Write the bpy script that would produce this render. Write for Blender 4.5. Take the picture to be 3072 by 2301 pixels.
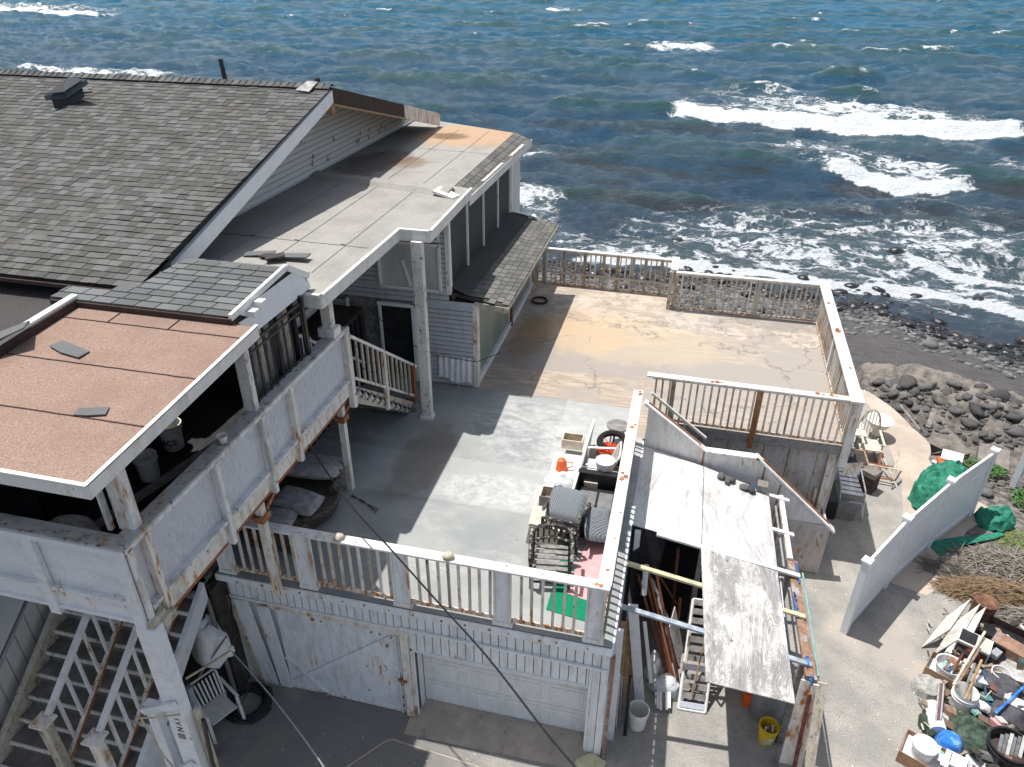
import bpy, math, random
import numpy as np
from math import radians, sin, cos, pi
from mathutils import Vector, Matrix, noise as mnoise
random.seed(7)
for _o in list(bpy.data.objects): bpy.data.objects.remove(_o)
SC = bpy.context.scene
COL = SC.collection

# ---------------------------------------------------------------- camera
F_PX, PITCH, YAW, ROLL = 2198.459, radians(30.138), radians(13.268), radians(0.332)
CAM = np.array([0.217, -7.314, 11.007])
FW = np.array([-sin(YAW)*cos(PITCH), cos(YAW)*cos(PITCH), -sin(PITCH)])
R0 = np.array([cos(YAW), sin(YAW), 0.0]); U0 = np.cross(R0, FW)
RT = R0*cos(ROLL)+U0*sin(ROLL); UP = -R0*sin(ROLL)+U0*cos(ROLL)
cam_d = bpy.data.cameras.new('camera'); cam = bpy.data.objects.new('camera', cam_d); COL.objects.link(cam)
cam_d.sensor_width = 36; cam_d.lens = F_PX/3072*36; cam_d.clip_end = 9000; cam_d.clip_start = 0.1
M = Matrix(((RT[0], UP[0], -FW[0], CAM[0]), (RT[1], UP[1], -FW[1], CAM[1]), (RT[2], UP[2], -FW[2], CAM[2]), (0, 0, 0, 1)))
cam.matrix_world = M
SC.camera = cam
SC.render.resolution_x, SC.render.resolution_y = 1024, 767

# ---------------------------------------------------------------- light
SUN = Vector((-1.22, 0.36, 4.07)).normalized()
sun_d = bpy.data.lights.new('sun', 'SUN'); sun_d.energy = 4.0; sun_d.angle = radians(0.55); sun_d.color = (1.0, 0.965, 0.92)
sun = bpy.data.objects.new('sun', sun_d); COL.objects.link(sun); sun.location = (-20, 10, 60)
sun.rotation_euler = SUN.to_track_quat('Z', 'Y').to_euler()
wld = bpy.data.worlds.new('World'); SC.world = wld; wld.use_nodes = True
wn = wld.node_tree; bg = wn.nodes['Background']; bg.inputs[1].default_value = 0.122
sky = wn.nodes.new('ShaderNodeTexSky'); sky.sky_type = 'NISHITA'; sky.sun_disc = False
sky.sun_elevation = math.asin(SUN.z); sky.sun_rotation = math.atan2(SUN.x, SUN.y)
sky.dust_density = 1.6; sky.air_density = .8; sky.ozone_density = .3
hsv = wn.nodes.new('ShaderNodeHueSaturation'); hsv.inputs['Saturation'].default_value = .62   # sky light desaturated to make the shade less blue
wn.links.new(sky.outputs[0], hsv.inputs['Color']); wn.links.new(hsv.outputs[0], bg.inputs[0])
SC.view_settings.view_transform = 'Standard'; SC.view_settings.look = 'None'
SC.view_settings.exposure = 0.50; SC.view_settings.gamma = 1.0

def spot(px, py, **k):
    """world point where the sight line of a photograph pixel (3072 wide) meets the plane x=, y= or z="""
    d = FW + RT*(px-1536)/F_PX - UP*(py-1150.5)/F_PX
    a, v = list(k.items())[0]; i = 'xyz'.index(a)
    return tuple(CAM + d*(v-CAM[i])/d[i])  # many plain coordinates below were worked out from image pixels the same way

# ---------------------------------------------------------------- materials
def nt(name):
    m = bpy.data.materials.new(name); m.use_nodes = True; t = m.node_tree; t.nodes.clear()
    o = t.nodes.new('ShaderNodeOutputMaterial'); b = t.nodes.new('ShaderNodeBsdfPrincipled')
    t.links.new(b.outputs[0], o.inputs[0]); return m, t, b
def node(t, kind, **k):
    n = t.nodes.new('ShaderNode'+kind)
    for a, v in k.items():
        if a in ('operation', 'data_type', 'feature', 'noise_dimensions', 'attribute_name', 'blend_type', 'wave_type', 'distance', 'bands_direction', 'interpolation_type', 'rings_direction'): setattr(n, a, v)
        else: n.inputs[a.replace('_', ' ')].default_value = v
    return n
def pos(t, scale=(1, 1, 1), obj=False):
    g = t.nodes.new('ShaderNodeTexCoord' if obj else 'ShaderNodeNewGeometry'); mp = node(t, 'Mapping'); mp.inputs['Scale'].default_value = scale
    t.links.new(g.outputs['Object' if obj else 'Position'], mp.inputs[0]); return mp.outputs[0]
def noi(t, vec, scale, detail=4, rough=.6, dist=0):
    n = node(t, 'TexNoise', Scale=scale, Detail=detail, Roughness=rough, Distortion=dist); t.links.new(vec, n.inputs[0]); return n.outputs[0]
def ramp(t, fac, lo, hi, a=0., b=1.):
    n = node(t, 'MapRange'); n.interpolation_type = 'SMOOTHSTEP'
    n.inputs['From Min'].default_value = lo; n.inputs['From Max'].default_value = hi
    n.inputs['To Min'].default_value = a; n.inputs['To Max'].default_value = b
    t.links.new(fac, n.inputs[0]); return n.outputs[0]
def math_(t, op, a, b=None):
    n = node(t, 'Math', operation=op)
    for i, v in enumerate((a, b)):
        if v is None: continue
        if isinstance(v, (int, float)): n.inputs[i].default_value = v
        else: t.links.new(v, n.inputs[i])
    return n.outputs[0]
def mix(t, fac, a, b):
    n = t.nodes.new('ShaderNodeMix'); n.data_type = 'RGBA'
    for i, v in ((0, fac), (6, a), (7, b)):
        if isinstance(v, (int, float)): n.inputs[i].default_value = v
        elif isinstance(v, tuple): n.inputs[i].default_value = (*v, 1) if len(v) == 3 else v
        else: t.links.new(v, n.inputs[i])
    return n.outputs[2]
def bump(t, b, h, dist=.01, strength=1.):
    n = node(t, 'Bump', Strength=strength); n.inputs['Distance'].default_value = dist
    t.links.new(h, n.inputs['Height']); t.links.new(n.outputs[0], b.inputs['Normal'])
def setc(t, b, c, rough=.7, spec=.5, metal=0):
    if isinstance(c, tuple): b.inputs['Base Color'].default_value = (*c, 1)
    else: t.links.new(c, b.inputs['Base Color'])
    if isinstance(rough, (int, float)): b.inputs['Roughness'].default_value = rough
    else: t.links.new(rough, b.inputs['Roughness'])
    b.inputs['Specular IOR Level'].default_value = spec; b.inputs['Metallic'].default_value = metal
MT = {}
def paint(name, base, rust=.3, dirt=.4, peel=.2, wood=(.22, .19, .16), rough=.55, stretch=(6, 6, 1.5), rustc=(.30, .10, .025)):
    m, t, b = nt(name); p = pos(t); ps = pos(t, stretch)
    n1 = noi(t, ps, 1.3, 7, .7); n2 = noi(t, p, 26, 3); n0 = noi(t, p, 1.7, 4, .6)
    d = math_(t, 'MULTIPLY', ramp(t, n1, .40, .68), ramp(t, n0, .35, .6, .35, 1)); d = math_(t, 'MULTIPLY', d, min(1, dirt*1.5))
    c = mix(t, d, base, tuple(x*f for x, f in zip(base, (.50, .47, .41))))
    c = mix(t, ramp(t, n2, .35, .75, 0, .16), c, (.30, .29, .27))
    sp_ = noi(t, p, 75, 2, .5); c = mix(t, ramp(t, sp_, .72, .76, 0, .3*min(1, dirt*2)), c, (.10, .08, .06))
    if peel:
        n3 = noi(t, pos(t, (5, 5, 3)), 2.2, 8, .75, .4)
        c = mix(t, ramp(t, n3, .66-.14*peel, .70-.13*peel), c, mix(t, noi(t, p, 40, 3), wood, tuple(x*.5 for x in wood)))
    if rust:
        msk = noi(t, p, 1.5, 3, .6); spt = noi(t, pos(t, (5.5, 5.5, 1.0)), 2.6, 6, .65, .3)
        f = math_(t, 'MULTIPLY', ramp(t, msk, .66-.15*rust, .72-.14*rust), ramp(t, spt, .58-.06*rust, .66-.04*rust))
        halo = math_(t, 'MULTIPLY', ramp(t, msk, .62-.15*rust, .70-.14*rust), ramp(t, spt, .50-.05*rust, .62-.05*rust, 0, .5))
        c = mix(t, halo, c, (.55, .36, .17)); c = mix(t, f, c, mix(t, noi(t, p, 30, 2), rustc, (.40, .17, .05)))
    setc(t, b, c, rough, .35); bump(t, b, noi(t, ps, 9, 4), .002); MT[name] = m; return m
def flat(name, base, rough=.6, var=.25, scale=8, metal=0, spec=.4, bmp=.003, bscale=40, dirtc=None, amount=.5):
    m, t, b = nt(name); p = pos(t); n = noi(t, p, scale, 5, .6)
    c = mix(t, ramp(t, n, .3, .75), tuple(x*(1-var) for x in base), tuple(min(1, x*(1+var)) for x in base))
    if dirtc: c = mix(t, ramp(t, noi(t, p, scale*.45, 6, .7), .52, .62, 0, amount), c, dirtc)
    setc(t, b, c, rough, spec, metal)
    if bmp: bump(t, b, noi(t, p, bscale, 4), bmp)
    MT[name] = m; return m
paint('white_paint', (.76, .75, .73), .45, .40, .25)
paint('white_clean', (.78, .78, .77), .05, .15, 0)
paint('white_rusty', (.74, .71, .66), 1.15, .55, .35)
paint('cream_weathered', (.50, .46, .38), .35, .6, .75)
paint('baluster_paint', (.62, .58, .52), 1.1, .7, .45)
paint('baluster_tan', (.40, .35, .28), .8, .7, .8, wood=(.20, .15, .10))
paint('panel_paint', (.54, .56, .61), .25, .35, .20, wood=(.30, .30, .30), stretch=(2, 14, 5))
paint('rust_rail', (.74, .70, .62), 2.1, .6, .3)
paint('door_grey', (.56, .54, .50), .2, .5, .1)
paint('balcony_paint', (.70, .70, .70), .55, .7, .5)
paint('balcony_front', (.70, .72, .75), .22, .2, .10, stretch=(2, 8, 8))
paint('cap_weathered', (.42, .43, .42), .5, .7, .7, wood=(.16, .13, .10))
paint('rust_iron', (.30, .10, .03), .9, .6, .3, wood=(.5, .4, .3))
paint('garage_paint', (.74, .77, .80), .42, .35, .08)
paint('garage_door_paint', (.74, .75, .75), .0, .22, 0)
paint('step_riser', (.66, .65, .62), .3, .5, .6)
paint('shed_panel', (.52, .48, .46), .25, .6, .6)
paint('siding_paint', (.50, .51, .54), .0, .25, 0)
paint('siding_warm', (.60, .59, .57), .0, .12, 0, stretch=(1, 6, 6))
paint('vinyl', (.80, .81, .82), .0, .12, 0, rough=.35)
paint('trim_paint', (.74, .73, .70), .25, .3, .15)
paint('peeling_post', (.68, .66, .62), .2, .3, .75, wood=(.26, .24, .22))
flat('step_tread', (.17, .158, .143), .9, .35, 3)
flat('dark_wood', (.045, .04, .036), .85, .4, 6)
flat('grey_wood', (.22, .21, .20), .85, .35, 10)
flat('tan_wood', (.33, .22, .12), .8, .3, 10)
flat('yellow_wood', (.55, .52, .33), .75, .2, 9, dirtc=(.3, .3, .25))
flat('bluegrey_wood', (.32, .37, .42), .75, .3, 9, dirtc=(.25, .22, .18))
flat('brown_wood', (.25, .15, .10), .8, .3, 8, dirtc=(.35, .35, .36), amount=.8)
flat('red_iron', (.14, .045, .03), .75, .5, 12, dirtc=(.30, .14, .08))
flat('black_plastic', (.018, .018, .02), .4, .3, 15)
flat('black_fabric', (.012, .012, .014), .9, .3, 30)
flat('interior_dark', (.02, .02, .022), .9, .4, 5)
flat('dark_brown', (.05, .03, .025), .85, .3, 8)
flat('aluminium', (.45, .46, .47), .4, .2, 10, metal=.6)
flat('white_plastic', (.72, .71, .68), .4, .1, 6, dirtc=(.45, .40, .32), amount=.35)
flat('beige_plastic', (.55, .50, .40), .5, .15, 8)
flat('yellow_plastic', (.62, .42, .02), .45, .15, 10)
flat('orange_plastic', (.75, .13, .02), .4, .12, 10)
flat('blue_plastic', (.03, .17, .55), .35, .25, 12, dirtc=(.25, .45, .7))
flat('blue_rope', (.03, .17, .42), .8, .3, 20)
flat('grey_plastic', (.17, .17, .17), .5, .2, 8)
flat('tarp_green', (.02, .19, .12), .75, .35, 9, bmp=.02, bscale=9, dirtc=(.01, .08, .05))
flat('net_green', (.045, .07, .05), .9, .6, 12, bmp=.03, bscale=14, dirtc=(.13, .17, .12))
flat('green_turf', (.0, .19, .09), .95, .2, 40, bmp=.004, bscale=200)
flat('pink_mat', (.60, .33, .34), .8, .12, 5)
flat('cardboard', (.33, .20, .12), .9, .2, 6)
flat('white_cloth', (.72, .72, .72), .85, .1, 6, bmp=.02, bscale=10)
flat('grey_cloth', (.36, .35, .33), .9, .35, 9, bmp=.03, bscale=9)
flat('dark_tarp', (.07, .07, .08), .8, .4, 7, bmp=.03, bscale=7)
flat('denim', (.03, .09, .16), .9, .4, 18, bmp=.02, bscale=14)
flat('red_cloth', (.10, .015, .02), .8, .3, 9)
flat('rusty_metal', (.13, .06, .035), .7, .45, 9, dirtc=(.25, .12, .05))
flat('rust_red', (.16, .07, .06), .65, .3, 6)
flat('orange_cord', (.75, .10, .04), .6, .15, 9)
flat('concrete_block', (.26, .25, .24), .9, .25, 12, bmp=.01, bscale=50)
flat('cream_wood', (.58, .53, .42), .7, .2, 9, dirtc=(.35, .25, .15))
flat('rattan_dark', (.035, .03, .027), .7, .7, 40, dirtc=(.5, .48, .45), amount=.7)
flat('wicker', (.10, .08, .065), .8, .7, 30, bmp=.03, bscale=30)
flat('cushion_grey', (.30, .29, .29), .9, .3, 8, bmp=.02, bscale=8)
flat('plant_green', (.05, .13, .025), .7, .5, 6)
flat('plant_yellow', (.16, .22, .05), .8, .5, 6)
flat('dry_twig', (.20, .18, .155), .9, .4, 9)
flat('dry_straw', (.22, .15, .085), .9, .5, 14, dirtc=(.12, .10, .08))
flat('brick_red', (.25, .12, .09), .9, .3, 9)
flat('skylight_frame', (.03, .04, .05), .35, .3, 9)
flat('white_ceramic', (.80, .79, .72), .2, .08, 4, dirtc=(.45, .42, .35), amount=.3)
flat('stone_pale', (.20, .18, .165), .85, .25, 9, bmp=.01, bscale=20)
flat('rope_tan', (.45, .38, .28), .9, .2, 9)
flat('purple_ink', (.12, .02, .06), .6, .1, 5)
flat('white_ink', (.8, .8, .78), .6, .05, 5)
flat('black_ink', (.01, .01, .01), .6, .05, 5)
flat('lid_teal', (.20, .36, .33), .5, .2, 5)
flat('pebble_snow', (.55, .47, .38), .9, .3, 60, bmp=.01, bscale=90)

def glassy(name, c, rough=.25, streak=True):
    m, t, b = nt(name)
    col = mix(t, ramp(t, noi(t, pos(t, (1, 1, .4)), 1.1, 4), .3, .7), c, tuple(x*1.5 for x in c)); setc(t, b, col, rough, .5); MT[name] = m
glassy('screen_glass', (.13, .16, .14), .45)
glassy('dark_screen', (.014, .016, .015), .6)
glassy('dark_glass', (.035, .04, .04), .35)
glassy('plexi', (.03, .03, .034), .5)
glassy('plywood_window', (.40, .40, .39), .7)

def shingle_mat(name, attr, dark, light, green=(.20, .235, .225)):
    m, t, b = nt(name)
    if attr: a = node(t, 'Attribute', attribute_name='rnd').outputs['Fac']
    else: a = t.nodes.new('ShaderNodeObjectInfo').outputs['Random']
    p = pos(t)
    c = mix(t, ramp(t, a, .1, .9), dark, light); c = mix(t, ramp(t, a, .74, .97), c, green)
    c = mix(t, ramp(t, noi(t, p, 160, 2, .7), .35, .65, 0, .45), c, tuple(x*.45 for x in dark))
    c = mix(t, ramp(t, noi(t, p, 1.1, 5, .6), .4, .75, 0, .35), c, (.07, .068, .062))
    setc(t, b, c, .95, .15); bump(t, b, noi(t, p, 180, 2), .004); MT[name] = m
shingle_mat('shingle_many', True, (.100, .098, .092), (.168, .166, .158), (.172, .182, .174))
shingle_mat('shingle_one', False, (.100, .098, .092), (.168, .166, .158), (.172, .182, .174))
shingle_mat('shingle_small', True, (.135, .14, .14), (.19, .197, .197), (.20, .215, .21))
shingle_mat('shingle_brown', True, (.14, .14, .13), (.21, .205, .19), (.20, .195, .18))

def grit(name, base, dark, light, gs=120, patch=.8, amt=.5):
    m, t, b = nt(name); p = pos(t)
    c = mix(t, ramp(t, noi(t, p, gs, 2, .8), .33, .67), dark, light)
    c = mix(t, .45, c, base); c = mix(t, ramp(t, noi(t, p, patch, 5, .65), .4, .7, 0, amt), c, tuple(x*.72 for x in base))
    setc(t, b, c, .95, .12); bump(t, b, noi(t, p, gs*.8, 2), .004); MT[name] = m; return m, t, b, p, c
grit('roll_pink', (.27, .185, .145), (.14, .095, .075), (.40, .29, .235), 60, 1.1, .6)
grit('roll_dark', (.065, .062, .06), (.03, .03, .03), (.11, .105, .10), 90)
grit('roll_tan', (.30, .28, .25), (.18, .17, .15), (.4, .38, .34), 60)

def blob(t, p, c, r):
    """soft ellipse 1 inside, 0 outside, centre c, radii r (world x, y), ragged edge"""
    s = node(t, 'Separate'+'XYZ'); t.links.new(p, s.inputs[0])
    dx = math_(t, 'DIVIDE', math_(t, 'SUBTRACT', s.outputs[0], c[0]), r[0]); dy = math_(t, 'DIVIDE', math_(t, 'SUBTRACT', s.outputs[1], c[1]), r[1])
    d = math_(t, 'ADD', math_(t, 'MULTIPLY', dx, dx), math_(t, 'MULTIPLY', dy, dy))
    d = math_(t, 'ADD', d, math_(t, 'MULTIPLY', math_(t, 'SUBTRACT', noi(t, p, 1.4, 5, .65), .5), 2.2))
    return ramp(t, d, .35, 1.25, 1, 0)
# white-grey cap sheet roof with orange algae stains and dark scuffs
m, t, b, p, c = grit('roof_cap', (.31, .30, .275), (.19, .185, .17), (.44, .425, .39), 55, 1.3, .6)
c = mix(t, math_(t, 'MULTIPLY', blob(t, p, (-5.9, 13.3), (1.7, 1.7)), .62), c, (.46, .27, .13))
c = mix(t, math_(t, 'MULTIPLY', blob(t, p, (-6.4, 13.0), (.6, .5)), .7), c, (.10, .06, .04))
c = mix(t, math_(t, 'MULTIPLY', blob(t, p, (-7.3, 9.6), (.9, 1.5)), .7), c, (.10, .07, .05))
c = mix(t, math_(t, 'MULTIPLY', blob(t, p, (-6.5, 9.8), (.5, .6)), .6), c, (.16, .09, .05))
c = mix(t, ramp(t, noi(t, pos(t, (1, .35, 1)), 2.3, 6, .7), .52, .66, 0, .6), c, (.24, .23, .20))
setc(t, b, c, .9, .15)

# worn blue-grey painted terrace floor
m, t, b = nt('terrace_grey'); p = pos(t); MT['terrace_grey'] = m
c = mix(t, ramp(t, noi(t, p, .7, 5, .6), .35, .65), (.245, .26, .258), (.33, .338, .325))
wear = math_(t, 'MULTIPLY', ramp(t, noi(t, pos(t, (1, 1.8, 1)), .55, 3, .5), .46, .62), ramp(t, noi(t, pos(t, (1, 2.2, 1)), 3.2, 9, .78, .3), .44, .60))
c = mix(t, math_(t, 'MULTIPLY', wear, .42), c, (.52, .52, .50))
c = mix(t, math_(t, 'MULTIPLY', blob(t, p, (-1.6, 5.0), (2.3, 1.4)), math_(t, 'MULTIPLY', ramp(t, noi(t, pos(t, (1, 1.5, 1)), 3.6, 9, .8), .40, .62), .5)), c, (.56, .56, .54))
c = mix(t, math_(t, 'MULTIPLY', blob(t, p, (-2.5, 2.9), (1.2, .5)), math_(t, 'MULTIPLY', ramp(t, noi(t, p, 5, 9, .8), .40, .60), .6)), c, (.60, .60, .57))
sq_ = node(t, 'SeparateXYZ'); t.links.new(p, sq_.inputs[0]); wob = math_(t, 'MULTIPLY', noi(t, p, 3, 4), .10)
rect = math_(t, 'MULTIPLY', ramp(t, math_(t, 'ADD', sq_.outputs[0], wob), -1.72, -1.68), ramp(t, math_(t, 'ADD', sq_.outputs[1], wob), 4.05, 4.12))
c = mix(t, math_(t, 'MULTIPLY', rect, .35), c, (.50, .50, .48)); c = mix(t, math_(t, 'MULTIPLY', ramp(t, math_(t, 'ADD', sq_.outputs[1], wob), 2.45, 2.5), ramp(t, math_(t, 'ADD', sq_.outputs[1], wob), 3.75, 3.8, .28, 0)), c, (.50, .50, .48))
c = mix(t, math_(t, 'MULTIPLY', blob(t, p, (-4.1, 3.7), (.55, 1.5)), .55), c, (.17, .135, .09))
c = mix(t, ramp(t, noi(t, p, 2.1, 6, .7), .64, .72, 0, .55), c, (.20, .14, .09))
c = mix(t, math_(t, 'MULTIPLY', blob(t, p, (-.6, 4.6), (.5, .25)), .4), c, (.40, .30, .14))
c = mix(t, ramp(t, noi(t, p, 120, 2), .3, .7, 0, .10), c, (.1, .1, .1))
setc(t, b, c, ramp(t, noi(t, p, 1.5, 3), .3, .7, .45, .8), .4); bump(t, b, noi(t, p, 60, 3), .003)

# bare terrace screed in bands with cracks and an orange stain
m, t, b = nt('terrace_beige'); p = pos(t); MT['terrace_beige'] = m
sp = node(t, 'SeparateXYZ'); t.links.new(p, sp.inputs[0])
wy = math_(t, 'ADD', sp.outputs[1], math_(t, 'MULTIPLY', noi(t, p, .8, 4), .55))
band = math_(t, 'MULTIPLY', ramp(t, wy, 7.85, 7.95), ramp(t, wy, 9.15, 9.3, 1, 0))
band2 = ramp(t, wy, 10.55, 10.62)
stre = ramp(t, noi(t, pos(t, (.7, 3.2, 1)), 2.3, 8, .72, .5), .42, .60)
c = mix(t, stre, (.33, .27, .215), (.46, .38, .295))
c = mix(t, math_(t, 'MULTIPLY', ramp(t, noi(t, pos(t, (.8, 1, 1)), .42, 3), .47, .56), .7), c, (.315, .29, .26))
c = mix(t, math_(t, 'MULTIPLY', band, .85), c, (.315, .285, .25))
c = mix(t, math_(t, 'MULTIPLY', ramp(t, sp.outputs[0], -.3, .6), .45), c, (.34, .315, .285))
c = mix(t, math_(t, 'MULTIPLY', band2, ramp(t, noi(t, p, 1.7, 6, .7), .48, .56, 0, .7)), c, (.52, .45, .37))
c = mix(t, math_(t, 'MULTIPLY', blob(t, p, (-2.0, 10.0), (1.6, 1.35)), .48), c, (.50, .34, .19))
c = mix(t, math_(t, 'MULTIPLY', blob(t, p, (-.6, 9.6), (2.6, 1.3)), .40), c, (.54, .42, .28))
c = mix(t, math_(t, 'MULTIPLY', blob(t, p, (-3.2, 9.3), (.5, 1.5)), .5), c, (.28, .16, .06))
c = mix(t, math_(t, 'MULTIPLY', blob(t, p, (3.3, 11.6), (1.6, .5)), .5), c, (.20, .19, .18))
v = node(t, 'TexVoronoi', feature='DISTANCE_TO_EDGE', Scale=.42); dv = node(t, 'VectorMath', operation='ADD')
nn = node(t, 'TexNoise', Scale=1.6, Detail=7, Roughness=.65); t.links.new(p, nn.inputs[0])
sc2 = node(t, 'VectorMath', operation='SCALE', Scale=1.3); t.links.new(nn.outputs[1], sc2.inputs[0])
t.links.new(p, dv.inputs[0]); t.links.new(sc2.outputs[0], dv.inputs[1]); t.links.new(dv.outputs[0], v.inputs[0])
cr = math_(t, 'MULTIPLY', ramp(t, v.outputs[0], .004, .012, 1, 0), ramp(t, noi(t, p, .7, 3), .44, .52))
c = mix(t, math_(t, 'MULTIPLY', cr, .75), c, (.15, .14, .13))
c = mix(t, ramp(t, noi(t, p, 130, 2), .3, .7, 0, .18), c, (.2, .18, .16))
setc(t, b, c, .85, .25); bump(t, b, noi(t, p, 50, 4), .004)

# driveway asphalt / screed
m, t, b = nt('driveway'); p = pos(t); MT['driveway'] = m
c = mix(t, ramp(t, noi(t, p, 1.1, 6, .65), .38, .66), (.31, .30, .275), (.43, .40, .355))
c = mix(t, ramp(t, noi(t, p, 42, 4, .85), .36, .60, .62, 0), c, (.12, .12, .12))
c = mix(t, ramp(t, noi(t, p, 5.5, 6, .7), .50, .68, 0, .45), c, (.19, .187, .18))
c = mix(t, ramp(t, noi(t, p, 120, 2, .7), .60, .70, 0, .35), c, (.62, .60, .56))
c = mix(t, ramp(t, noi(t, p, .45, 4), .50, .62, 0, .55), c, (.44, .385, .33))
c = mix(t, math_(t, 'MULTIPLY', blob(t, p, (-3.9, -1.3), (2.3, 2.2)), .7), c, (.16, .155, .15))  # shade before the garage deepened in the driveway colour
c = mix(t, math_(t, 'MULTIPLY', blob(t, p, (3.4, 3.9), (.6, .5)), .5), c, (.19, .19, .19))
v = node(t, 'TexVoronoi', Scale=9.); t.links.new(p, v.inputs[0])
c = mix(t, math_(t, 'MULTIPLY', ramp(t, v.outputs[0], .02, .035, 1, 0), ramp(t, noi(t, p, 1.3, 3), .55, .6)), c, (.75, .73, .68))
v = node(t, 'TexVoronoi', Scale=5.); t.links.new(pos(t, (1.1, .9, 1)), v.inputs[0])
c = mix(t, math_(t, 'MULTIPLY', ramp(t, v.outputs[0], .04, .06, 1, 0), ramp(t, noi(t, p, 2.3, 3), .5, .56)), c, (.03, .03, .03))
setc(t, b, c, .92, .2); bump(t, b, noi(t, p, 60, 4, .7), .012)
m, t, b = nt('path_screed'); p = pos(t); MT['path_screed'] = m
c = mix(t, ramp(t, noi(t, p, 1.0, 6, .65), .38, .66), (.40, .335, .275), (.50, .425, .35))
c = mix(t, ramp(t, noi(t, p, 2.2, 6, .7), .58, .70, 0, .6), c, (.40, .24, .14))
c = mix(t, ramp(t, noi(t, p, 80, 3), .3, .6, .3, 0), c, (.2, .18, .16))
setc(t, b, c, .9, .2); bump(t, b, noi(t, p, 40, 4), .006)
m, t, b = nt('sill_concrete'); p = pos(t); MT['sill_concrete'] = m
c = mix(t, ramp(t, noi(t, p, 2, 6, .65), .4, .65), (.36, .32, .27), (.46, .41, .34)); c = mix(t, ramp(t, noi(t, p, 3, 6, .7), .55, .7, 0, .7), c, (.12, .11, .10))
setc(t, b, c, .9, .2); bump(t, b, noi(t, p, 40, 4), .008)
# beach, soil
m, t, b = nt('beach_sand'); p = pos(t); MT['beach_sand'] = m
c = mix(t, ramp(t, noi(t, p, 45, 4, .8), .35, .65), (.055, .053, .052), (.15, .145, .14))
c = mix(t, ramp(t, noi(t, pos(t, (1, 2.5, 1)), 1.3, 5), .4, .7, 0, .5), c, (.055, .052, .052))
v = node(t, 'TexVoronoi', Scale=11.); t.links.new(p, v.inputs[0])
c = mix(t, math_(t, 'MULTIPLY', ramp(t, v.outputs[0], .09, .14, 1, 0), ramp(t, noi(t, p, 3.1, 3), .48, .55)), c, (.62, .60, .56))
att = node(t, 'Attribute', attribute_name='soil').outputs['Fac']
c2 = mix(t, ramp(t, noi(t, p, 5, 7, .75), .38, .62), (.09, .083, .077), (.30, .275, .25))
c = mix(t, att, c, c2); setc(t, b, c, .95, .2); bump(t, b, noi(t, p, 14, 6, .75), .06)
def rockm(name, a, bb, rough, wet):
    m, t, b = nt(name); r = t.nodes.new('ShaderNodeObjectInfo').outputs['Random']; p = pos(t)
    c = mix(t, r, a, bb); c = mix(t, ramp(t, noi(t, p, 14, 6, .7), .35, .7, 0, .45), c, tuple(x*.5 for x in a))
    g = t.nodes.new('ShaderNodeNewGeometry')
    setc(t, b, c, rough, .5 if wet else .25); bump(t, b, noi(t, p, 25, 5, .7), .012); MT[name] = m
rockm('rock_wet', (.014, .014, .015), (.035, .034, .034), .22, True)
rockm('rock_dry', (.085, .083, .083), (.20, .195, .19), .85, False)
rockm('rock_brown', (.055, .054, .053), (.155, .15, .145), .85, False)
m, t, b = nt('mortar'); p = pos(t); MT['mortar'] = m
c = mix(t, ramp(t, noi(t, p, 3.5, 8, .75), .36, .64), (.11, .10, .09), (.27, .245, .215))
g = t.nodes.new('ShaderNodeNewGeometry'); sz = node(t, 'SeparateXYZ'); t.links.new(g.outputs['Position'], sz.inputs[0])
c = mix(t, math_(t, 'MULTIPLY', ramp(t, sz.outputs[2], -.2, .0), ramp(t, noi(t, p, 2.2, 6, .7), .40, .60, 0, .75)), c, (.30, .27, .235))
setc(t, b, c, .95, .15); bump(t, b, noi(t, p, 16, 7, .8), .06)
# weathered plywood
def ply(name, k):
    m, t, b = nt(name); p = pos(t)
    w = noi(t, pos(t, (2.6, .75, 1)), 1.0, 2.2, .5, .9); fr = math_(t, 'FRACT', math_(t, 'MULTIPLY', w, 42))
    ln = math_(t, 'MULTIPLY', ramp(t, fr, .0, .25, 0, 1), ramp(t, fr, .35, .75, 1, 0)); n = noi(t, pos(t, (2.2, .8, 1)), 1.5, 7, .72)
    c = mix(t, ramp(t, n, .40, .60), (.66, .65, .62), tuple(x-.30*k-.05 for x in (.66, .65, .64)))
    c = mix(t, math_(t, 'MULTIPLY', ln, math_(t, 'MULTIPLY', ramp(t, noi(t, p, 1.6, 5, .65), .36, .56), min(1., .10+.55*k))), c, (.20, .195, .19))
    kn = node(t, 'TexVoronoi', Scale=2.3); t.links.new(pos(t, (1.2, .7, 1)), kn.inputs[0]); c = mix(t, math_(t, 'MULTIPLY', ramp(t, kn.outputs[0], .03, .07, 1, 0), k), c, (.12, .115, .11))
    c = mix(t, ramp(t, noi(t, p, 1.1, 6, .7), .56, .68, 0, .35+.2*k), c, (.36, .33, .31))
    setc(t, b, c, .85, .2); bump(t, b, ln, .004); MT[name] = m
ply('plywood_pale', .05); ply('plywood_mid', .35); ply('plywood_grainy', 1.0)
m, t, b = nt('shade_net'); MT['shade_net'] = m   # fine woven mesh, partly see-through
setc(t, b, (.02, .02, .022), .9, .2); ck = noi(t, pos(t, (1, 1, 1)), 90, 1); t.links.new(ramp(t, ck, .40, .5, .55, 1), b.inputs['Alpha'])
m, t, b = nt('tweed'); p = pos(t); MT['tweed'] = m
ch = t.nodes.new('ShaderNodeTexChecker'); ch.inputs['Scale'].default_value = 75; t.links.new(p, ch.inputs[0])
ch.inputs[1].default_value = (.06, .07, .08, 1); ch.inputs[2].default_value = (.28, .30, .32, 1); setc(t, b, ch.outputs[0], .9, .1)
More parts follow.
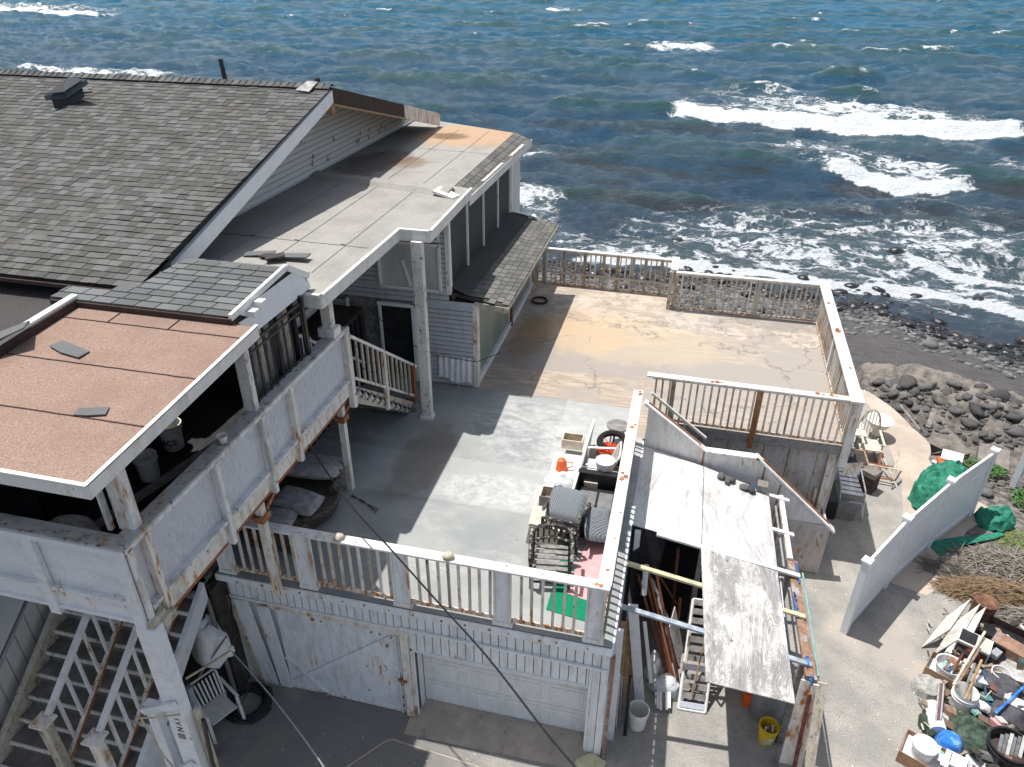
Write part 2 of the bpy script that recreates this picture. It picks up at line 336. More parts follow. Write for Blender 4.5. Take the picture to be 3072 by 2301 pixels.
m, t, b = nt('clear_plastic'); MT['clear_plastic'] = m; setc(t, b, (.75, .76, .77), .3, .5); b.inputs['Alpha'].default_value = .75; bump(t, b, noi(t, pos(t), 9, 5), .05)
# ---------------------------------------------------------------- mesh helpers
class MB:
    def __init__(s): s.v = []; s.f = []; s.r = []; s.cur = .5
    def add(s, vs, fs):
        o = len(s.v); s.v += [tuple(map(float, q)) for q in vs]; s.f += [tuple(i+o for i in f) for f in fs]; s.r += [s.cur]*len(fs); return s
    def box(s, x0, x1, y0, y1, z0, z1):
        return s.add([(x0,y0,z0),(x1,y0,z0),(x1,y1,z0),(x0,y1,z0),(x0,y0,z1),(x1,y0,z1),(x1,y1,z1),(x0,y1,z1)],
                     [(3,2,1,0),(4,5,6,7),(0,1,5,4),(1,2,6,5),(2,3,7,6),(3,0,4,7)])
    def bar(s, p0, p1, w, h, up=(0,0,1), ch=.004, taper=1.):
        """plank or post from p0 to p1, w wide, h along up, arrised long edges"""
        p0 = Vector(p0); p1 = Vector(p1); d = (p1-p0).normalized(); up = Vector(up)
        if abs(d.dot(up)) > .99: up = Vector((0,1,0))
        sx = d.cross(up).normalized(); sy = sx.cross(d).normalized(); a, b = w/2, h/2; c = min(ch, a*.4, b*.4)
        pr = [(a-c,-b),(a,-b+c),(a,b-c),(a-c,b),(-a+c,b),(-a,b-c),(-a,-b+c),(-a+c,-b)]
        vs = [p0+sx*x+sy*y for x, y in pr]+[p1+sx*x*taper+sy*y*taper for x, y in pr]
        return s.add(vs, [tuple(range(8)), tuple(reversed(range(8,16)))]+[(i, i+8, (i+1)%8+8, (i+1)%8) for i in range(8)])
    def tube(s, pts, r, n=6, closed=False, rr=None):
        pts = [Vector(p) for p in pts]; m = len(pts); vs = []; prev = None
        for i, p in enumerate(pts):
            a = pts[(i-1) % m] if (closed or i) else p; b = pts[(i+1) % m] if (closed or i < m-1) else p
            d = (b-a).normalized()
            if prev is None: u = d.orthogonal().normalized()
            else:
                u = prev-d*prev.dot(d)
                u = u.normalized() if u.length > 1e-6 else d.orthogonal().normalized()
            prev = u; w = d.cross(u); q = rr[i] if rr else r
            vs += [p+(u*cos(2*pi*k/n)+w*sin(2*pi*k/n))*q for k in range(n)]
        fs = []
        for i in range(m if closed else m-1):
            j = (i+1) % m
            fs += [(i*n+k, i*n+(k+1)%n, j*n+(k+1)%n, j*n+k) for k in range(n)]
        if not closed: fs += [tuple(reversed(range(n))), tuple(range((m-1)*n, m*n))]
        return s.add(vs, fs)
    def lathe(s, c, prof, n=20, ax=None):
        """prof: (radius, height) pairs from c along ax"""
        z = Vector(ax or (0,0,1)).normalized(); u = z.orthogonal().normalized() if ax else Vector((1,0,0)); w = z.cross(u); c = Vector(c); vs = []
        for r, h in prof: vs += [c+z*h+(u*cos(2*pi*k/n)+w*sin(2*pi*k/n))*r for k in range(n)]
        fs = [(i*n+k, i*n+(k+1)%n, (i+1)*n+(k+1)%n, (i+1)*n+k) for i in range(len(prof)-1) for k in range(n)]
        fs += [tuple(reversed(range(n))), tuple(range((len(prof)-1)*n, len(prof)*n))]
        return s.add(vs, fs)
    def prism(s, poly, z0, z1):
        n = len(poly)
        return s.add([(x,y,z0) for x, y in poly]+[(x,y,z1) for x, y in poly],
                     [tuple(reversed(range(n))), tuple(range(n,2*n))]+[(i,(i+1)%n,(i+1)%n+n,i+n) for i in range(n)])
    def slab(s, pts, th):
        """flat polygon of 3d points given thickness th downwards along its normal"""
        P = [Vector(p) for p in pts]; nrm = (P[1]-P[0]).cross(P[2]-P[0]).normalized(); n = len(P)
        if nrm.z < 0: P.reverse(); nrm = -nrm
        return s.add([p-nrm*th for p in P]+P, [tuple(reversed(range(n))), tuple(range(n,2*n))]+[(i,(i+1)%n,(i+1)%n+n,i+n) for i in range(n)])
    def mesh(s, name, m, off=(0,0,0), smooth=False):
        me = bpy.data.meshes.new(name); ox, oy, oz = off
        me.from_pydata([(x-ox,y-oy,z-oz) for x, y, z in s.v], [], s.f)
        a = me.attributes.new('rnd', 'FLOAT', 'FACE'); a.data.foreach_set('value', s.r)
        me.materials.append(MT[m] if isinstance(m, str) else m)
        if smooth:
            me.polygons.foreach_set('use_smooth', [True]*len(me.polygons)); me.set_sharp_from_angle(angle=radians(38))
        me.update(); return me
def tag(o, label=None, cat=None, group=None, kind=None):
    for k, v in (('label', label), ('category', cat), ('group', group), ('kind', kind)):
        if v: o[k] = v
    return o
def thing(name, label, cat, loc=(0,0,0), group=None, rz=0):
    o = bpy.data.objects.new(name, None); COL.objects.link(o); o.location = loc; o.rotation_euler = (0,0,rz); o.empty_display_size = .1
    return tag(o, label, cat, group)
def wloc(o):
    p = Vector((0,0,0))
    while o: p += o.location; o = o.parent
    return p
def part(name, mb, m, parent, smooth=False, local=False, label=None, kind=None, rot=None):
    """a child mesh; mb in world coordinates unless local (then in the parent's own frame)"""
    off = (0,0,0) if local else wloc(parent)
    me = mb if isinstance(mb, bpy.types.Mesh) else mb.mesh(name, m, off, smooth)
    o = bpy.data.objects.new(name, me); COL.objects.link(o); o.parent = parent
    return tag(o, label, kind=kind)
def solo(name, mb, m, label, cat, group=None, smooth=False, kind=None):
    """a thing that is one mesh; origin at the middle of its foot"""
    A = np.array(mb.v); lo, hi = A.min(0), A.max(0); off = ((lo[0]+hi[0])/2, (lo[1]+hi[1])/2, lo[2])
    o = bpy.data.objects.new(name, mb.mesh(name, m, off, smooth)); COL.objects.link(o); o.location = off
    return tag(o, label, cat, group, kind)
def inst(src, parent, loc=(0,0,0), rot=None, scale=None):
    o = src.copy(); COL.objects.link(o); o.parent = parent; o.location = loc
    if rot: o.rotation_euler = rot
    if scale: o.scale = scale
    return o
def inst_mesh(name, me, parent, loc, rot=None, scale=None):
    o = bpy.data.objects.new(name, me); COL.objects.link(o); o.parent = parent; o.location = Vector(loc)-wloc(parent)
    if rot: o.rotation_euler = rot
    if scale: o.scale = scale
    return o
def copy_tree(root, loc, rz=None, label=None):
    r = root.copy(); COL.objects.link(r); r.location = loc
    if rz is not None: r.rotation_euler = (0,0,rz)
    if label: r['label'] = label
    for ch in root.children:
        c = ch.copy(); COL.objects.link(c); c.parent = r
        for g in ch.children: d = g.copy(); COL.objects.link(d); d.parent = c
    return r
def words(txt, size, m, parent, loc, rot, shear=0., wrap=None):
    """flat printed lettering as a mesh part; wrap=radius bends it round a cylinder (local frame)"""
    cu = bpy.data.curves.new('lettering', 'FONT'); cu.body = txt; cu.size = size; cu.align_x = 'CENTER'; cu.align_y = 'CENTER'; cu.shear = shear; cu.offset = size*.012
    to = bpy.data.objects.new('lettering', cu); me = bpy.data.meshes.new_from_object(to); bpy.data.objects.remove(to)
    if wrap:
        for v in me.vertices: a = v.co.x/wrap; v.co = Vector((wrap*sin(a), v.co.y, wrap*(cos(a)-1)+v.co.z))
    me.materials.clear(); me.materials.append(MT[m])
    o = bpy.data.objects.new('lettering', me); COL.objects.link(o); o.parent = parent; o.location = loc; o.rotation_euler = rot; return o
def npmesh(name, V, F, m, attrs=None, smooth=True):
    me = bpy.data.meshes.new(name); me.vertices.add(len(V)); me.vertices.foreach_set('co', V.astype(np.float32).ravel())
    me.loops.add(F.size); me.loops.foreach_set('vertex_index', F.astype(np.int32).ravel())
    me.polygons.add(len(F)); me.polygons.foreach_set('loop_start', np.arange(len(F), dtype=np.int32)*F.shape[1])
    me.polygons.foreach_set('use_smooth', np.full(len(F), smooth))
    for k, a in (attrs or {}).items():
        at = me.attributes.new(k, 'FLOAT', 'POINT'); at.data.foreach_set('value', a.astype(np.float32).ravel())
    me.materials.append(MT[m]); me.update(); me.validate(); return me
def grid_faces(nr, nc):
    i = np.arange(nr*nc).reshape(nr, nc); return np.stack([i[:-1,:-1], i[:-1,1:], i[1:,1:], i[1:,:-1]], -1).reshape(-1, 4)
def ss(x, a, b):
    t = np.clip((x-a)/(b-a), 0, 1); return t*t*(3-2*t)
_rs = np.random.RandomState(3)
_tab = _rs.rand(256, 256)
def vn(x, y):
    """tiling value noise 0..1 (numpy)"""
    xi = np.floor(x).astype(int); yi = np.floor(y).astype(int); fx = x-xi; fy = y-yi; fx = fx*fx*(3-2*fx); fy = fy*fy*(3-2*fy)
    g = lambda a, b: _tab[a & 255, b & 255]
    return (g(xi,yi)*(1-fx)+g(xi+1,yi)*fx)*(1-fy)+(g(xi,yi+1)*(1-fx)+g(xi+1,yi+1)*fx)*fy
def fbm(x, y, o=5):
    r = 0; a = .5
    for k in range(o): r = r+a*vn(x*2**k+17*k, y*2**k+31*k); a *= .55
    return r

# ---------------------------------------------------------------- sea
def shore_y(x): return np.interp(x, [-8, 0, 4, 7, 14, 20, 60], [27.0, 27.3, 27.3, 26.0, 22.4, 19.3, 5])+.4*np.sin(x*.9)+.3*np.sin(x*2.3+1)
WL = -2.0
def poly_dist(x, y, pts):
    """signed y distance from a crest polyline and a fade at its ends"""
    px = np.array([p[0] for p in pts]); py = np.array([p[1] for p in pts])
    yy = np.interp(x, px, py); w = ss(x, px[0]-1.2, px[0]+1.2)*(1-ss(x, px[-1]-1.2, px[-1]+1.2)); return y-yy, w
BRK = [([(-1.9,69.6),(3,68.4),(7,67.4),(11,66.6),(15,65.8),(20,65.9),(24,66.3),(27.3,66.6)], .75, 2.6, 1.0),
       ([(9.6,49.6),(12,48.2),(14,47.0),(16.5,46.8),(18.6,47.6)], .50, 1.5, 1.0),
       ([(-4.5,27.4),(-.3,28.1),(3.7,27.3),(7.4,26.9),(11.7,27.1),(14.7,25.2),(17,24.3)], .14, .75, .95),
       ([(11,31.0),(14,29.6),(17,28.8)], .12, .8, .8),
       ([(-88,80.5),(-80,79),(-70,77),(-62,75)], .4, 1.4, .62),
       ([(-210,186),(-188,180),(-170,176)], .8, 5.0, .9),([(-168,172),(-157,168),(-146,167)], .6, 2.6, .9),
       ([(-46,229),(-40,225),(-34,222)], .5, 3.0, .95),([(-9,128),(-4,130),(2,132)], .4, 3.5, .75),
       ([(-63,60.5),(-56,59),(-49,57)], .3, 1.2, .55), ([(-12.2,49.5),(-10,49.2)], .2, .6, .8)]
SWELL = [([(-12,47),(-6,49),(0,50),(6,49.5),(11,48)], .35, 1.8), ([(-14,70),(-8,69.5),(-2,69)], .5, 2.0), ([(27,66),(34,64),(40,63)], .6, 2.0),
         ([(2,88),(8,87),(14,85),(19,84)], .55, 2.4), ([(-6,55),(4,52),(10,50),(16,50),(24,50)], .3, 2.0), ([(-14,36),(-6,38),(2,38.5)], .28, 1.4),
         ([(18,48.5),(24,47),(30,46)], .35, 1.8), ([(-38,80),(-30,82),(-22,82)], .5, 2.4), ([(24,62),(32,60),(40,58)], .3, 2.2), ([(-24,104),(-12,106),(-2,107)], .4, 2.6)]
_cmp = []
for _i in range(70):
    lam = 0.55*(1.075**_i)*(1+.1*_rs.rand()); ang = _rs.randn()*.55 - pi/2; 
    if lam < 3: ang = _rs.randn()*.85 - pi/2
    _cmp.append((lam, ang, _rs.rand()*6.28))
def sea(x, y, cell):
    h = np.zeros_like(x); mod = .35+1.3*fbm(x*.05, y*.08, 3)
    for lam, ang, ph in _cmp:
        k = 2*pi/lam; a = (.0100 if lam < 5 else .0075)*lam**.95*np.clip(7/lam, 0, 1)
        f = np.clip((lam/cell-2.2)/2, 0, 1)
        if lam > 60: continue
        q = k*(x*cos(ang)+y*sin(ang))+ph+2.2*vn(x/lam*.35+ph*9, y/lam*.35)
        h += a*f*(np.sin(q)+.28*np.sin(2*q+.4))
    h = h*mod*(1+1.1*ss(y, 40, 120)); foam = np.zeros_like(x)
    for pts, hh, w, d in BRK:
        jit = (fbm(x*.5, y*.15, 4)-.45)*1.6*min(1, w/1.5); dd, e = poly_dist(x, y+jit, pts)
        h += hh*e*np.where(dd > 0, np.exp(-(dd/(w*2.0))**2), np.exp(-(dd/(w*.75))**2))
        foam = np.maximum(foam, d*e*ss(dd, -w*1.25, -w*.85)*(1-ss(dd, w*.25, w*.8)))
        foam = np.maximum(foam, .50*d*e*ss(dd, 0, w*.3)*(1-ss(dd, w*1.5, w*5.5)))
    for pts, hh, w in SWELL:
        jit = (fbm(x*.2, y*.2+9, 3)-.45)*1.5; dd, e = poly_dist(x, y+jit, pts)
        h += 1.5*hh*e*np.where(dd > 0, np.exp(-(dd/(w*1.5))**2), np.exp(-(dd/(w*.6))**2))
    def el(cx, cy, rx, ry, d):
        q = ((x-cx)/rx)**2+((y-cy)/ry)**2; return d*np.clip(1.25-q, 0, 1)
    for e_ in ((16,73.5,13,8,.62),(11,79,10,5,.52),(13.5,52,6,4.5,.55),(10,58,5,4,.44),(6,33,10,6,.43),(14,33,9,6,.46),(11,29,12,4,.50),(0,29.5,7,3,.42),(-9,35.5,2.6,6,.52),(-7.5,31,3.5,2.6,.50),
               (-12,42,1.5,4,.40),(18,31,6,6,.46),(24,55,2,3,.4),(10,86,4,2.2,.42),(3,85,4,3,.34),(-72,80,14,4,.36),(-40,62,9,3,.33),(-55,68,9,3,.3),(15,40,9,3,.26),(-180,185,30,10,.40),(-2,128,8,5,.38)):
        foam = np.maximum(foam, el(*e_))
    dsh = y-shore_y(x); foam = np.maximum(foam, .38*ss(dsh, .2, 1.5)*(1-ss(dsh, 6, 12))*ss(x, -5, -2))
    foam = np.maximum(foam, .24*(1-ss(dsh, -1, 2.5)))
    crest = ss(h, .68, .95)*ss(fbm(x*.16+5, y*.16, 3), .52, .60)*ss(y, 55, 90); foam = np.maximum(foam, .62*crest)
    h += ss(foam, .6, .9)*.45*(fbm(x*1.3, y*1.3, 4)-.45)*ss(y, 36, 44)
    h *= ss(dsh, -3, 7)*.8+.2*ss(dsh, -6, -2)
    return h, foam
ny, nx = 760, 620
yy = 13.0*np.exp(np.linspace(0, 1, ny)**1.12*math.log(5200/13.0)); u = np.linspace(-1, 1, nx)
Y = np.repeat(yy[:, None], nx, 1); half = .98*(Y+16); cx = -.36*(Y+4); X = cx+u[None, :]*half
cell = np.maximum(half*2/nx, np.gradient(yy)[:, None]*.55)
Hs, Fm = sea(X, Y, cell)
V = np.stack([X, Y, WL+Hs], -1).reshape(-1, 3)
m, t, b = nt('sea_water'); MT['sea_water'] = m
g = t.nodes.new('ShaderNodeNewGeometry'); p = g.outputs['Position']; sp = node(t, 'SeparateXYZ'); t.links.new(p, sp.inputs[0])
far = ramp(t, sp.outputs[1], 45, 230); shal = ramp(t, sp.outputs[1], 24, 60, 1, 0)
c = mix(t, far, (.028, .078, .132), (.001, .112, .205))
c = mix(t, math_(t, 'MULTIPLY', ramp(t, noi(t, pos(t, (.04, .10, 1)), 1., 4, .6), .42, .62), .55), c, (.07, .115, .125))
c = mix(t, math_(t, 'MULTIPLY', shal, .75), c, (.050, .070, .095))
c = mix(t, math_(t, 'MULTIPLY', ramp(t, noi(t, pos(t, (.10, .22, 1)), 1., 5, .65), .46, .62), ramp(t, sp.outputs[1], 40, 90, .65, .15)), c, (.052, .050, .046))
c = mix(t, ramp(t, sp.outputs[2], -1.9, -1.2, 0, .7), c, (.035, .090, .078))
fo = node(t, 'Attribute', attribute_name='foam').outputs['Fac']
wz = node(t, 'TexNoise', Scale=.9, Detail=5, Roughness=.6); t.links.new(p, wz.inputs[0]); sv = node(t, 'VectorMath', operation='SCALE', Scale=2.6); t.links.new(wz.outputs[1], sv.inputs[0])
av = node(t, 'VectorMath', operation='ADD'); t.links.new(p, av.inputs[0]); t.links.new(sv.outputs[0], av.inputs[1])
def lace(sc):
    mp = node(t, 'Mapping'); mp.inputs['Scale'].default_value = (1, 1.5, .3); t.links.new(av.outputs[0], mp.inputs[0])
    v = node(t, 'TexVoronoi', feature='SMOOTH_F1', Scale=sc); v.inputs['Smoothness'].default_value = .25; t.links.new(mp.outputs[0], v.inputs[0]); return v.outputs[0]
l1 = ramp(t, lace(.62), .25, .75); l2 = ramp(t, lace(2.1), .2, .75); nf = noi(t, pos(t, (1, 1.6, 1)), 6, 7, .8)
pt = math_(t, 'ADD', math_(t, 'ADD', math_(t, 'MULTIPLY', l1, .30), math_(t, 'MULTIPLY', l2, .30)), math_(t, 'MULTIPLY', nf, .40))
gate = math_(t, 'ADD', math_(t, 'MULTIPLY', fo, 1.0), math_(t, 'SUBTRACT', pt, .5))
fm = math_(t, 'MULTIPLY', ramp(t, gate, .38, .66), ramp(t, fo, .04, .25))
c = mix(t, math_(t, 'MULTIPLY', ramp(t, fo, .2, .6), .55), c, (.10, .17, .19))
c = mix(t, fm, c, mix(t, ramp(t, nf, .35, .65), (.55, .61, .65), (.88, .89, .9)))
rg0 = ramp(t, sp.outputs[1], 30, 260, .12, .24); rg = mix(t, fm, rg0, (.9, .9, .9)); t.links.new(c, b.inputs['Base Color']); t.links.new(rg, b.inputs['Roughness']); b.inputs['IOR'].default_value = 1.33; b.inputs['Specular IOR Level'].default_value = .30
rip = math_(t, 'ADD', noi(t, pos(t, (1, 2.0, 1)), 2.6, 9, .74, .4), math_(t, 'MULTIPLY', noi(t, pos(t, (1, 2.6, 1)), .45, 5, .6), 1.5))
rip = math_(t, 'ADD', rip, math_(t, 'MULTIPLY', noi(t, pos(t, (1, 2.2, 1)), 8.0, 4, .7, .3), .45)); rip = math_(t, 'ADD', rip, math_(t, 'MULTIPLY', fm, .7)); rip = math_(t, 'ADD', rip, math_(t, 'MULTIPLY', noi(t, pos(t, (.5, 1.5, 1)), .22, 5, .7), math_(t, 'MULTIPLY', far, 9.0)))
bump(t, b, rip, .26, 1.)
o = bpy.data.objects.new('ocean', npmesh('ocean', V, grid_faces(ny, nx), 'sea_water', {'foam': Fm})); COL.objects.link(o); o['kind'] = 'structure'

# ---------------------------------------------------------------- terrain
def edge_x(y):   # right edge of the screed path and yard
    return np.interp(y, [-8, -4, 1, 4.5, 5.6, 6.9, 8.2, 9.3, 10.7, 12.1, 13.2, 14.2], [13, 11, 8.2, 7.0, 6.6, 7.0, 8.0, 7.05, 7.25, 6.85, 6.2, 4.6])
def wall_top_y(x): return 15.05-.27*(x-6.4)+.25*np.sin(x*1.7)
def terr(x, y):
    s = shore_y(x)-y
    beach = -2.1+.155*np.clip(s, 0, 7.5)+.04*np.clip(s, -6, 0)+.3*np.clip(s+6, -30, 0)+.02*np.clip(s-7.5, 0, 40)
    land = np.full_like(x, -.035)
    out = ss(x-edge_x(y), .0, 2.2)
    rub = -.10-.50*ss(y, 8.0, 11.0)*ss(x, 6.6, 8)+.20*(fbm(x*1.6, y*1.6)-.45)
    land = land*(1-out)+rub*out
    wt = wall_top_y(x); inx = ss(x, 5.9, 6.7)
    mound = -.85+0*wt
    lw = ss(y, wt-4.6, wt-3.8)*inx; land = land*(1-lw)+mound*lw
    back = ss(y, wt+.35, wt+1.0)*inx + (1-inx)*ss(y, 11.2, 13.8)
    z = land*(1-back)+np.minimum(beach, land)*back
    z = np.where(y > 22, beach, z); z += .07*(fbm(x*3, y*3)-.45)*ss(x, 4.4, 6)
    z -= .35*(1-ss(x, 5.3, 6.4))*(1-ss(y, 12, 13.5))*0
    soil = np.clip(1-back*1.2, 0, 1)
    return z, soil
tx = np.concatenate([np.linspace(-30, 3.9, 60), np.linspace(4, 16, 260), np.linspace(16.2, 60, 60)]); ty = np.concatenate([np.linspace(-14, 3.9, 60), np.linspace(4, 18, 300), np.linspace(18.2, 34, 110)])
TX, TY = np.meshgrid(tx, ty); TZ, SO = terr(TX, TY)
TZ = np.where((TX < 4.3) & (TY < 11), np.minimum(TZ, -.05), TZ)
o = bpy.data.objects.new('beach', npmesh('beach', np.stack([TX, TY, TZ], -1).reshape(-1, 3), grid_faces(len(ty), len(tx)), 'beach_sand', {'soil': SO})); COL.objects.link(o); o['kind'] = 'structure'
def ground_z(x, y): return float(terr(np.array([float(x)]), np.array([float(y)]))[0][0])
def struct(name, mb, m):
    o = solo(name, mb, m, None, None); o['kind'] = 'structure'; return o
ys = np.linspace(-8, 14.2, 90); ex = edge_x(ys)+.12*(fbm(ys*2, ys*0+3)-.5)*2
poly = [(-14, -8)]+[(float(a), float(c_)) for a, c_ in zip(ex, ys)]+[(3.9, 14.2), (-14, 14.2)]
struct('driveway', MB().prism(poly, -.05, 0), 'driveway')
rgt = [(float(np.interp(q, ys, ex))-.02, float(q)) for q in np.linspace(13.2, 5.6, 34)]
struct('path', MB().prism([(5.0,5.2),(5.7,6.3),(6.02,7.7),(6.2,8.8),(6.22,10.4),(6.1,12.2),(5.7,13.4)]+rgt+[(5.9,4.9)], -.03, .004), 'path_screed')
struct('garage_apron', MB().slab([(-3.2,-.42,.008),(-.15,-.35,.008),(-.15,.4,.03),(-3.2,.4,.03)], .05), 'sill_concrete')
# ---------------------------------------------------------------- beach house
D = 2.6                       # terrace level
ZF = 6.67                     # flat roof
house = thing('beach_house', 'sprawling white beach house with grey shingled gable roof and flat roofed wing above the sea', 'house', (-9, 8, 0))
EAVE = (0.787, 6.952); RIDGE = (7.472, 8.672); GX = -8.12  # eave, ridge and main roof points scaled about the camera, results baked in
def roof_z(y): return EAVE[1]+(y-EAVE[0])*.2573 if y < RIDGE[0] else RIDGE[1]-(y-RIDGE[0])*.2437
roof = part('roof', MB().slab([(-7.185,0.815,6.924),(-28.036,0.815,6.924),(-28.036,7.472,8.644),(-7.185,7.472,8.644)], .12).slab([(-7.185,7.472,8.644),(-28.036,7.472,8.644),(-28.036,14.111,7.027),(-7.185,14.111,7.027)], .12), 'dark_wood', house)
# shingles of the seaward-rising slope: the 300 nearest are parts, the rest one mesh
sl = math.hypot(7.15, 1.84)*.935; uy, uz = .9684, .2492; n_ = Vector((0, -uz, uy))
rest = MB(); near = []; expo = .146; rowi = 0
sv_ = [None]*6
for i, wd in enumerate((.13, .16, .19, .22, .25, .29)):
    q = MB(); a, e_ = wd-.006, expo+.02
    q.add([(0,0,0),(a,0,0),(a,e_,-.012),(0,e_,-.012),(0,0,.012),(a,0,.012),(a,e_,-.004),(0,e_,-.004)], [(3,2,1,0),(4,5,6,7),(0,1,5,4),(1,2,6,5),(2,3,7,6),(3,0,4,7)])
    sv_[i] = q.mesh('shingle', 'shingle_one')
rot_s = (math.atan2(uz, uy), 0, 0); cand = []
while rowi*expo < sl-.05:
    d0 = rowi*expo; x = -7.115; first = True
    while x > -27:
        k = random.choice((0,0,1,1,2,2,3,4)) if not first else random.randrange(6); first = False; wd = (.13,.16,.19,.22,.25,.29)[k]; x -= wd
        P0 = Vector((x, EAVE[0]+uy*d0, EAVE[1]+uz*d0))+n_*(.008+random.random()*.008)
        wob = .004*sin(x*3+rowi); P0.y += wob
        cand.append(((P0-Vector(CAM)).length, P0, k, wd))
    rowi += 1
cand.sort(key=lambda q: q[0])
for j, (dd, P0, k, wd) in enumerate(cand):
    if j < 225: inst_mesh('shingle', sv_[k], roof, P0, rot_s)
    else:
        a, e_ = wd-.007, expo+.015; rest.cur = random.random(); ux = Vector((1,0,0)); vy = Vector((0,uy,uz))
        pts = [P0, P0+ux*a, P0+ux*a+vy*e_-n_*.010, P0+vy*e_-n_*.010]
        rest.add([q-n_*.022 for q in pts[:2]]+pts, [(2,3,4,5),(0,1,3,2),(1,4,3),(0,2,5)])
part('shingle', rest, 'shingle_many', roof, kind='stuff')
cap = MB(); x = -7.11; ry_, rz_ = RIDGE
while x > -27:
    cap.cur = random.random(); w = .16
    cap.add([(x,ry_-.14,rz_+.02),(x-w-.04,ry_-.14,rz_+.005),(x-w-.04,ry_,rz_+.065),(x,ry_,rz_+.09),(x,ry_+.16,rz_+.02),(x-w-.04,ry_+.16,rz_+.005),(x,ry_-.15,rz_-.01),(x,ry_+.16,rz_-.01)], [(0,1,2,3),(3,2,5,4),(6,0,3),(3,4,7)]); x -= w
part('ridge_cap', cap, 'shingle_many', roof, kind='stuff')
# rakes
part('rake_board', MB().add([(-7.111,1.254,6.905),(-7.111,7.472,8.635),(-7.111,7.472,8.382),(-7.111,1.348,6.662),(-7.185,1.254,6.905),(-7.185,7.472,8.635),(-7.185,7.472,8.382),(-7.185,1.348,6.662)],
     [(0,3,2,1),(4,5,6,7),(0,1,5,4),(2,3,7,6),(0,4,7,3),(1,2,6,5)]), 'vinyl', roof, label='pale vinyl clad rake board on the near slope')
part('rake_end', MB().slab([(-7.092,1.395,6.924),(-7.092,1.039,6.756),(-7.092,1.133,6.606),(-7.092,1.488,6.681)], .04).add([(-7.083,1.628,6.98),(-7.083,1.348,6.943),(-7.083,1.208,6.756),(-7.083,1.376,6.643),(-7.083,1.628,6.737),(-7.148,1.628,6.98),(-7.148,1.348,6.943),(-7.148,1.208,6.756),(-7.148,1.376,6.643),(-7.148,1.628,6.737)], [(0,1,2,3,4),(9,8,7,6,5),(0,5,6,1),(1,6,7,2),(2,7,8,3),(3,8,9,4)]), 'cream_weathered', roof)
part('rake_board', MB().slab([(-7.111,0.815,6.915),(-7.111,1.301,7.027),(-7.148,1.301,6.849),(-7.148,0.815,6.718)], .03).add([(-7.129,0.796,6.915),(-7.129,1.582,7.092),(-7.129,1.582,6.793),(-7.129,0.796,6.699),(-7.185,0.796,6.915),(-7.185,1.582,7.092),(-7.185,1.582,6.793),(-7.185,0.796,6.699)],[(0,3,2,1),(4,5,6,7),(0,1,5,4),(2,3,7,6),(0,4,7,3),(1,2,6,5)]), 'black_plastic', roof, label='bare black rake felt where the trim has gone')
def yz_board(y0, y1, t0, t1, x0, x1, m, lab=None):
    z0, z1 = roof_z(y0), roof_z(y1)
    return part('rake_board', MB().add([(x1,y0,z0+t0),(x1,y1,z1+t0),(x1,y1,z1+t1),(x1,y0,z0+t1),(x0,y0,z0+t0),(x0,y1,z1+t0),(x0,y1,z1+t1),(x0,y0,z0+t1)],[(0,3,2,1),(4,5,6,7),(0,1,5,4),(2,3,7,6),(0,4,7,3),(1,2,6,5)]), m, roof, label=lab)
yz_board(7.472, 11.446, 0.02, -0.3, -7.185, -7.111, 'dark_brown', 'bare tarred rake with its cladding torn off')
yz_board(11.446, 14.251, 0.02, -0.33, -7.185, -7.101, 'white_rusty', 'remaining white trim on the far rake')
yz_board(7.472, 11.493, -0.3, -0.345, -7.185, -7.092, 'tan_wood', 'raw timber edge below the tarred rake')
part('bracket', MB().box(-7.26,-7.111,7.379,7.509,8.177,8.382), 'tan_wood', roof)
# gable wall with lapped boards, rusty nail blooms
gy0, gy1, gr = .9, 13.9, RIDGE[0]
GP = [(gy0,5.5),(gy1,5.5),(gy1,roof_z(gy1)-.13),(gr,roof_z(gr)-.14),(gy0,roof_z(gy0)-.13)]
gw = part('gable_wall', MB().add([(GX-.05,y,z) for y, z in GP]+[(GX-.3,y,z) for y, z in GP],
      [(0,1,2,3,4),(9,8,7,6,5),(0,5,6,1),(1,6,7,2),(2,7,8,3),(3,8,9,4),(4,9,5,0)]), 'grey_wood', house)
z = 6.60
while z < 8.45:
    t = z+.088; ya = max(1.6, EAVE[0]+(z+.13-EAVE[1])/.2573); yb = min(15.2, RIDGE[0]+(RIDGE[1]-z-.13)/.2437)
    part('siding_board', MB().add([(GX,ya,z),(GX,yb,z),(GX-.04,yb-.3,t),(GX-.04,ya+.3,t),(GX-.05,ya,z),(GX-.05,yb,z)], [(0,1,2,3),(4,5,1,0)]), 'siding_warm', gw); z += .12
nb = MB(); random.seed(21)
for _ in range(22):
    y = random.uniform(3.8, 12.5); zz = random.uniform(6.75, roof_z(y)-.55)
    if zz < 6.8: continue
    nb.add([(GX+.006,y-.03,zz),(GX+.006,y+.03,zz-.01),(GX+.006,y+.018,zz+.10),(GX+.006,y-.01,zz+.13)], [(0,1,2,3)])
part('rusty_nail', nb, 'rust_iron', gw, kind='stuff')
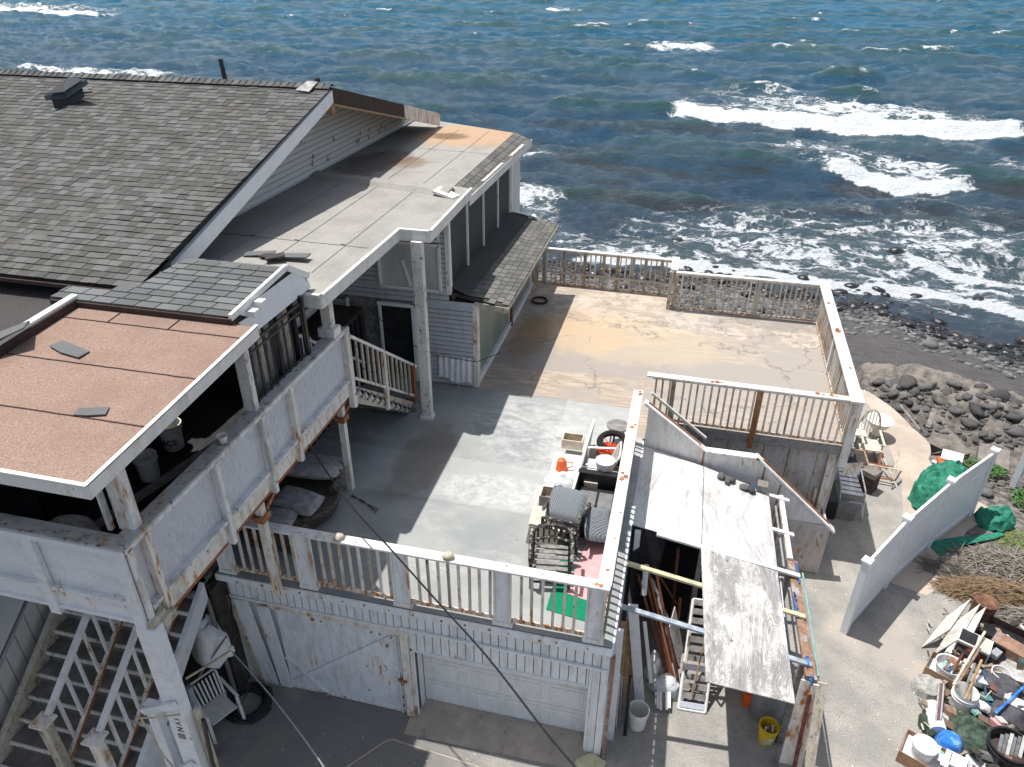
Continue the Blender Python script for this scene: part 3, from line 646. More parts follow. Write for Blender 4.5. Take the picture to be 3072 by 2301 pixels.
# flat roof wing
fr = [(-8.15,1.84),(-5.33,1.84),(-4.88,1.84),(-4.88,5.04),(-4.28,5.04),(-4.34,7.9),(-4.72,7.9),(-4.75,13.9),(-8.3,15.3)]
fr = [(-8.15,2.3),(-5.33,1.84),(-4.88,1.84),(-4.88,5.04),(-4.28,5.04),(-4.36,7.95),(-4.74,8.05),(-4.77,13.9),(-8.3,15.4)]
flat_roof = part('flat_roof', MB().prism(fr, ZF-.16, ZF), 'roof_cap', house)
sm = MB()
for xa in (-5.45, -6.35, -7.25): sm.bar((xa,2.6,ZF+.003), (xa-.12,13.9,ZF+.003), .10, .006, ch=0)
sm.bar((-8.1,4.0,ZF+.004), (-5.0,3.9,ZF+.004), .05,.004, ch=0); sm.bar((-7.6,11.4,ZF+.004), (-4.8,11.2,ZF+.004), .05,.004, ch=0)
part('roofing_seam', sm, 'roof_cap', flat_roof, kind='stuff')
ln = MB()
for xa in (-5.45, -6.35, -7.25): ln.bar((xa+.055,2.6,ZF+.004), (xa-.065,13.9,ZF+.004), .008, .010, ch=0)
ln.bar((-8.1,3.97,ZF+.004), (-5.0,3.87,ZF+.004), .008,.010, ch=0)
part('seam_tar', ln, 'grey_plastic', flat_roof, kind='stuff')
part('roof_curb', MB().add([(-8.15,7.95,ZF),(-4.62,7.15,ZF),(-4.62,7.30,ZF+.10),(-8.15,8.05,ZF+.07),(-8.15,8.45,ZF),(-4.62,7.75,ZF),(-4.62,7.6,ZF+.10),(-8.15,8.3,ZF+.07)],[(0,1,2,3),(3,2,6,7),(7,6,5,4),(1,5,6,2)]), 'roof_cap', flat_roof)
part('roof_curb', MB().slab([(-4.95,7.2,ZF+.11),(-4.45,7.05,ZF+.03),(-4.38,7.3,ZF+.03),(-4.9,7.6,ZF+.11)], .05), 'white_paint', flat_roof)
def fascia(p0, p1, z, h=.20, th=.03, m='trim_paint', par=None, nm='fascia'):
    v = Vector((p1[0]-p0[0], p1[1]-p0[1], 0)).normalized(); nrm = Vector((v.y,-v.x,0))
    a = Vector((*p0, z))+nrm*th/2; b_ = Vector((*p1, z))+nrm*th/2
    return part(nm, MB().bar(a-Vector((0,0,h/2))-v*.01, b_-Vector((0,0,h/2))+v*.01, th, h).bar(a+nrm*.02-Vector((0,0,.03)), b_+nrm*.02-Vector((0,0,.03)), .04, .05), m, par or flat_roof)
for a, b_ in (((-5.33,1.84),(-4.88,1.84)), ((-4.88,1.84),(-4.88,5.04)), ((-4.88,5.04),(-4.28,5.04)), ((-4.28,5.04),(-4.36,8.0))): fascia(a, b_, ZF+.01, .24)
# sloping shingled eave strip along the seaward half
SE0, SE1 = (8.0, ZF, 6.50), (14.1, ZF, 6.50)
es = part('eave_roof', MB().slab([(-4.76,7.95,ZF-.01),(-4.40,8.0,6.47),(-4.32,14.1,6.47),(-4.78,13.95,ZF-.01)], .05), 'dark_wood', house)
q = MB(); random.seed(5)
for r_ in range(3):
    yv = 7.95+random.random()*.2
    while yv < 13.9:
        w = random.choice((.24,.3,.3,.34)); f0, f1 = r_/3, (r_+1.15)/3; q.cur = random.random()
        X_ = lambda f, y: (-4.76+f*(.37+.09*(y-8)/6)); Z_ = lambda f: ZF-.01-f*.19
        y2 = min(yv+w, 14.0); q.add([(X_(f0,yv),yv,Z_(f0)+.006),(X_(f1,yv),yv,Z_(f1)+.020),(X_(f1,y2),y2-.02,Z_(f1)+.020),(X_(f0,y2),y2-.02,Z_(f0)+.006),(X_(f1,yv),yv,Z_(f1)),(X_(f1,y2),y2,Z_(f1))], [(0,1,2,3),(4,5,2,1)]); yv += w
part('shingle', q, 'shingle_brown', es, kind='stuff')
part('fascia', MB().bar((-4.37,7.95,6.38),(-4.29,14.1,6.38),.03,.20), 'trim_paint', es)
part('flashing', MB().bar((-4.42,9.2,6.50),(-4.40,11.0,6.50),.10,.03).bar((-4.36,11.8,6.50),(-4.34,13.2,6.50),.09,.04), 'white_rusty', es, label='curled strips of white metal flashing')
# walls below the flat roof: end wall facing the terrace, boards as pieces
YW = 6.43
end_wall = part('wall', MB().box(-8.1,-4.42,YW+.035,YW+.2,D,ZF-.17), 'grey_wood', house)
def board_x(parent, xa, xb, y, z0, h=.082, m='siding_paint', nm='siding_board'):
    return part(nm, MB().add([(xa,y-.014,z0),(xb,y-.014,z0),(xb,y+.016,z0+h),(xa,y+.016,z0+h),(xa,y+.02,z0),(xb,y+.02,z0)], [(0,1,2,3),(5,4,0,1)[::-1]]), m, parent)
z = D+.02
while z < 4.78:
    if z < 4.55: board_x(end_wall, -5.20, -3.85, YW, z)
    else: board_x(end_wall, -8.1, -3.85 if z < 4.66 else -4.42, YW, z)
    if z < 4.4: board_x(end_wall, -8.1, -6.75, YW, z)
    z += .108
board_x(end_wall, -5.25, -3.85, YW-.004, 4.50)
z = 4.86
while z < 6.4: board_x(end_wall, -4.60, -4.42, YW, z); board_x(end_wall, -8.1, -5.95, YW, z); z += .108
part('corner_trim', MB().box(-4.46,-4.38,YW-.02,YW+.05,4.80,6.42), 'white_paint', end_wall)
wnd = part('window', MB().box(-5.92,-4.62,YW-.012,YW+.03,4.90,5.86), 'plywood_window', end_wall, label='boarded grey window above the sliding door')
part('frame', MB().bar((-5.97,YW-.02,5.88),(-4.57,YW-.02,5.88),.06,.06).bar((-5.97,YW-.02,4.87),(-4.57,YW-.02,4.87),.06,.06).bar((-4.59,YW-.02,4.87),(-4.59,YW-.02,5.88),.06,.06).bar((-5.95,YW-.02,4.87),(-5.95,YW-.02,5.88),.06,.06), 'white_clean', wnd)
part('brace', MB().bar((-5.42,YW-.03,5.5),(-5.25,YW-.03,4.92),.07,.02,up=(0,1,0)), 'white_clean', wnd)
wn2 = part('window', MB().box(-5.8,-4.62,YW-.008,YW+.03,6.0,6.34), 'dark_glass', end_wall, label='narrow dark transom under the roof')
part('frame', MB().bar((-5.85,YW-.02,5.98),(-4.57,YW-.02,5.98),.06,.05).bar((-4.6,YW-.02,5.98),(-4.6,YW-.02,6.36),.06,.05).bar((-4.95,YW-.02,5.98),(-4.95,YW-.02,6.36),.06,.04), 'white_clean', wn2)
dr = part('sliding_door', MB().box(-6.72,-5.28,YW+.05,YW+.08,D,4.46), 'dark_glass', end_wall)
part('frame', MB().bar((-6.06,YW-.03,4.46),(-5.2,YW-.03,4.46),.08,.08).bar((-5.24,YW-.03,D),(-5.24,YW-.03,4.5),.08,.06,up=(0,1,0)).bar((-6.02,YW-.03,D),(-6.02,YW-.03,4.5),.06,.05,up=(0,1,0)).bar((-6.78,YW-.03,D),(-6.78,YW-.03,4.5),.06,.06,up=(0,1,0)), 'vinyl', dr)
part('pane', MB().box(-6.0,-5.27,YW+.02,YW+.04,D+.1,4.40), 'interior_dark', dr)
part('plank', MB().bar((-6.62,YW+.03,4.35),(-6.2,YW+.02,2.9),.09,.03,up=(0,1,0)).bar((-6.5,YW+.035,3.4),(-6.05,YW+.02,3.9),.08,.03,up=(0,1,0)), 'grey_wood', dr)
# tall sea-side windows above the lean-to roof
side_wall = part('wall', MB().box(-4.62,-4.42,YW+.05,13.2,4.3,6.5), 'siding_warm', house)
ye = [6.50,7.78,9.12,10.5,11.78]
for i in range(4):
    w_ = part('window', MB().box(-4.41,-4.395,ye[i]+.05,ye[i+1]-.05,4.86,6.42), 'dark_screen', side_wall)
    part('frame', MB().box(-4.42,-4.36,ye[i+1]-.03,ye[i+1]+.03,4.86,6.42).box(-4.42,-4.375,ye[i],ye[i+1],4.82,4.87), 'trim_paint', w_)
part('corner_trim', MB().box(-4.44,-4.34,11.84,11.96,4.9,6.42).box(-4.46,-4.36,6.43,6.53,4.8,6.42), 'white_clean', side_wall)
# glazed bump-out with its own shingled lean-to roof
bump_out = part('bump_out', MB().box(-4.5,-3.86,YW+.035,12.2,D,4.52), 'grey_wood', house)
part('corner_trim', MB().box(-3.90,-3.80,YW-.01,YW+.12,D,4.60).box(-3.92,-3.80,12.1,12.22,D,4.5), 'white_rusty', bump_out)
part('sill', MB().bar((-3.80,6.55,2.84),(-3.80,12.15,2.84),.10,.05).bar((-3.835,6.5,2.68),(-3.835,12.15,2.68),.05,.24), 'white_paint', bump_out)
for ya, yb in ((6.58,9.42),(9.52,12.0)):
    w_ = part('window', MB().box(-3.86,-3.835,ya,yb,2.9,4.42), 'screen_glass', bump_out); part('frame', MB().bar((-3.82,ya,2.88),(-3.82,ya,4.45),.04,.05).bar((-3.82,yb,2.88),(-3.82,yb,4.45),.04,.05).bar((-3.82,ya,4.45),(-3.82,yb,4.45),.04,.05), 'trim_paint', w_)
part('downspout', MB().tube([(-3.25,9.42,4.5),(-3.55,9.45,4.15),(-3.76,9.45,3.9),(-3.76,9.45,2.75)], .04, 8), 'rusty_metal', bump_out, smooth=True)
lt = part('lean_to_roof', MB().slab([(-4.42,6.45,4.86),(-3.16,6.50,4.60),(-3.13,12.35,4.60),(-4.42,12.0,4.88)], .06), 'dark_wood', house)
part('fascia', MB().bar((-3.145,6.46,4.55),(-3.115,12.35,4.55),.02,.09).bar((-3.86,6.46,4.62),(-3.13,6.46,4.55),.02,.12), 'cream_weathered', lt)
part('flashing', MB().add([(-4.42,6.46,4.98),(-3.98,6.46,4.80),(-3.92,12.1,4.83),(-4.42,12.0,5.02),(-4.40,11.2,5.03),(-4.1,11.9,4.90)], [(0,1,2,3)]), 'roll_dark', lt, label='black bitumen strip against the wall')
part('flashing', MB().bar((-4.38,11.95,5.0),(-3.7,12.1,4.84),.09,.02).bar((-4.1,12.05,4.94),(-3.75,12.2,4.86),.1,.02), 'white_clean', lt)
q = MB(); n = 9
for r_ in range(9):
    xa = -4.42+r_*.142; yv = 6.42+random.random()*.25
    while yv < 12.3:
        w = random.choice((.22,.26,.30)); q.cur = random.random(); y2 = min(yv+w, 12.34); za = 4.875-(r_*.142)*.206
        if r_*.142+.142 < 1.31: q.add([(xa,yv,za+.004),(xa+.144,yv,za-.014),(xa+.144,y2-.022,za-.014),(xa,y2-.022,za+.004),(xa+.152,yv,za-.04),(xa+.152,y2,za-.04)], [(0,1,2,3),(4,5,2,1)])
        yv += w
part('shingle', q, 'shingle_brown', lt, kind='stuff')
# tall peeling post carrying the flat roof, second one standing on the stair head
pp = part('post', MB().bar((-4.50,4.97,D),(-4.50,4.97,ZF-.2),.21,.15,up=(0,1,0),ch=.012), 'peeling_post', house, label='tall flaking white post from terrace to roof')
part('post_base', MB().box(-4.63,-4.37,4.86,5.08,D,D+.07), 'white_paint', pp)
pp2 = part('post', MB().bar((-5.06,2.30,5.78),(-5.06,2.30,ZF-.15),.17,.14,up=(0,1,0),ch=.01), 'peeling_post', house)
part('post_base', MB().box(-5.2,-4.92,2.18,2.42,5.76,5.90), 'white_paint', pp2)
# body under the roofs and the recessed porch walls
part('wall', MB().box(-30,-8.45,1.2,13.8,0,6.75), 'siding_warm', house)
part('wall', MB().box(-8.5,-8.1,-.2,15.2,0,6.45), 'siding_warm', house)
pw = part('wall', MB().box(-7.3,-7.1,2.6,YW,4.5,6.5), 'siding_paint', house)
z = 4.6
while z < 6.4:
    part('siding_board', MB().add([(-7.08,2.6,z),(-7.08,YW,z),(-7.1,YW,z+.132),(-7.1,2.6,z+.132),(-7.1,2.6,z),(-7.1,YW,z)], [(0,1,2,3),(4,5,1,0)]), 'siding_warm', pw); z += .15
part('window', MB().box(-7.1,-7.05,3.6,5.6,4.75,5.6), 'dark_glass', pw)
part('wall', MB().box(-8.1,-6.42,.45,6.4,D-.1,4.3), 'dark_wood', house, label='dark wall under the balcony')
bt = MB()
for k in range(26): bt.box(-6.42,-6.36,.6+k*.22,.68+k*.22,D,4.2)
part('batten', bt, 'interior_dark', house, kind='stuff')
# skylight, vent pipe, ridge patch
Q_ = [Vector(spot(131,288,z=8.551)), Vector(spot(192,281,z=8.551)), Vector(spot(259,238,z=8.831)), Vector(spot(206,231,z=8.813))]
skl = part('skylight', MB().slab(Q_, .10), 'skylight_frame', house); ctr = sum(Q_, Vector())/4
part('pane', MB().slab([ctr+(v-ctr)*.82+Vector((0,-.01,.02)) for v in Q_], .02), 'plexi', skl)
low = [ctr+(v-ctr)*.72 for v in Q_]
part('kerb', MB().add([tuple(v-Vector((0,0,.30))) for v in low]+[tuple(v-Vector((0,0,.05))) for v in low], [(0,1,5,4),(1,2,6,5),(2,3,7,6),(3,0,4,7)]), 'skylight_frame', skl)
part('flashing', MB().bar(spot(236,284,z=8.448),spot(272,262,z=8.588),.08,.02), 'white_clean', skl)
part('vent_pipe', MB().tube([(-9.785,7.846,8.476),(-9.822,7.846,9.112)], .05, 10), 'skylight_frame', house, smooth=True)
part('ridge_patch', MB().slab([(-7.793,7.192,8.654),(-7.466,7.145,8.644),(-7.419,7.472,8.785),(-7.653,7.491,8.794)], .02), 'grey_cloth', house)
part('ridge_patch', MB().lathe((-7.466,7.566,8.756), [(.02,0),(.07,.02),(.05,.09),(.01,.1)], 8), 'black_plastic', house)

# low dark roof between the main eave and the pink roof (front left)
part('side_roof', MB().prism([(-30,-3.2),(-7.5,-3.2),(-7.5,1.2),(-30,1.2)], 6.50, 6.66), 'roll_dark', house)
part('fascia', MB().bar((-30,0.759,6.886),(-7.2,0.759,6.886),.03,.06), 'dark_brown', house)
for tq in range(1): pass
# small shingled roof beside the pink roof
sr = part('small_roof', MB().add([(-5.15,.02,7.08),(-5.15,1.42,7.20),(-5.15,1.98,6.86),(-6.70,1.98,6.86),(-6.72,1.42,7.20),(-6.86,.45,7.12),(-5.15,.02,6.7),(-5.15,1.98,6.66),(-6.70,1.98,6.66),(-6.86,.45,6.7),(-7.8,.25,7.10),(-7.8,.02,7.08),(-7.8,.02,6.7),(-7.8,.25,6.7)],
    [(0,1,4,5,10,11),(1,2,3,4),(0,6,7,2,1),(2,7,8,3),(0,11,12,6),(5,4,3,8,9),(10,5,9,13),(11,10,13,12)]), 'dark_wood', house)
q = MB(); random.seed(9)
for r_ in range(9):
    f0 = r_/9; f1 = (r_+1)/9; xa = -5.16+random.random()*.1-.1
    while xa > -8.5+f0*.5:
        w = random.uniform(.3,.36); q.cur = random.random(); x2 = xa-w
        lim = np.interp((f0+f1)*.71, [.0,.25,.45,1.42], [-7.8,-7.8,-6.86,-6.72])
        if xa <= lim+.02: break
        x2 = max(x2, lim)
        y0_, y1_ = .0+f0*1.42, .0+f1*1.42+.02; z0_, z1_ = 7.08+f0*.12, 7.08+f1*.12
        q.add([(xa-.016,y0_,z0_+.024),(x2,y0_,z0_+.024),(x2,y1_,z1_+.010),(xa-.016,y1_,z1_+.010),(xa-.006,y0_,z0_+.004),(x2,y0_,z0_+.004)], [(3,2,1,0),(4,0,1,5)]); xa = x2
    q.cur = .5
    q.add([(-5.18,.0+f0*1.42,7.08+f0*.12+.022),(-5.38+.02*(r_%2)*4,.0+f0*1.42,7.08+f0*.12+.022),(-5.38+.02*(r_%2)*4,f1*1.42+.01,7.08+f1*.12+.010),(-5.18,f1*1.42+.01,7.08+f1*.12+.010)], [(3,2,1,0)])
xa = -5.18
while xa > -6.55:
    q.cur = random.random(); q.add([(xa,1.28,7.215),(xa-.2,1.28,7.208),(xa-.2,1.62,7.14),(xa,1.62,7.15),(xa,1.28,7.2),(xa-.2,1.28,7.19)], [(3,2,1,0),(4,0,1,5)]); xa -= .19
part('shingle', q, 'shingle_small', sr, kind='stuff')
part('drip_edge', MB().add([(-5.13,-.03,7.07),(-7.8,-.03,7.06),(-7.8,-.03,6.98),(-5.13,-.03,6.98),(-5.13,.02,7.08),(-7.8,.02,7.08)], [(0,1,2,3),(1,0,4,5)]).box(-7.8,-5.13,-.02,.02,6.92,7.07), 'dark_brown', sr)
part('rake_board', MB().bar((-5.125,-.02,7.10),(-5.125,1.42,7.23),.05,.09).bar((-5.125,1.42,7.23),(-5.125,2.0,6.88),.05,.09), 'white_clean', sr)
for zz in range(3): part('siding_board', MB().add([(-5.10,.12+.1*zz,6.70+.13*zz),(-5.10,1.98-.1*zz,6.70+.13*zz),(-5.13,1.98-.1*zz,6.83+.13*zz),(-5.13,.12,6.83+.13*zz),(-5.13,.12,6.70+.13*zz),(-5.13,1.98,6.70+.13*zz)], [(0,1,2,3),(4,5,1,0)]), 'vinyl', sr)
part('vent_hood', MB().box(-5.08,-4.98,.28,.40,6.98,7.06).box(-5.08,-4.97,.46,.58,7.02,7.12), 'white_clean', sr)
for k, (sx, sy, w, a) in enumerate(((-6.6,3.1,.5,.2),(-6.35,3.0,.35,-.3),(-5.95,3.05,.55,.05),(-6.2,2.9,.3,.5))):
    c_, s_ = cos(a), sin(a); P4 = [(sx+c_*i-s_*j, sy+s_*i+c_*j, ZF+.03+.02*k+(.03 if i > 0 else 0)) for i, j in ((-w/2,-.1),(w/2,-.1),(w/2,.1),(-w/2,.1))]
    sh = solo('loose_shingle', MB().slab(P4, .02), 'roll_dark' if k % 2 else 'shingle_small', ('broad dark loose shingle, leftmost of the heap on the flat roof','short pale loose shingle crossing the heap on the flat roof','longest loose shingle, rightmost of the heap on the flat roof','small pale shingle lying under the heap on the flat roof')[k], 'roof shingle', 'loose shingles heaped on the flat roof')

# ---------------------------------------------------------------- balcony with the pink roof
BX, BY = -4.94, -2.74; BZ = 5.74
bal = thing('balcony', 'weathered white boarded balcony on rusty posts under a pink gravelled roof', 'balcony', (-6.2, -1, 4.6))
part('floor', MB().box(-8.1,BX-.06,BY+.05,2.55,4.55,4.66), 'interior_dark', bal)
prf = part('roof', MB().slab([(-4.82,-3.0,6.80),(-4.82,.0,7.00),(-7.42,.0,7.00),(-7.42,-3.0,6.80)], .12), 'roll_pink', bal, label='pinkish brown mineral felt roof')
sq = MB()
for ya in (-.30, -1.22, -2.12):
    zz = 6.80+(ya+3)*.0667+.004; pts = [(-4.84-.13*i, ya+.004*random.uniform(-1,1), zz) for i in range(21)]
    for a, b_ in zip(pts[:-1], pts[1:]): sq.bar(a, b_, .014, .010, ch=0)
for xa in (-5.85, -6.72): sq.bar((xa,-.30,6.985),(xa,-.02,7.004),.012,.010,ch=0)
part('roofing_seam', sq, 'dark_brown', prf, kind='stuff')
part('fascia', MB().bar((-4.79,-3.03,6.74),(-4.79,.0,6.94),.03,.17).bar((-4.80,-3.04,6.815),(-4.80,.02,7.018),.05,.02), 'trim_paint', bal)
part('fascia', MB().bar((-7.6,-3.03,6.74),(-4.78,-3.03,6.74),.03,.17).bar((-7.6,-3.03,6.815),(-4.78,-3.03,6.815),.05,.02), 'trim_paint', bal)
part('kerb', MB().bar((-7.46,-3.0,6.96),(-7.46,.06,7.12),.10,.05).bar((-7.44,-3.0,6.87),(-7.44,.06,7.04),.04,.16), 'white_clean', bal)
part('kerb', MB().bar((-7.40,-3.0,6.86),(-7.40,.0,7.04),.03,.13).bar((-7.39,-.02,7.05),(-5.12,-.02,7.05),.03,.06), 'dark_brown', bal)
pst = (-4.95-.18, -4.95-.18)
part('post', MB().bar((-5.10,-2.42,BZ),(-5.10,-2.42,6.72),.20,.12,up=(0,1,0)), 'balcony_paint', bal)
part('post', MB().bar((-5.28,-2.50,BZ),(-5.28,-2.50,6.71),.05,.06,up=(0,1,0)), 'balcony_paint', bal)
part('post', MB().bar((-5.08,-.02,BZ),(-5.08,-.02,6.87),.17,.10,up=(0,1,0)), 'balcony_paint', bal)
# cap rails
part('cap_rail', MB().bar((-5.03,BY-.02,BZ),(-5.03,2.62,BZ),.21,.045), 'cap_weathered', bal, label='stained flat cap rail on the side')
part('cap_rail', MB().bar((-8.4,BY+.06,BZ+.002),(-4.93,BY+.06,BZ+.002),.20,.045), 'cap_weathered', bal, label='stained flat cap rail on the front')
part('edge_strip', MB().bar((-4.93,BY-.02,BZ-.03),(-4.93,2.62,BZ-.03),.03,.06), 'balcony_paint', bal)
# side panels between posts, bottom rail, deck beam
sp_y = [-2.44,-1.14,-.06,.72,2.58]
part('edge_strip', MB().bar((-8.4,BY-.05,BZ-.03),(-4.93,BY-.05,BZ-.03),.03,.07), 'balcony_front', bal)
for a, b_ in zip(sp_y[:-1], sp_y[1:]): part('panel', MB().box(BX-.09,BX-.06,a,b_,4.80,BZ-.03), 'panel_paint', bal)
for yv, m_ in zip(sp_y, ('white_rusty','balcony_paint','balcony_paint','white_rusty','white_rusty')): part('post', MB().bar((BX-.01,yv,4.42 if yv < 2 else 4.25),(BX-.01,yv,BZ-.04),.10,.08,up=(0,1,0)), m_, bal)
part('post', MB().bar((BX-.01,-2.70,4.45),(BX-.01,-2.70,BZ-.04),.07,.08,up=(0,1,0)), 'balcony_paint', bal)
part('post', MB().bar((BX-.0,2.66,4.20),(BX-.0,2.66,BZ),.05,.08,up=(0,1,0)), 'balcony_paint', bal)
part('panel', MB().box(BX-.09,BX-.06,-2.72,-2.45,4.62,BZ-.03), 'panel_paint', bal)
part('bottom_rail', MB().bar((BX-.02,BY+.1,4.80),(BX-.02,2.5,4.80),.09,.05), 'balcony_paint', bal)
part('beam', MB().bar((BX-.06,BY+.05,4.62),(BX-.06,2.56,4.62),.06,.27), 'white_rusty', bal)
bj = MB()
for k in range(58): bj.box(BX-.055,BX-.024,BY+.12+k*.09,BY+.13+k*.09,4.74,4.757)
part('deck_board_gap', bj, 'dark_wood', bal, kind='stuff')  # dark slips stand for the gaps between floorboards
part('beam', MB().bar((BX-.12,BY+.1,4.44),(BX-.12,2.5,4.44),.08,.14), 'rust_iron', bal)
# front
fp = [-8.3,-7.22,-6.14,-5.02]
for a, b_ in zip(fp[:-1], fp[1:]): part('panel', MB().box(a,b_,BY+.02,BY+.05,4.98,BZ-.04), 'balcony_front', bal)
for xv in fp[1:]: part('post', MB().bar((xv,BY-.02,4.56),(xv,BY-.02,BZ-.03),.13,.07,up=(0,1,0)), 'balcony_front', bal)
part('post', MB().bar((-4.97,BY+.03,4.5),(-4.97,BY+.03,BZ-.04),.06,.06,up=(0,1,0)), 'balcony_front', bal)
part('bottom_rail', MB().bar((-8.4,BY,4.95),(-5.02,BY,4.95),.08,.05), 'balcony_front', bal)
part('beam', MB().bar((-8.4,BY+.02,4.80),(-4.98,BY+.02,4.80),.06,.24).bar((-8.4,BY+.0,4.665),(-4.98,BY+.0,4.665),.07,.05), 'balcony_front', bal)
part('beam_end', MB().box(-5.0,-4.88,BY-.02,BY+.20,4.56,4.70).box(-4.98,-4.84,BY+.1,BY+.3,4.50,4.62), 'cream_weathered', bal)
cp = part('post', MB().bar((-4.98,BY+.02,-.0),(-4.98,BY+.02,4.60),.25,.16,up=(0,1,0),ch=.01), 'balcony_front', bal, label='thick square corner post reaching the ground')
words('I', .10, 'black_ink', cp, Vector((-4.97,BY-.065,3.07))-wloc(bal), (pi/2,pi/2,0)); words('V', .11, 'black_ink', cp, Vector((-4.97,BY-.065,2.99))-wloc(bal), (pi/2,pi/2,0)); words('N', .12, 'black_ink', cp, Vector((-4.97,BY-.065,2.88))-wloc(bal), (pi/2,pi/2,0))
for ch_ in cp.children: ch_.location.x += .0
part('post', MB().bar((-4.80,BY+.10,0),(-4.80,BY+.10,3.1),.07,.07,up=(0,1,0)), 'cream_weathered', bal)
part('plate', MB().box(-5.02,-4.93,BY-.068,BY-.06,2.70,2.79), 'grey_plastic', cp)
part('post', MB().bar((-5.40,BY+.05,0),(-5.40,BY+.05,3.10),.14,.10,up=(0,1,0)), 'balcony_front', bal)
part('brace', MB().bar((-5.46,BY-.04,3.02),(-4.86,BY-.10,3.42),.10,.04,up=(0,1,0)), 'balcony_front', bal)
part('brace', MB().bar((-5.42,BY-.04,1.75),(-4.92,BY-.10,2.25),.09,.04,up=(0,1,0)), 'balcony_front', bal)
part('rope', MB().tube([(-5.5,BY-.12,3.0),(-5.2,BY-.14,3.13),(-4.85,BY-.10,3.25)], .012, 5).tube([(-5.46,BY-.1,3.0),(-5.3,BY-.12,2.3),(-5.25,BY-.1,2.1)], .012, 5), 'rope_tan', bal)
part('cable', MB().tube([(-4.70,BY+.05,3.0),(-4.72,BY+.0,2.2),(-4.68,BY,1.2),(-4.66,BY+.05,0.05)], .025, 6), 'black_plastic', bal)
# rusty support posts standing on the terrace
for yv, zb in ((2.36,D),(-.30,D)):
    sp_ = part('post', MB().bar((-5.08,yv,zb),(-5.08,yv,4.42),.11,.11,up=(0,1,0)), 'white_rusty', bal)
    part('bracket', MB().box(-5.17,-4.99,yv-.1,yv+.1,4.08,4.18).bar((-5.08,yv+.03,4.12),(-5.02,yv+.34,4.36),.05,.06), 'rust_iron', sp_)
# gate of black bars with old planks behind
gt = thing('bar_gate', 'black iron bar gate in front of old planks on the balcony side', 'gate', (-5.1,.85,5.76))
for k in range(9): part('bar', MB().tube([(-5.08,.16+k*.175,5.74),(-5.08,.16+k*.175,6.62)], .014, 6), 'black_plastic', gt)
part('crossbar', MB().bar((-5.08,.1,6.50),(-5.08,1.62,6.50),.02,.035).bar((-5.08,.1,5.80),(-5.08,1.62,5.80),.02,.03).bar((-5.08,.1,6.62),(-5.08,1.62,6.62),.03,.04), 'black_plastic', gt)
part('gate_post', MB().bar((-5.08,1.60,5.70),(-5.08,1.60,6.72),.07,.07,up=(0,1,0)), 'black_plastic', gt)
for k in range(8): part('plank', MB().bar((-5.28-.02*(k%3),.2+k*.18,5.3),(-5.28-.02*(k%2),.2+k*.18,6.68),.03,.13,up=(0,1,0)), ('grey_wood','dark_wood','grey_wood','cream_weathered')[k%4], gt)
# near-black walls added to keep light out under the pink roof, and dark shelves
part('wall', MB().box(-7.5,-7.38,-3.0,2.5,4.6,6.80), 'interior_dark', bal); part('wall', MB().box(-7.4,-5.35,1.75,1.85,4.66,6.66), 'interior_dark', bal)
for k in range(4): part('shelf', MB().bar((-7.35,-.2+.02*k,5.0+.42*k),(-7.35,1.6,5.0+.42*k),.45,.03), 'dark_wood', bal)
# things on the balcony
tag(solo('plank', MB().bar((-6.62,-2.3,4.82),(-5.72,1.35,4.86),.16,.035), 'grey_wood', 'long grey plank lying along the dark balcony floor', 'plank'))
solo('plank', MB().bar((-6.35,-1.0,4.70),(-5.75,1.5,4.72),.10,.04), 'dark_wood', 'dark thin plank beside the long grey plank', 'plank')
def bucket(name, loc, label, m='white_plastic', r=.145, h=.37, handle=True, lid=False, cat='bucket', group=None, fill=None):
    t_ = thing(name, label, cat, loc, group)
    pr = [(r*.84,0),(r*.97,h*.78),(r*1.06,h*.80),(r*1.06,h*.84),(r,h*.85),(r*1.02,h*.96),(r*1.07,h*.97),(r*1.07,h)]
    if not lid: pr += [(r*.97,h),(r*.80,.02)]
    part('body', MB().lathe((0,0,0), pr, 24), m, t_, smooth=True, local=True)
    if lid: part('lid', MB().lathe((0,0,h), [(r*1.09,-.03),(r*1.09,.008),(r*1.0,.012),(r*.98,-.002),(r*.3,-.002),(r*.28,.012),(r*.12,.014),(r*.1,.03),(.001,.032)], 24), 'white_plastic', t_, smooth=True, local=True)
    if fill: part('contents', MB().lathe((0,0,h*.55), [(r*.85,0),(r*.5,.03),(.001,.02)], 12), fill, t_, local=True)
    if handle: part('handle', MB().tube([(r*1.04*cos(a),-.0-r*.9*sin(a)*.55,h*.82-r*1.1*sin(a)) for a in np.linspace(0,pi,12)], .004, 4), 'aluminium', t_, local=True)
    return t_
bk = bucket('bucket', (-6.75,.28,4.66), 'big white bucket with purple printed letters behind the plank', r=.165, h=.42)
words('ACE', .13, 'purple_ink', bk, (0,-.168,.2), (pi/2,0,.15), wrap=.165)
for o_ in bk.children:
    if o_.name.startswith('lettering'): o_.location = (.06,-.158,.17); o_.rotation_euler = (pi/2,0,.3)
bucket('bucket', (-6.62,-.45,4.66), 'plain white open bucket nearest the roof corner on the balcony', r=.15, h=.38)
mg = thing('measuring_cup', 'small white plastic pot with a stub handle on the balcony cap rail', 'cup', (-5.02,-.80,BZ+.02))
part('body', MB().lathe((0,0,0), [(.045,0),(.06,.09),(.068,.1),(.055,.095),(.04,.01)], 16), 'white_plastic', mg, smooth=True, local=True); part('handle', MB().bar((-.05,0,.05),(-.14,.02,.05),.012,.02), 'white_plastic', mg, local=True)
solo('bundled_cloth', MB().lathe((-6.25,-2.25,4.9), [(.30,0),(.36,.15),(.30,.38),(.14,.52),(.05,.55)], 14), 'grey_cloth', 'pale patterned bundle of cloth behind the front balcony rail', 'bundle', smooth=True)
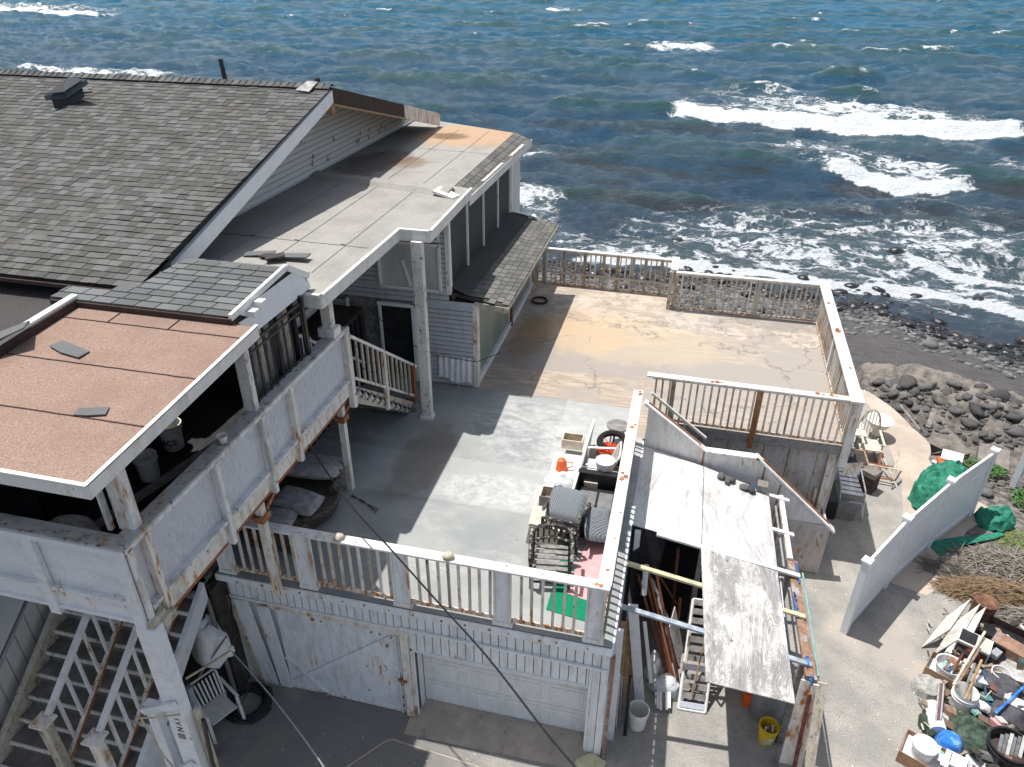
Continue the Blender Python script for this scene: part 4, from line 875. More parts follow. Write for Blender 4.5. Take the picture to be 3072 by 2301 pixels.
solo('crate', MB().box(-7.4,-6.9,-2.3,-1.9,5.1,5.45).box(-7.3,-6.95,-1.8,-1.4,4.7,5.1), 'black_plastic', 'dark crate in the shade at the left of the balcony', 'crate')
# loose shingle pieces on the pink roof
for P0, P1, w, lab in (((-6.92,-.83,6.965),(-6.42,-1.0,6.955),.17,'torn grey shingle strip lying near the white kerb of the pink roof'), ((-5.72,-2.0,6.885),(-5.42,-1.93,6.89),.13,'small pale shingle scrap near the right edge of the pink roof')):
    a = Vector(P0); b_ = Vector(P1); v = (b_-a).cross(Vector((0,0,1))).normalized()*w
    solo('shingle_scrap', MB().slab([a, b_+Vector((0,.02,.0)), b_+v*.9+Vector((.03,0,0)), (a+b_)/2+v*1.1, a+v], .012), 'shingle_small', lab, 'roof shingle')
solo('shingle_scrap', MB().slab([(-7.75,-1.75,6.98),(-7.2,-1.05,7.2),(-7.45,-.72,7.12),(-7.95,-1.05,6.95),(-8.15,-1.6,6.9)], .015), 'shingle_small', 'curled grey shingle sheet hanging over the white kerb at the left edge', 'roof shingle')
# ---------------------------------------------------------------- terraces on the garage
random.seed(11)
terr_b = thing('garage_terrace', 'white garage building with a worn blue-grey painted terrace on its roof', 'garage', (-3, 3, 0))
part('terrace_floor', MB().prism([(-6.27,-.10),(-.02,-.10),(-.02,5.25),(-.30,5.25),(-.30,6.36),(-8.1,6.448),(-8.1,.2),(-6.27,.2)], D-.14, D), 'terrace_grey', terr_b)
part('ledge', MB().bar((-6.27,-.13,D-.075),(.0,-.13,D-.075),.035,.13).bar((-.0,-.12,D-.075),(-.0,5.2,D-.075),.035,.13), 'garage_paint', terr_b)
fw = part('wall', MB().box(-6.1,-3.28,.06,.12,0,D-.15).box(-3.28,-.02,.06,.12,1.6,D-.15), 'garage_paint', terr_b, label='front wall')
def vboards(parent, x0, x1, y, z0, z1, w=.128, m='garage_paint'):
    x = x0; k = 0
    while x < x1-.02:
        w2 = min(w, x1-x); part('board', MB().add([(x+.007,y,z0),(x+w2-.007,y,z0),(x+w2-.007,y,z1),(x+.007,y,z1),(x+.008,y+.012,z0),(x+w2-.008,y+.012,z0),(x+w2-.008,y+.012,z1),(x+.008,y+.012,z1)], [(0,1,2,3),(4,0,3,7),(1,5,6,2),(5,4,7,6)]), m, parent); x += w
vboards(fw, -6.16, -.04, -.045, 2.08, D-.14)
part('board_backing', MB().box(-6.18,-.02,-.032,.06,2.06,D-.14), 'grey_wood', fw)
part('drip_trim', MB().bar((-6.2,-.06,2.065),(-3.2,-.06,2.065),.05,.03).bar((-3.25,-.07,2.10),(-.06,-.07,2.06),.05,.03), 'white_clean', fw)
vboards(fw, -3.14, -.30, -.02, 1.60, 2.06, .133)
part('board_backing', MB().box(-3.2,-.25,-.006,.06,1.6,2.06), 'grey_wood', fw)
part('drip_trim', MB().bar((-3.17,-.03,1.59),(-.28,-.03,1.59),.03,.02), 'white_clean', fw)
part('corner_post', MB().box(-.28,-.14,-.03,.08,0,2.05).box(-.13,-.02,-.05,.10,-.02,2.45).box(-.30,-.26,-.05,-.02,.1,2.0), 'garage_paint', fw)
for xv, w in ((-.24,.012),(-.19,.012)): part('corner_bead', MB().box(xv,xv+w,-.045,-.03,0,2.02), 'white_clean', fw)
gd = part('garage_door', MB().box(-3.06,-.31,.30,.34,.03,2.13), 'garage_door_paint', terr_b)
for r_ in range(4):
    z0 = .03+r_*.525
    pn = part('door_section', MB().box(-3.05,-.32,.285,.30,z0+.006,z0+.519), 'garage_door_paint', gd)
    for c_ in range(4):
        xa = -3.05+.09+c_*.683; xb = xa+.52; za, zb = z0+.10, z0+.43
        part('raised_panel', MB().add([(xa,.285,za),(xb,.285,za),(xb,.285,zb),(xa,.285,zb),(xa+.03,.296,za+.03),(xb-.03,.296,za+.03),(xb-.03,.296,zb-.03),(xa+.03,.296,zb-.03),(xa+.06,.278,za+.06),(xb-.06,.278,za+.06),(xb-.06,.278,zb-.06),(xa+.06,.278,zb-.06),(xa-.01,.280,za-.01),(xb+.01,.280,za-.01),(xb+.01,.280,zb+.01),(xa-.01,.280,zb+.01)],
             [(12,13,5,4),(13,14,6,5),(14,15,7,6),(15,12,4,7),(4,5,9,8),(5,6,10,9),(6,7,11,10),(7,4,8,11),(8,9,10,11)]), 'garage_door_paint', pn)
part('jamb', MB().box(-3.16,-3.06,-.02,.28,0,1.6), 'garage_paint', terr_b); part('jamb', MB().box(-.31,-.24,.1,.3,0,1.6), 'garage_paint', terr_b)
part('jamb', MB().bar((-3.11,-.03,0),(-3.11,-.03,1.6),.04,.03,up=(0,1,0)), 'white_rusty', terr_b); part('jamb', MB().bar((-3.20,-.05,0),(-3.20,-.05,2.08),.13,.06,up=(0,1,0)), 'white_rusty', terr_b)
part('weather_strip', MB().box(-3.09,-3.05,.0,.06,.1,1.55), 'black_plastic', terr_b)
# big hinged plywood door with crossed battens
bd = part('hinged_door', MB().box(-5.40,-3.30,-.02,.03,.0,1.93), 'garage_paint', terr_b)
part('batten', MB().bar((-5.36,-.035,.15),(-3.36,-.035,1.84),.03,.10,up=(0,0,1)), 'garage_paint', bd)
for a, b_, w in (((-5.40,.78),(-4.72,-.0),.08),((-4.25,1.84),(-3.34,.85),.08),((-5.40,1.90),(-3.3,1.90),.07),((-3.34,.02),(-3.34,1.9),.08),((-5.38,.05),(-3.3,.03),.05)):
    part('batten', MB().bar((a[0],-.028,a[1]),(b_[0],-.028,b_[1]),.02,w,up=(0,0,1)), 'garage_paint' if w > .06 else 'white_rusty', bd)
part('seam', MB().box(-4.52,-4.505,-.024,-.02,.04,1.86), 'panel_paint', bd)
lt_ = part('latch', MB().box(-3.36,-3.2,-.10,-.06,.86,.90).tube([(-3.30,-.1,.88),(-3.28,-.12,.80),(-3.24,-.1,.86)],.012,6), 'rust_iron', bd)
vb = part('side_panel', MB().bar((-5.78,-.03,-.02),(-6.02,-.03,1.98),.26,.03,up=(0,1,0)).bar((-5.50,-.035,-.0),(-5.62,-.035,1.93),.22,.03,up=(0,1,0)), 'garage_paint', terr_b, label='slanting cover boards left of the hinged door')
part('side_panel', MB().bar((-5.96,-.04,-.02),(-6.2,-.04,1.98),.10,.04,up=(0,1,0)), 'cream_weathered', terr_b)
part('header', MB().bar((-5.5,-.05,2.0),(-3.15,-.07,2.01),.05,.09), 'white_rusty', terr_b)
part('wall', MB().box(-.10,-.0,.1,6.3,0,D-.15), 'balcony_front', terr_b, label='long side wall of the garage'); part('wall', MB().box(-6.35,-5.9,.0,6.3,0,D-.15), 'balcony_front', terr_b)
sdw = MB()
for k in range(9): sdw.box(.0,.02,.3+k*.62,.34+k*.62,0,D-.2)
part('batten', sdw, 'panel_paint', terr_b, kind='stuff')
part('downpipe', MB().bar((-.0+.03,-.04,0.0),(.03,-.04,2.35),.05,.10,up=(0,1,0)), 'brown_wood', terr_b)

east = thing('sea_terrace', 'bare beige cracked concrete terrace above the beach', 'terrace', (0, 9, 0))
part('terrace_floor', MB().prism([(-8.1,6.452),(-.30,6.364),(-.297,5.25),(.02,5.25),(.02,6.0),(4.02,5.92),(4.13,11.93),(.16,11.86),(.18,12.74),(-3.80,12.86),(-3.9,12.0)], D-.16, D), 'terrace_beige', east)
part('slab_edge', MB().bar((.02,5.985,D-.10),(4.05,5.905,D-.10),.02,.20).bar((4.10,5.9,D-.1),(4.16,11.95,D-.1),.06,.18), 'concrete_block', east)
shw = part('wall', MB().box(.0,3.82,6.12,6.2,0,D-.16).box(3.82,3.95,6.1,11.8,-.6,D-.16).box(-8,4.0,11.7,11.8,-2.2,D-.16), 'shed_panel', east)
for xa, xb in ((.05,.55),(.62,1.12),(1.19,1.72),(1.79,2.45),(2.52,2.95),(3.02,3.52),(3.56,3.72)): part('panel', MB().box(xa,xb,6.09,6.12,.03,D-.22), 'shed_panel', shw)
for xv in (.585,1.155,1.755,2.485,2.985,3.54): part('batten', MB().bar((xv,6.085,0),(xv,6.085,D-.2),.055,.03,up=(0,1,0)), 'cream_weathered', shw)
part('corner_post', MB().bar((3.80,6.04,0),(3.78,6.04,D-.18),.14,.06,up=(0,1,0)).bar((3.68,6.05,.1),(3.64,6.05,1.4),.05,.04,up=(0,1,0)), 'white_rusty', shw)
part('panel', MB().slab([(4.02,5.92,2.22),(4.34,5.92,2.30),(4.34,5.98,1.95),(4.04,5.98,1.88)], .02), 'white_rusty', shw, label='white sheet with a rust streak at the corner')

# ---------------------------------------------------------------- railings
def railing(label, p0, p1, ztop=3.71, zbot=2.70, post_t=(), post_w=.10, n=20, skip=.6, capw=.15, m='white_paint', mb_='baluster_paint', mp=None, foot=D, capext=(0,0), extra=None, bw=.038, dark_every=0, boxed=False, caplab=None):
    p0 = Vector((*p0, 0)); p1 = Vector((*p1, 0)); L = (p1-p0).length; v = (p1-p0)/L
    t_ = thing('railing', label, 'railing', (p0.x, p0.y, foot))
    part('top_rail', MB().bar(p0-v*capext[0]+Vector((0,0,ztop-.02)), p1+v*capext[1]+Vector((0,0,ztop-.02)), capw, .045, ch=.008), m, t_, label=caplab)
    part('upper_rail', MB().bar(p0+Vector((0,0,ztop-.07)), p1+Vector((0,0,ztop-.07)), .04, .06), mb_, t_)
    part('bottom_rail', MB().bar(p0+Vector((0,0,zbot)), p1+Vector((0,0,zbot)), .055, .045), 'rust_rail' if m != 'cap_weathered' else m, t_)
    up = (v.x, v.y, 0); pm = []
    for q in post_t:
        c = p0+v*q
        if boxed:
            po = part('post', MB().bar(c+Vector((0,0,foot)), c+Vector((0,0,ztop-.045)), .10, .20, up=up), mp or m, t_)
            part('face_board', MB().bar(c+v*-.115+Vector((0,-.055,foot+.02)), c-v*.115+Vector((0,-.055,ztop-.05)), .03,.05, up=(0,1,0)), m, po); part('face_board', MB().bar(c+v*.115+Vector((0,-.055,foot+.02)), c+v*.115+Vector((0,-.055,ztop-.05)), .03,.05, up=(0,1,0)), 'white_rusty', po)
            part('plinth', MB().bar(c-v*.15+Vector((0,0,foot+.04)), c+v*.15+Vector((0,0,foot+.04)), .14, .08), m, po)
        else: part('post', MB().bar(c+Vector((0,0,foot-.02)), c+Vector((0,0,ztop-.045)), post_w, post_w, up=up), mp or m, t_)
        pm.append(q)
    me = {}
    for mm in (mb_, 'baluster_tan', 'cream_weathered', 'white_rusty'): me[mm] = MB().bar((0,0,0), (0,0,ztop-.05-zbot), bw, bw, up=up, ch=.003).mesh('baluster', mm)
    for k in range(n):
        q = L*(k+.5)/n
        if any(abs(q-a) < (.19 if boxed else post_w*.5+bw*.7) for a in pm): continue
        r_ = random.random(); mm = mb_ if r_ < .62 else ('white_rusty' if r_ < .82 else ('cream_weathered' if r_ < .92 else 'baluster_tan'))
        o_ = inst_mesh('baluster', me[mm], t_, p0+v*q+Vector((0,0,zbot)), (random.uniform(-.006,.006), random.uniform(-.008,.008), 0))
    return t_
r1 = railing('white railing with boxed posts above the garage door at the grey terrace front', (-6.16,-.035), (-.20,-.035), post_t=(.10,1.49,3.02,4.55,5.87), n=39, boxed=True, capw=.17, capext=(.1,.08), mp='garage_paint')
r2 = railing('white railing with a wide flat cap along the right edge of the grey terrace', (-.20,-.04), (-.20,5.15), post_t=(5.1,2.6), n=36, capw=.19, ztop=3.716, capext=(0,.1), m='white_paint')
r3 = railing('rust streaked railing on the near edge of the beige terrace above the stairwell', (.04,5.98), (3.92,5.93), post_t=(.42,2.12), post_w=.09, n=28, capw=.17, capext=(.12,.12), zbot=2.68, mb_='baluster_paint', mp='baluster_tan')
part('post', MB().bar((2.13,5.90,2.30),(2.13,5.90,3.66),.10,.05,up=(0,1,0)), 'rust_iron', r3, label='rusty mid post hanging below the slab edge')
part('corner_post', MB().bar((3.95,5.90,2.15),(3.95,5.90,3.66),.16,.10,up=(0,1,0)), 'white_rusty', r3)
r4 = railing('long white railing with a broad cap on the right side of the beige terrace', (3.91,6.0), (4.03,11.9), ztop=3.717, n=44, capw=.24, capext=(.2,.15), post_t=(3.0,), zbot=2.68, m='trim_paint')
r5 = railing('right half of the sea side railing of the beige terrace', (.24,11.86), (3.96,11.88), ztop=3.706, n=29, post_t=(.9,2.2), post_w=.09, capw=.13, mb_='baluster_paint', mp='cream_weathered', m='trim_paint', zbot=2.66)
r6 = railing('left half of the sea side railing with an extra middle rail', (-3.72,12.85), (.18,12.76), n=27, post_t=(.14,.75,1.35,1.9,2.3,2.75,3.1,3.55), post_w=.085, capw=.12, mb_='baluster_paint', mp='baluster_tan', m='trim_paint', zbot=2.64)
part('mid_rail', MB().bar((-3.72,12.77,3.02),(.14,12.68,3.0),.05,.05), 'cream_weathered', r6)
jp = thing('step_post', 'stout cream post where the sea side railing steps back', 'post', (.19,12.1,D))
part('post', MB().bar((.13,11.88,D-.03),(.13,11.88,3.70),.10,.16,up=(0,1,0)), 'cream_weathered', jp); part('post', MB().bar((.25,11.90,D-.02),(.25,11.90,3.66),.08,.07,up=(0,1,0)), 'cream_weathered', jp)
part('cap', MB().bar((.19,11.86,3.735),(.19,12.86,3.735),.20,.045), 'white_paint', jp)
part('rail', MB().bar((.18,11.95,3.0),(.18,12.7,3.0),.05,.05).bar((.18,11.95,2.66),(.18,12.7,2.66),.05,.05), 'cream_weathered', jp)
for k in range(4): part('baluster', MB().bar((.18,12.1+k*.16,2.66),(.18,12.1+k*.16,3.68),.035,.035,up=(0,1,0)), 'baluster_paint', jp)
r7 = railing('short tan picket return between the glazed bump-out and the sea railing', (-3.78,12.1), (-3.74,12.8), n=5, capw=.08, mb_='baluster_tan', m='cream_weathered', mp='cream_weathered', zbot=2.66)
for (x_, lab) in ((-4.13+.06,'round barnacled stone on the front rail cap over the hinged door'),(-2.45-.02,'round barnacled stone on the front rail cap over the garage door')):
    pass
def pebble(name, c, r, m, label, cat='stone', group=None, seed=0, n=2, sq=(1,1,.7), rough=.22):
    me = rock_mesh(seed, n, sq, rough, m, name); o_ = bpy.data.objects.new(name, me); COL.objects.link(o_); o_.location = c; o_.scale = (r,)*3; o_.rotation_euler = (0,0,seed*1.7); return tag(o_, label, cat, group)
import bmesh
_rk = {}
def rock_mesh(seed, n=2, sq=(1,1,.7), rough=.22, m='rock_dry', name='boulder'):
    key = (seed, n, sq, rough, m)
    if key in _rk: return _rk[key]
    bm = bmesh.new(); bmesh.ops.create_icosphere(bm, subdivisions=n, radius=1)
    off = Vector((seed*3.1, seed*1.7, seed*.9))
    for v in bm.verts:
        d = v.co.normalized(); f = 1+rough*(mnoise.noise(d*1.1+off))*1.6+rough*.35*mnoise.noise(d*3+off)
        v.co = Vector((d.x*f*sq[0], d.y*f*sq[1], d.z*f*sq[2]))
    me = bpy.data.meshes.new(name); bm.to_mesh(me); bm.free(); me.polygons.foreach_set('use_smooth', [True]*len(me.polygons)); me.materials.append(MT[m]); _rk[key] = me; return me
pebble('stone', (-4.06,-.05,3.75), .075, 'pebble_snow', 'round crusted stone on the front rail cap, left one of two', seed=1)
pebble('stone', (-2.40,-.05,3.75), .08, 'pebble_snow', 'round crusted stone on the front rail cap, right one of two', seed=2)

# ---------------------------------------------------------------- side stairs from the balcony to the terrace
st = thing('side_stairs', 'small open wooden staircase with a picket rail from balcony down to grey terrace', 'staircase', (-5.3, 4, D))
sx0, sx1 = -5.95, -4.93
ya, za, yb, zb = 2.66, 4.64, 5.18, D; N = 11
part('stringer', MB().add([(sx1,ya,4.62),(sx1,yb+.12,D+.12),(sx1,yb-.12,D-.0),(sx1,ya,4.27),(sx1-.05,ya,4.62),(sx1-.05,yb+.12,D+.12),(sx1-.05,yb-.12,D),(sx1-.05,ya,4.27)],[(0,3,2,1),(4,5,6,7),(0,1,5,4),(1,2,6,5),(2,3,7,6),(3,0,4,7)]), 'cream_weathered', st)
part('stringer', MB().bar((sx0,ya,4.42),(sx0,yb,D+.05),.05,.3), 'cream_weathered', st)
for k in range(N):
    y_ = ya+(yb-ya)*(k+.3)/N; z_ = 4.64-(4.64-D)*(k+1)/(N+.4)
    part('tread', MB().bar((sx0,y_,z_),(sx1+.03,y_,z_),.235,.035,up=(0,0,1)), 'step_tread', st)
    part('riser', MB().add([(sx1-.045,y_-.11,z_+.19),(sx1-.0,y_-.11,z_+.19),(sx1,y_-.1,z_+.02),(sx1,y_+.06,z_+.02),(sx1-.045,y_+.06,z_+.02)], [(0,1,2,3,4)]).add([(sx1+.005,y_-.12,z_+.18),(sx1+.005,y_-.12,z_-.04),(sx1+.005,y_+.11,z_-.06),(sx1+.005,y_+.02,z_-.03),(sx1+.005,y_-.06,z_+.05)], [(0,1,2,3,4)]), 'white_rusty', st)
def rz(y): return 5.55+(y-2.7)*(3.53-5.55)/(5.45-2.7)
part('handrail', MB().bar((sx1+.02,2.66,rz(2.66)),(sx1+.02,5.50,rz(5.5)),.07,.05), 'white_paint', st)
part('lower_rail', MB().bar((sx1+.021,2.68,rz(2.68)-.80),(sx1+.02,5.3,rz(5.3)-.76),.05,.05), 'white_rusty', st)
for k in range(12):
    y_ = 2.86+k*.205
    if abs(y_-3.9) > .08: part('baluster', MB().bar((sx1+.02,y_,rz(y_)-.78),(sx1+.02,y_,rz(y_)-.02),.04,.04,up=(0,1,0)), 'cream_weathered', st)
part('post', MB().bar((sx1+.03,3.90,3.40),(sx1+.03,3.90,rz(3.9)),.07,.10,up=(0,1,0)), 'white_rusty', st); part('post', MB().bar((sx1+.03,5.30,D+.05),(sx1+.03,5.30,rz(5.3)),.07,.08,up=(0,1,0)), 'rust_iron', st)
part('handrail', MB().bar((sx0,2.66,5.5),(sx0,5.2,3.6),.06,.05), 'white_paint', st)
for k in range(8): part('baluster', MB().bar((sx0,2.9+k*.28,rz(2.9+k*.28)-.8),(sx0,2.9+k*.28,rz(2.9+k*.28)-.02),.04,.04,up=(0,1,0)), 'panel_paint', st)
part('landing', MB().bar((-5.9,5.42,D+.06),(-4.78,5.30,D+.06),.42,.10).bar((-5.7,5.35,D+.14),(-4.85,5.5,D+.14),.3,.04), 'grey_wood', st)

# ---------------------------------------------------------------- front stairs with two handrails
fs = thing('front_stairs', 'wide weathered front stairs with dark treads under the balcony corner', 'staircase', (-7.4, -1.8, 0))
for k in range(-3, 8):
    y_ = -1.285-.25*k; z_ = 2.02-.19*k; xa = -8.42-.0*k; xb = -6.36
    part('tread', MB().box(xa,xb,y_,y_+.27,z_-.045,z_), 'step_tread', fs)
    part('nosing', MB().box(xa,xb,y_-.022,y_-.002,z_-.075,z_-.004), 'step_riser', fs); part('riser', MB().box(xa,xb,y_+.0,y_+.02,z_-.19,z_-.05), 'step_tread', fs)
part('stringer', MB().add([(-6.36,-.4,2.65),(-6.36,-3.4,.40),(-6.36,-3.4,0),(-6.36,-.4,2.3),(-6.28,-.4,2.65),(-6.28,-3.4,.40),(-6.28,-3.4,0),(-6.28,-.4,2.3)],[(0,1,2,3),(4,7,6,5),(0,4,5,1),(1,5,6,2),(3,2,6,7),(0,3,7,4)]), 'balcony_front', fs)
part('stringer', MB().add([(-8.42,-.4,2.85),(-8.42,-3.4,.60),(-8.42,-3.4,0),(-8.42,-.4,2.3),(-8.52,-.4,2.85),(-8.52,-3.4,.60),(-8.52,-3.4,0),(-8.52,-.4,2.3)],[(0,3,2,1),(4,5,6,7),(0,1,5,4),(1,2,6,5),(3,7,6,2),(0,4,7,3)]), 'cream_weathered', fs)
part('skirt', MB().box(-6.34,-6.30,-3.4,-1.75,0,1.1), 'balcony_front', fs)
part('landing', MB().box(-8.4,-6.36,-.62,1.5,2.50,2.59), 'step_tread', fs)
for xr, y0_, y1_, ht in ((-7.32,-2.62,-.75,1.10),(-6.60,-2.58,-.75,.90)):
    f = lambda y, h: 2.02+(y+1.285)*.76+h
    hr = thing('handrail', 'left one of two slanting white handrails on the front stairs' if xr < -7 else 'right one of two slanting white handrails, next to the corner post', 'handrail', (xr,-1.7,0))
    part('top_rail', MB().bar((xr,y0_,f(y0_,ht)),(xr,y1_,f(y1_,ht)),.09,.06), 'white_paint', hr)
    part('lower_rail', MB().bar((xr+.02,y0_-.15,f(y0_-.15,ht-.93)),(xr+.02,y1_+.35,f(y1_+.35,ht-.93)),.06,.07), 'white_rusty', hr)
    part('rust_face', MB().bar((xr+.055,y0_-.1,f(y0_-.1,ht-.925)),(xr+.055,y1_+.3,f(y1_+.3,ht-.925)),.02,.045), 'rust_iron', hr)
    for k in range(8):
        y_ = y0_+.20+k*.235
        if y_ < y1_+.3: part('baluster', MB().bar((xr,y_,f(y_,ht-.90)),(xr,y_,f(y_,ht-.02)),.042,.042,up=(0,1,0)), 'balcony_front' if k % 3 else 'white_paint', hr)
    nwl = part('newel_post', MB().bar((xr,y0_-.08,.3),(xr,y0_-.08,f(y0_,ht)-.02),.14 if xr < -7 else .16,.14,up=(0,1,0),ch=.012), 'white_rusty' if xr > -7 else 'cream_weathered', hr)
    zc = f(y0_,ht); part('cap', MB().add([(xr-.12,y0_-.20,zc-.02),(xr+.12,y0_-.20,zc-.02),(xr+.12,y0_+.04,zc-.02),(xr-.12,y0_+.04,zc-.02),(xr-.12,y0_-.20,zc+.02),(xr+.12,y0_-.20,zc+.02),(xr+.12,y0_+.04,zc+.02),(xr-.12,y0_+.04,zc+.02),(xr,y0_-.08,zc+.055)],[(3,2,1,0),(0,1,5,4),(1,2,6,5),(2,3,7,6),(3,0,4,7),(4,5,8),(5,6,8),(6,7,8),(7,4,8)]), 'white_rusty', nwl)
# neighbouring wall at far left with lapped siding and a panelled skirting
nw = thing('side_wall', 'grey lapped siding wall beside the front stairs at the far left', 'wall', (-9.2,-2,0))
part('wall', MB().box(-9.6,-9.22,-5,1.5,0,4.5), 'grey_wood', nw)
z = 1.95
while z < 4.4:
    part('siding_board', MB().add([(-9.18,-5,z),(-9.18,1.4,z),(-9.21,1.4,z+.125),(-9.21,-5,z+.125),(-9.22,-5,z),(-9.22,1.4,z)], [(0,1,2,3),(4,5,1,0)]), 'siding_paint', nw); z += .14
yv = -3.6
while yv < 0: part('skirt_panel', MB().add([(-8.70,yv+.008,-.0),(-8.70,yv+.232,0),(-8.70,yv+.232,2.02+(yv+.2+1.285)*.76+.55),(-8.70,yv+.008,2.02+(yv+1.285)*.76+.55),(-8.72,yv+.008,0),(-8.72,yv+.232,0)],[(0,1,2,3)]), 'siding_warm', nw); yv += .24
part('skirt', MB().add([(-8.72,-5,0),(-8.72,.2,0),(-8.72,.2,3.6),(-8.72,-4.2,.5),(-8.72,-5,.5),(-8.75,-5,0),(-8.75,.2,0),(-8.75,.2,3.6),(-8.75,-4.2,.5),(-8.75,-5,.5)], [(0,1,2,3,4),(9,8,7,6,5),(2,7,8,3)]), 'panel_paint', nw)
part('ledge', MB().bar((-8.95,-4.2,.60),(-8.95,.2,3.72),.5,.04), 'siding_warm', nw)
# boarded wall below the balcony, behind the hose
solo('cellar_wall', MB().box(-8.3,-6.30,-.34,-.28,0,2.5).box(-6.36,-6.22,-.34,.1,0,2.45), 'dark_wood', 'dark boarded cellar wall behind the white plastic chair', 'wall')

# ---------------------------------------------------------------- solid stair parapet with a sloping cap
pa = thing('stair_parapet', 'solid white stair parapet with a rust streaked sloping cap beside the plywood roof', 'parapet', (2, 5.06, 0))
prof = [(.03,3.50),(1.20,2.60),(2.20,2.60),(3.84,1.16),(3.84,.02),(.03,.02)]
part('panel', MB().add([(x,5.04,z) for x, z in prof]+[(x,5.12,z) for x, z in prof], [(0,5,4,3,2,1),(6,7,8,9,10,11)]+[(i,(i+1)%6,(i+1)%6+6,i+6) for i in range(6)]), 'white_paint', pa)
for (xa, z0_), (xb, z1_) in (((-.05,3.58),(1.21,2.65)),((1.16,2.65),(2.24,2.65)),((2.18,2.68),(3.92,1.14))):
    part('cap', MB().bar((xa,5.08,z0_),(xb,5.08,z1_),.17,.045,up=(0,0,1)), 'white_paint', pa)
for (xa, z0_), (xb, z1_) in (((.02,3.555),(1.10,2.755)),((2.32,2.60),(3.80,1.275))): part('rust_groove', MB().bar((xa,5.10,z0_),(xb,5.10,z1_),.03,.05,up=(0,0,1)), 'rust_iron', pa)
part('panel', MB().box(2.5,3.83,5.015,5.038,.02,1.28), 'shed_panel', pa, label='beige lower panel'); part('seam', MB().box(1.18,1.21,5.02,5.04,1.2,2.6).box(2.36,2.385,5.02,5.04,1.3,2.45).box(2.72,2.74,5.02,5.04,1.28,2.1), 'rust_iron', pa, kind='stuff')
part('end_panel', MB().box(3.80,3.84,5.12,5.9,0,1.1), 'shed_panel', pa)
part('rail', MB().bar((.05,5.55,3.52),(1.22,5.55,2.62),.06,.05,up=(0,0,1)), 'white_rusty', pa)
for k in range(6): part('baluster', MB().bar((.12+k*.13,5.55,2.6),(.12+k*.13,5.55,3.44-k*.10),.04,.04,up=(0,1,0)), 'cream_weathered', pa)
ss_ = thing('terrace_stairs', 'concrete stairs descending behind the solid parapet', 'staircase', (2, 5.5, 0))
for k in range(14):
    part('tread', MB().box(.02+k*.27,.02+(k+1)*.27+.02,5.14,5.92,max(0,2.42-k*.185)-.0,2.42-k*.185+.0), 'concrete_block', ss_)
solo('teal_tube', MB().bar((1.45,5.75,1.95),(2.05,5.85,1.95),.10,.06), 'lid_teal', 'pale teal plastic strip lying behind the parapet corner', 'strip')

# ---------------------------------------------------------------- plywood lean-to
lz = lambda x: 2.60-.20*x
lt2 = thing('lean_to', 'makeshift lean-to of bleached plywood sheets on beams beside the garage', 'shelter', (1.4, 2.5, 0))
part('plywood_sheet', MB().slab([(0.02,5.02,lz(0)),(1.22,4.93,lz(1.22)),(1.21,2.60,lz(1.21)),(-.03,2.60,lz(-.03))], .018), 'plywood_pale', lt2, label='bright bleached sheet next to the railing')
part('plywood_sheet', MB().slab([(1.235,4.93,lz(1.22)),(2.10,4.78,lz(2.1)),(2.22,4.62,lz(2.2)),(2.48,4.60,lz(2.48)),(2.50,2.62,lz(2.5)),(1.225,2.62,lz(1.22))], .018), 'plywood_mid', lt2, label='grey streaked sheet with stones on it')
part('plywood_sheet', MB().slab([(1.21,2.56,lz(1.2)+.0),(2.50,2.58,lz(2.5)-.01),(2.56,-.0,lz(2.5)-.03),(1.32,-.12,lz(1.3)-.03)], .018), 'plywood_grainy', lt2, label='strongly grained grey sheet at the front')
for yv, m_, xa, dz in ((4.62,'white_paint',.1,-.045),(3.62,'white_paint',.1,-.045),(2.55,'white_paint',.45,-.02),(1.66,'yellow_wood',-.02,-.045),(.72,'bluegrey_wood',-.12,-.045)):
    part('rafter', MB().bar((xa,yv+.02,lz(xa)+dz),(2.88,yv+.10,lz(2.88)+dz),.085,.045,up=(0,0,1)), m_, lt2)
part('side_beam', MB().bar((2.74,4.85,1.95),(2.76,3.05,1.97),.09,.09), 'white_rusty', lt2, label='white beam on the right side'); part('side_beam', MB().bar((2.78,3.1,1.93),(2.84,.62,1.93),.12,.06), 'brown_wood', lt2, label='brown flaking board on the right side')
part('side_beam', MB().bar((2.87,3.1,1.82),(2.93,.6,1.82),.05,.22), 'brown_wood', lt2)
part('pole', MB().tube([(2.64,4.6,1.9),(2.66,2.9,1.92)], .022, 8), 'aluminium', lt2, smooth=True); part('pole', MB().tube([(2.98,2.9,1.85),(3.0,.75,1.84)], .018, 8), 'lid_teal', lt2, smooth=True)
for xv, yv, z_ in ((2.76,4.7,1.9),(2.76,2.9,1.9),(2.78,.9,1.9),(1.24,2.62,2.3)): part('post', MB().bar((xv,yv,0),(xv,yv,z_),.09,.09,up=(0,1,0)), 'grey_wood', lt2)
part('post', MB().bar((.10,.30,0),(.06,.34,2.5),.11,.05,up=(0,1,0)), 'balcony_front', lt2); part('post', MB().bar((.16,2.55,0),(.13,2.55,2.5),.10,.09,up=(0,1,0)), 'balcony_front', lt2)
for k, (y0_, y1_, x_) in enumerate(((3.9,4.9,2.62),(2.9,3.8,2.60),(1.7,2.7,2.70))): part('side_panel', MB().slab([(x_,y0_,.1),(x_-.10,y0_,1.88),(x_-.10,y1_,1.88),(x_,y1_,.1)], .02), ('shed_panel','bluegrey_wood','panel_paint')[k], lt2)
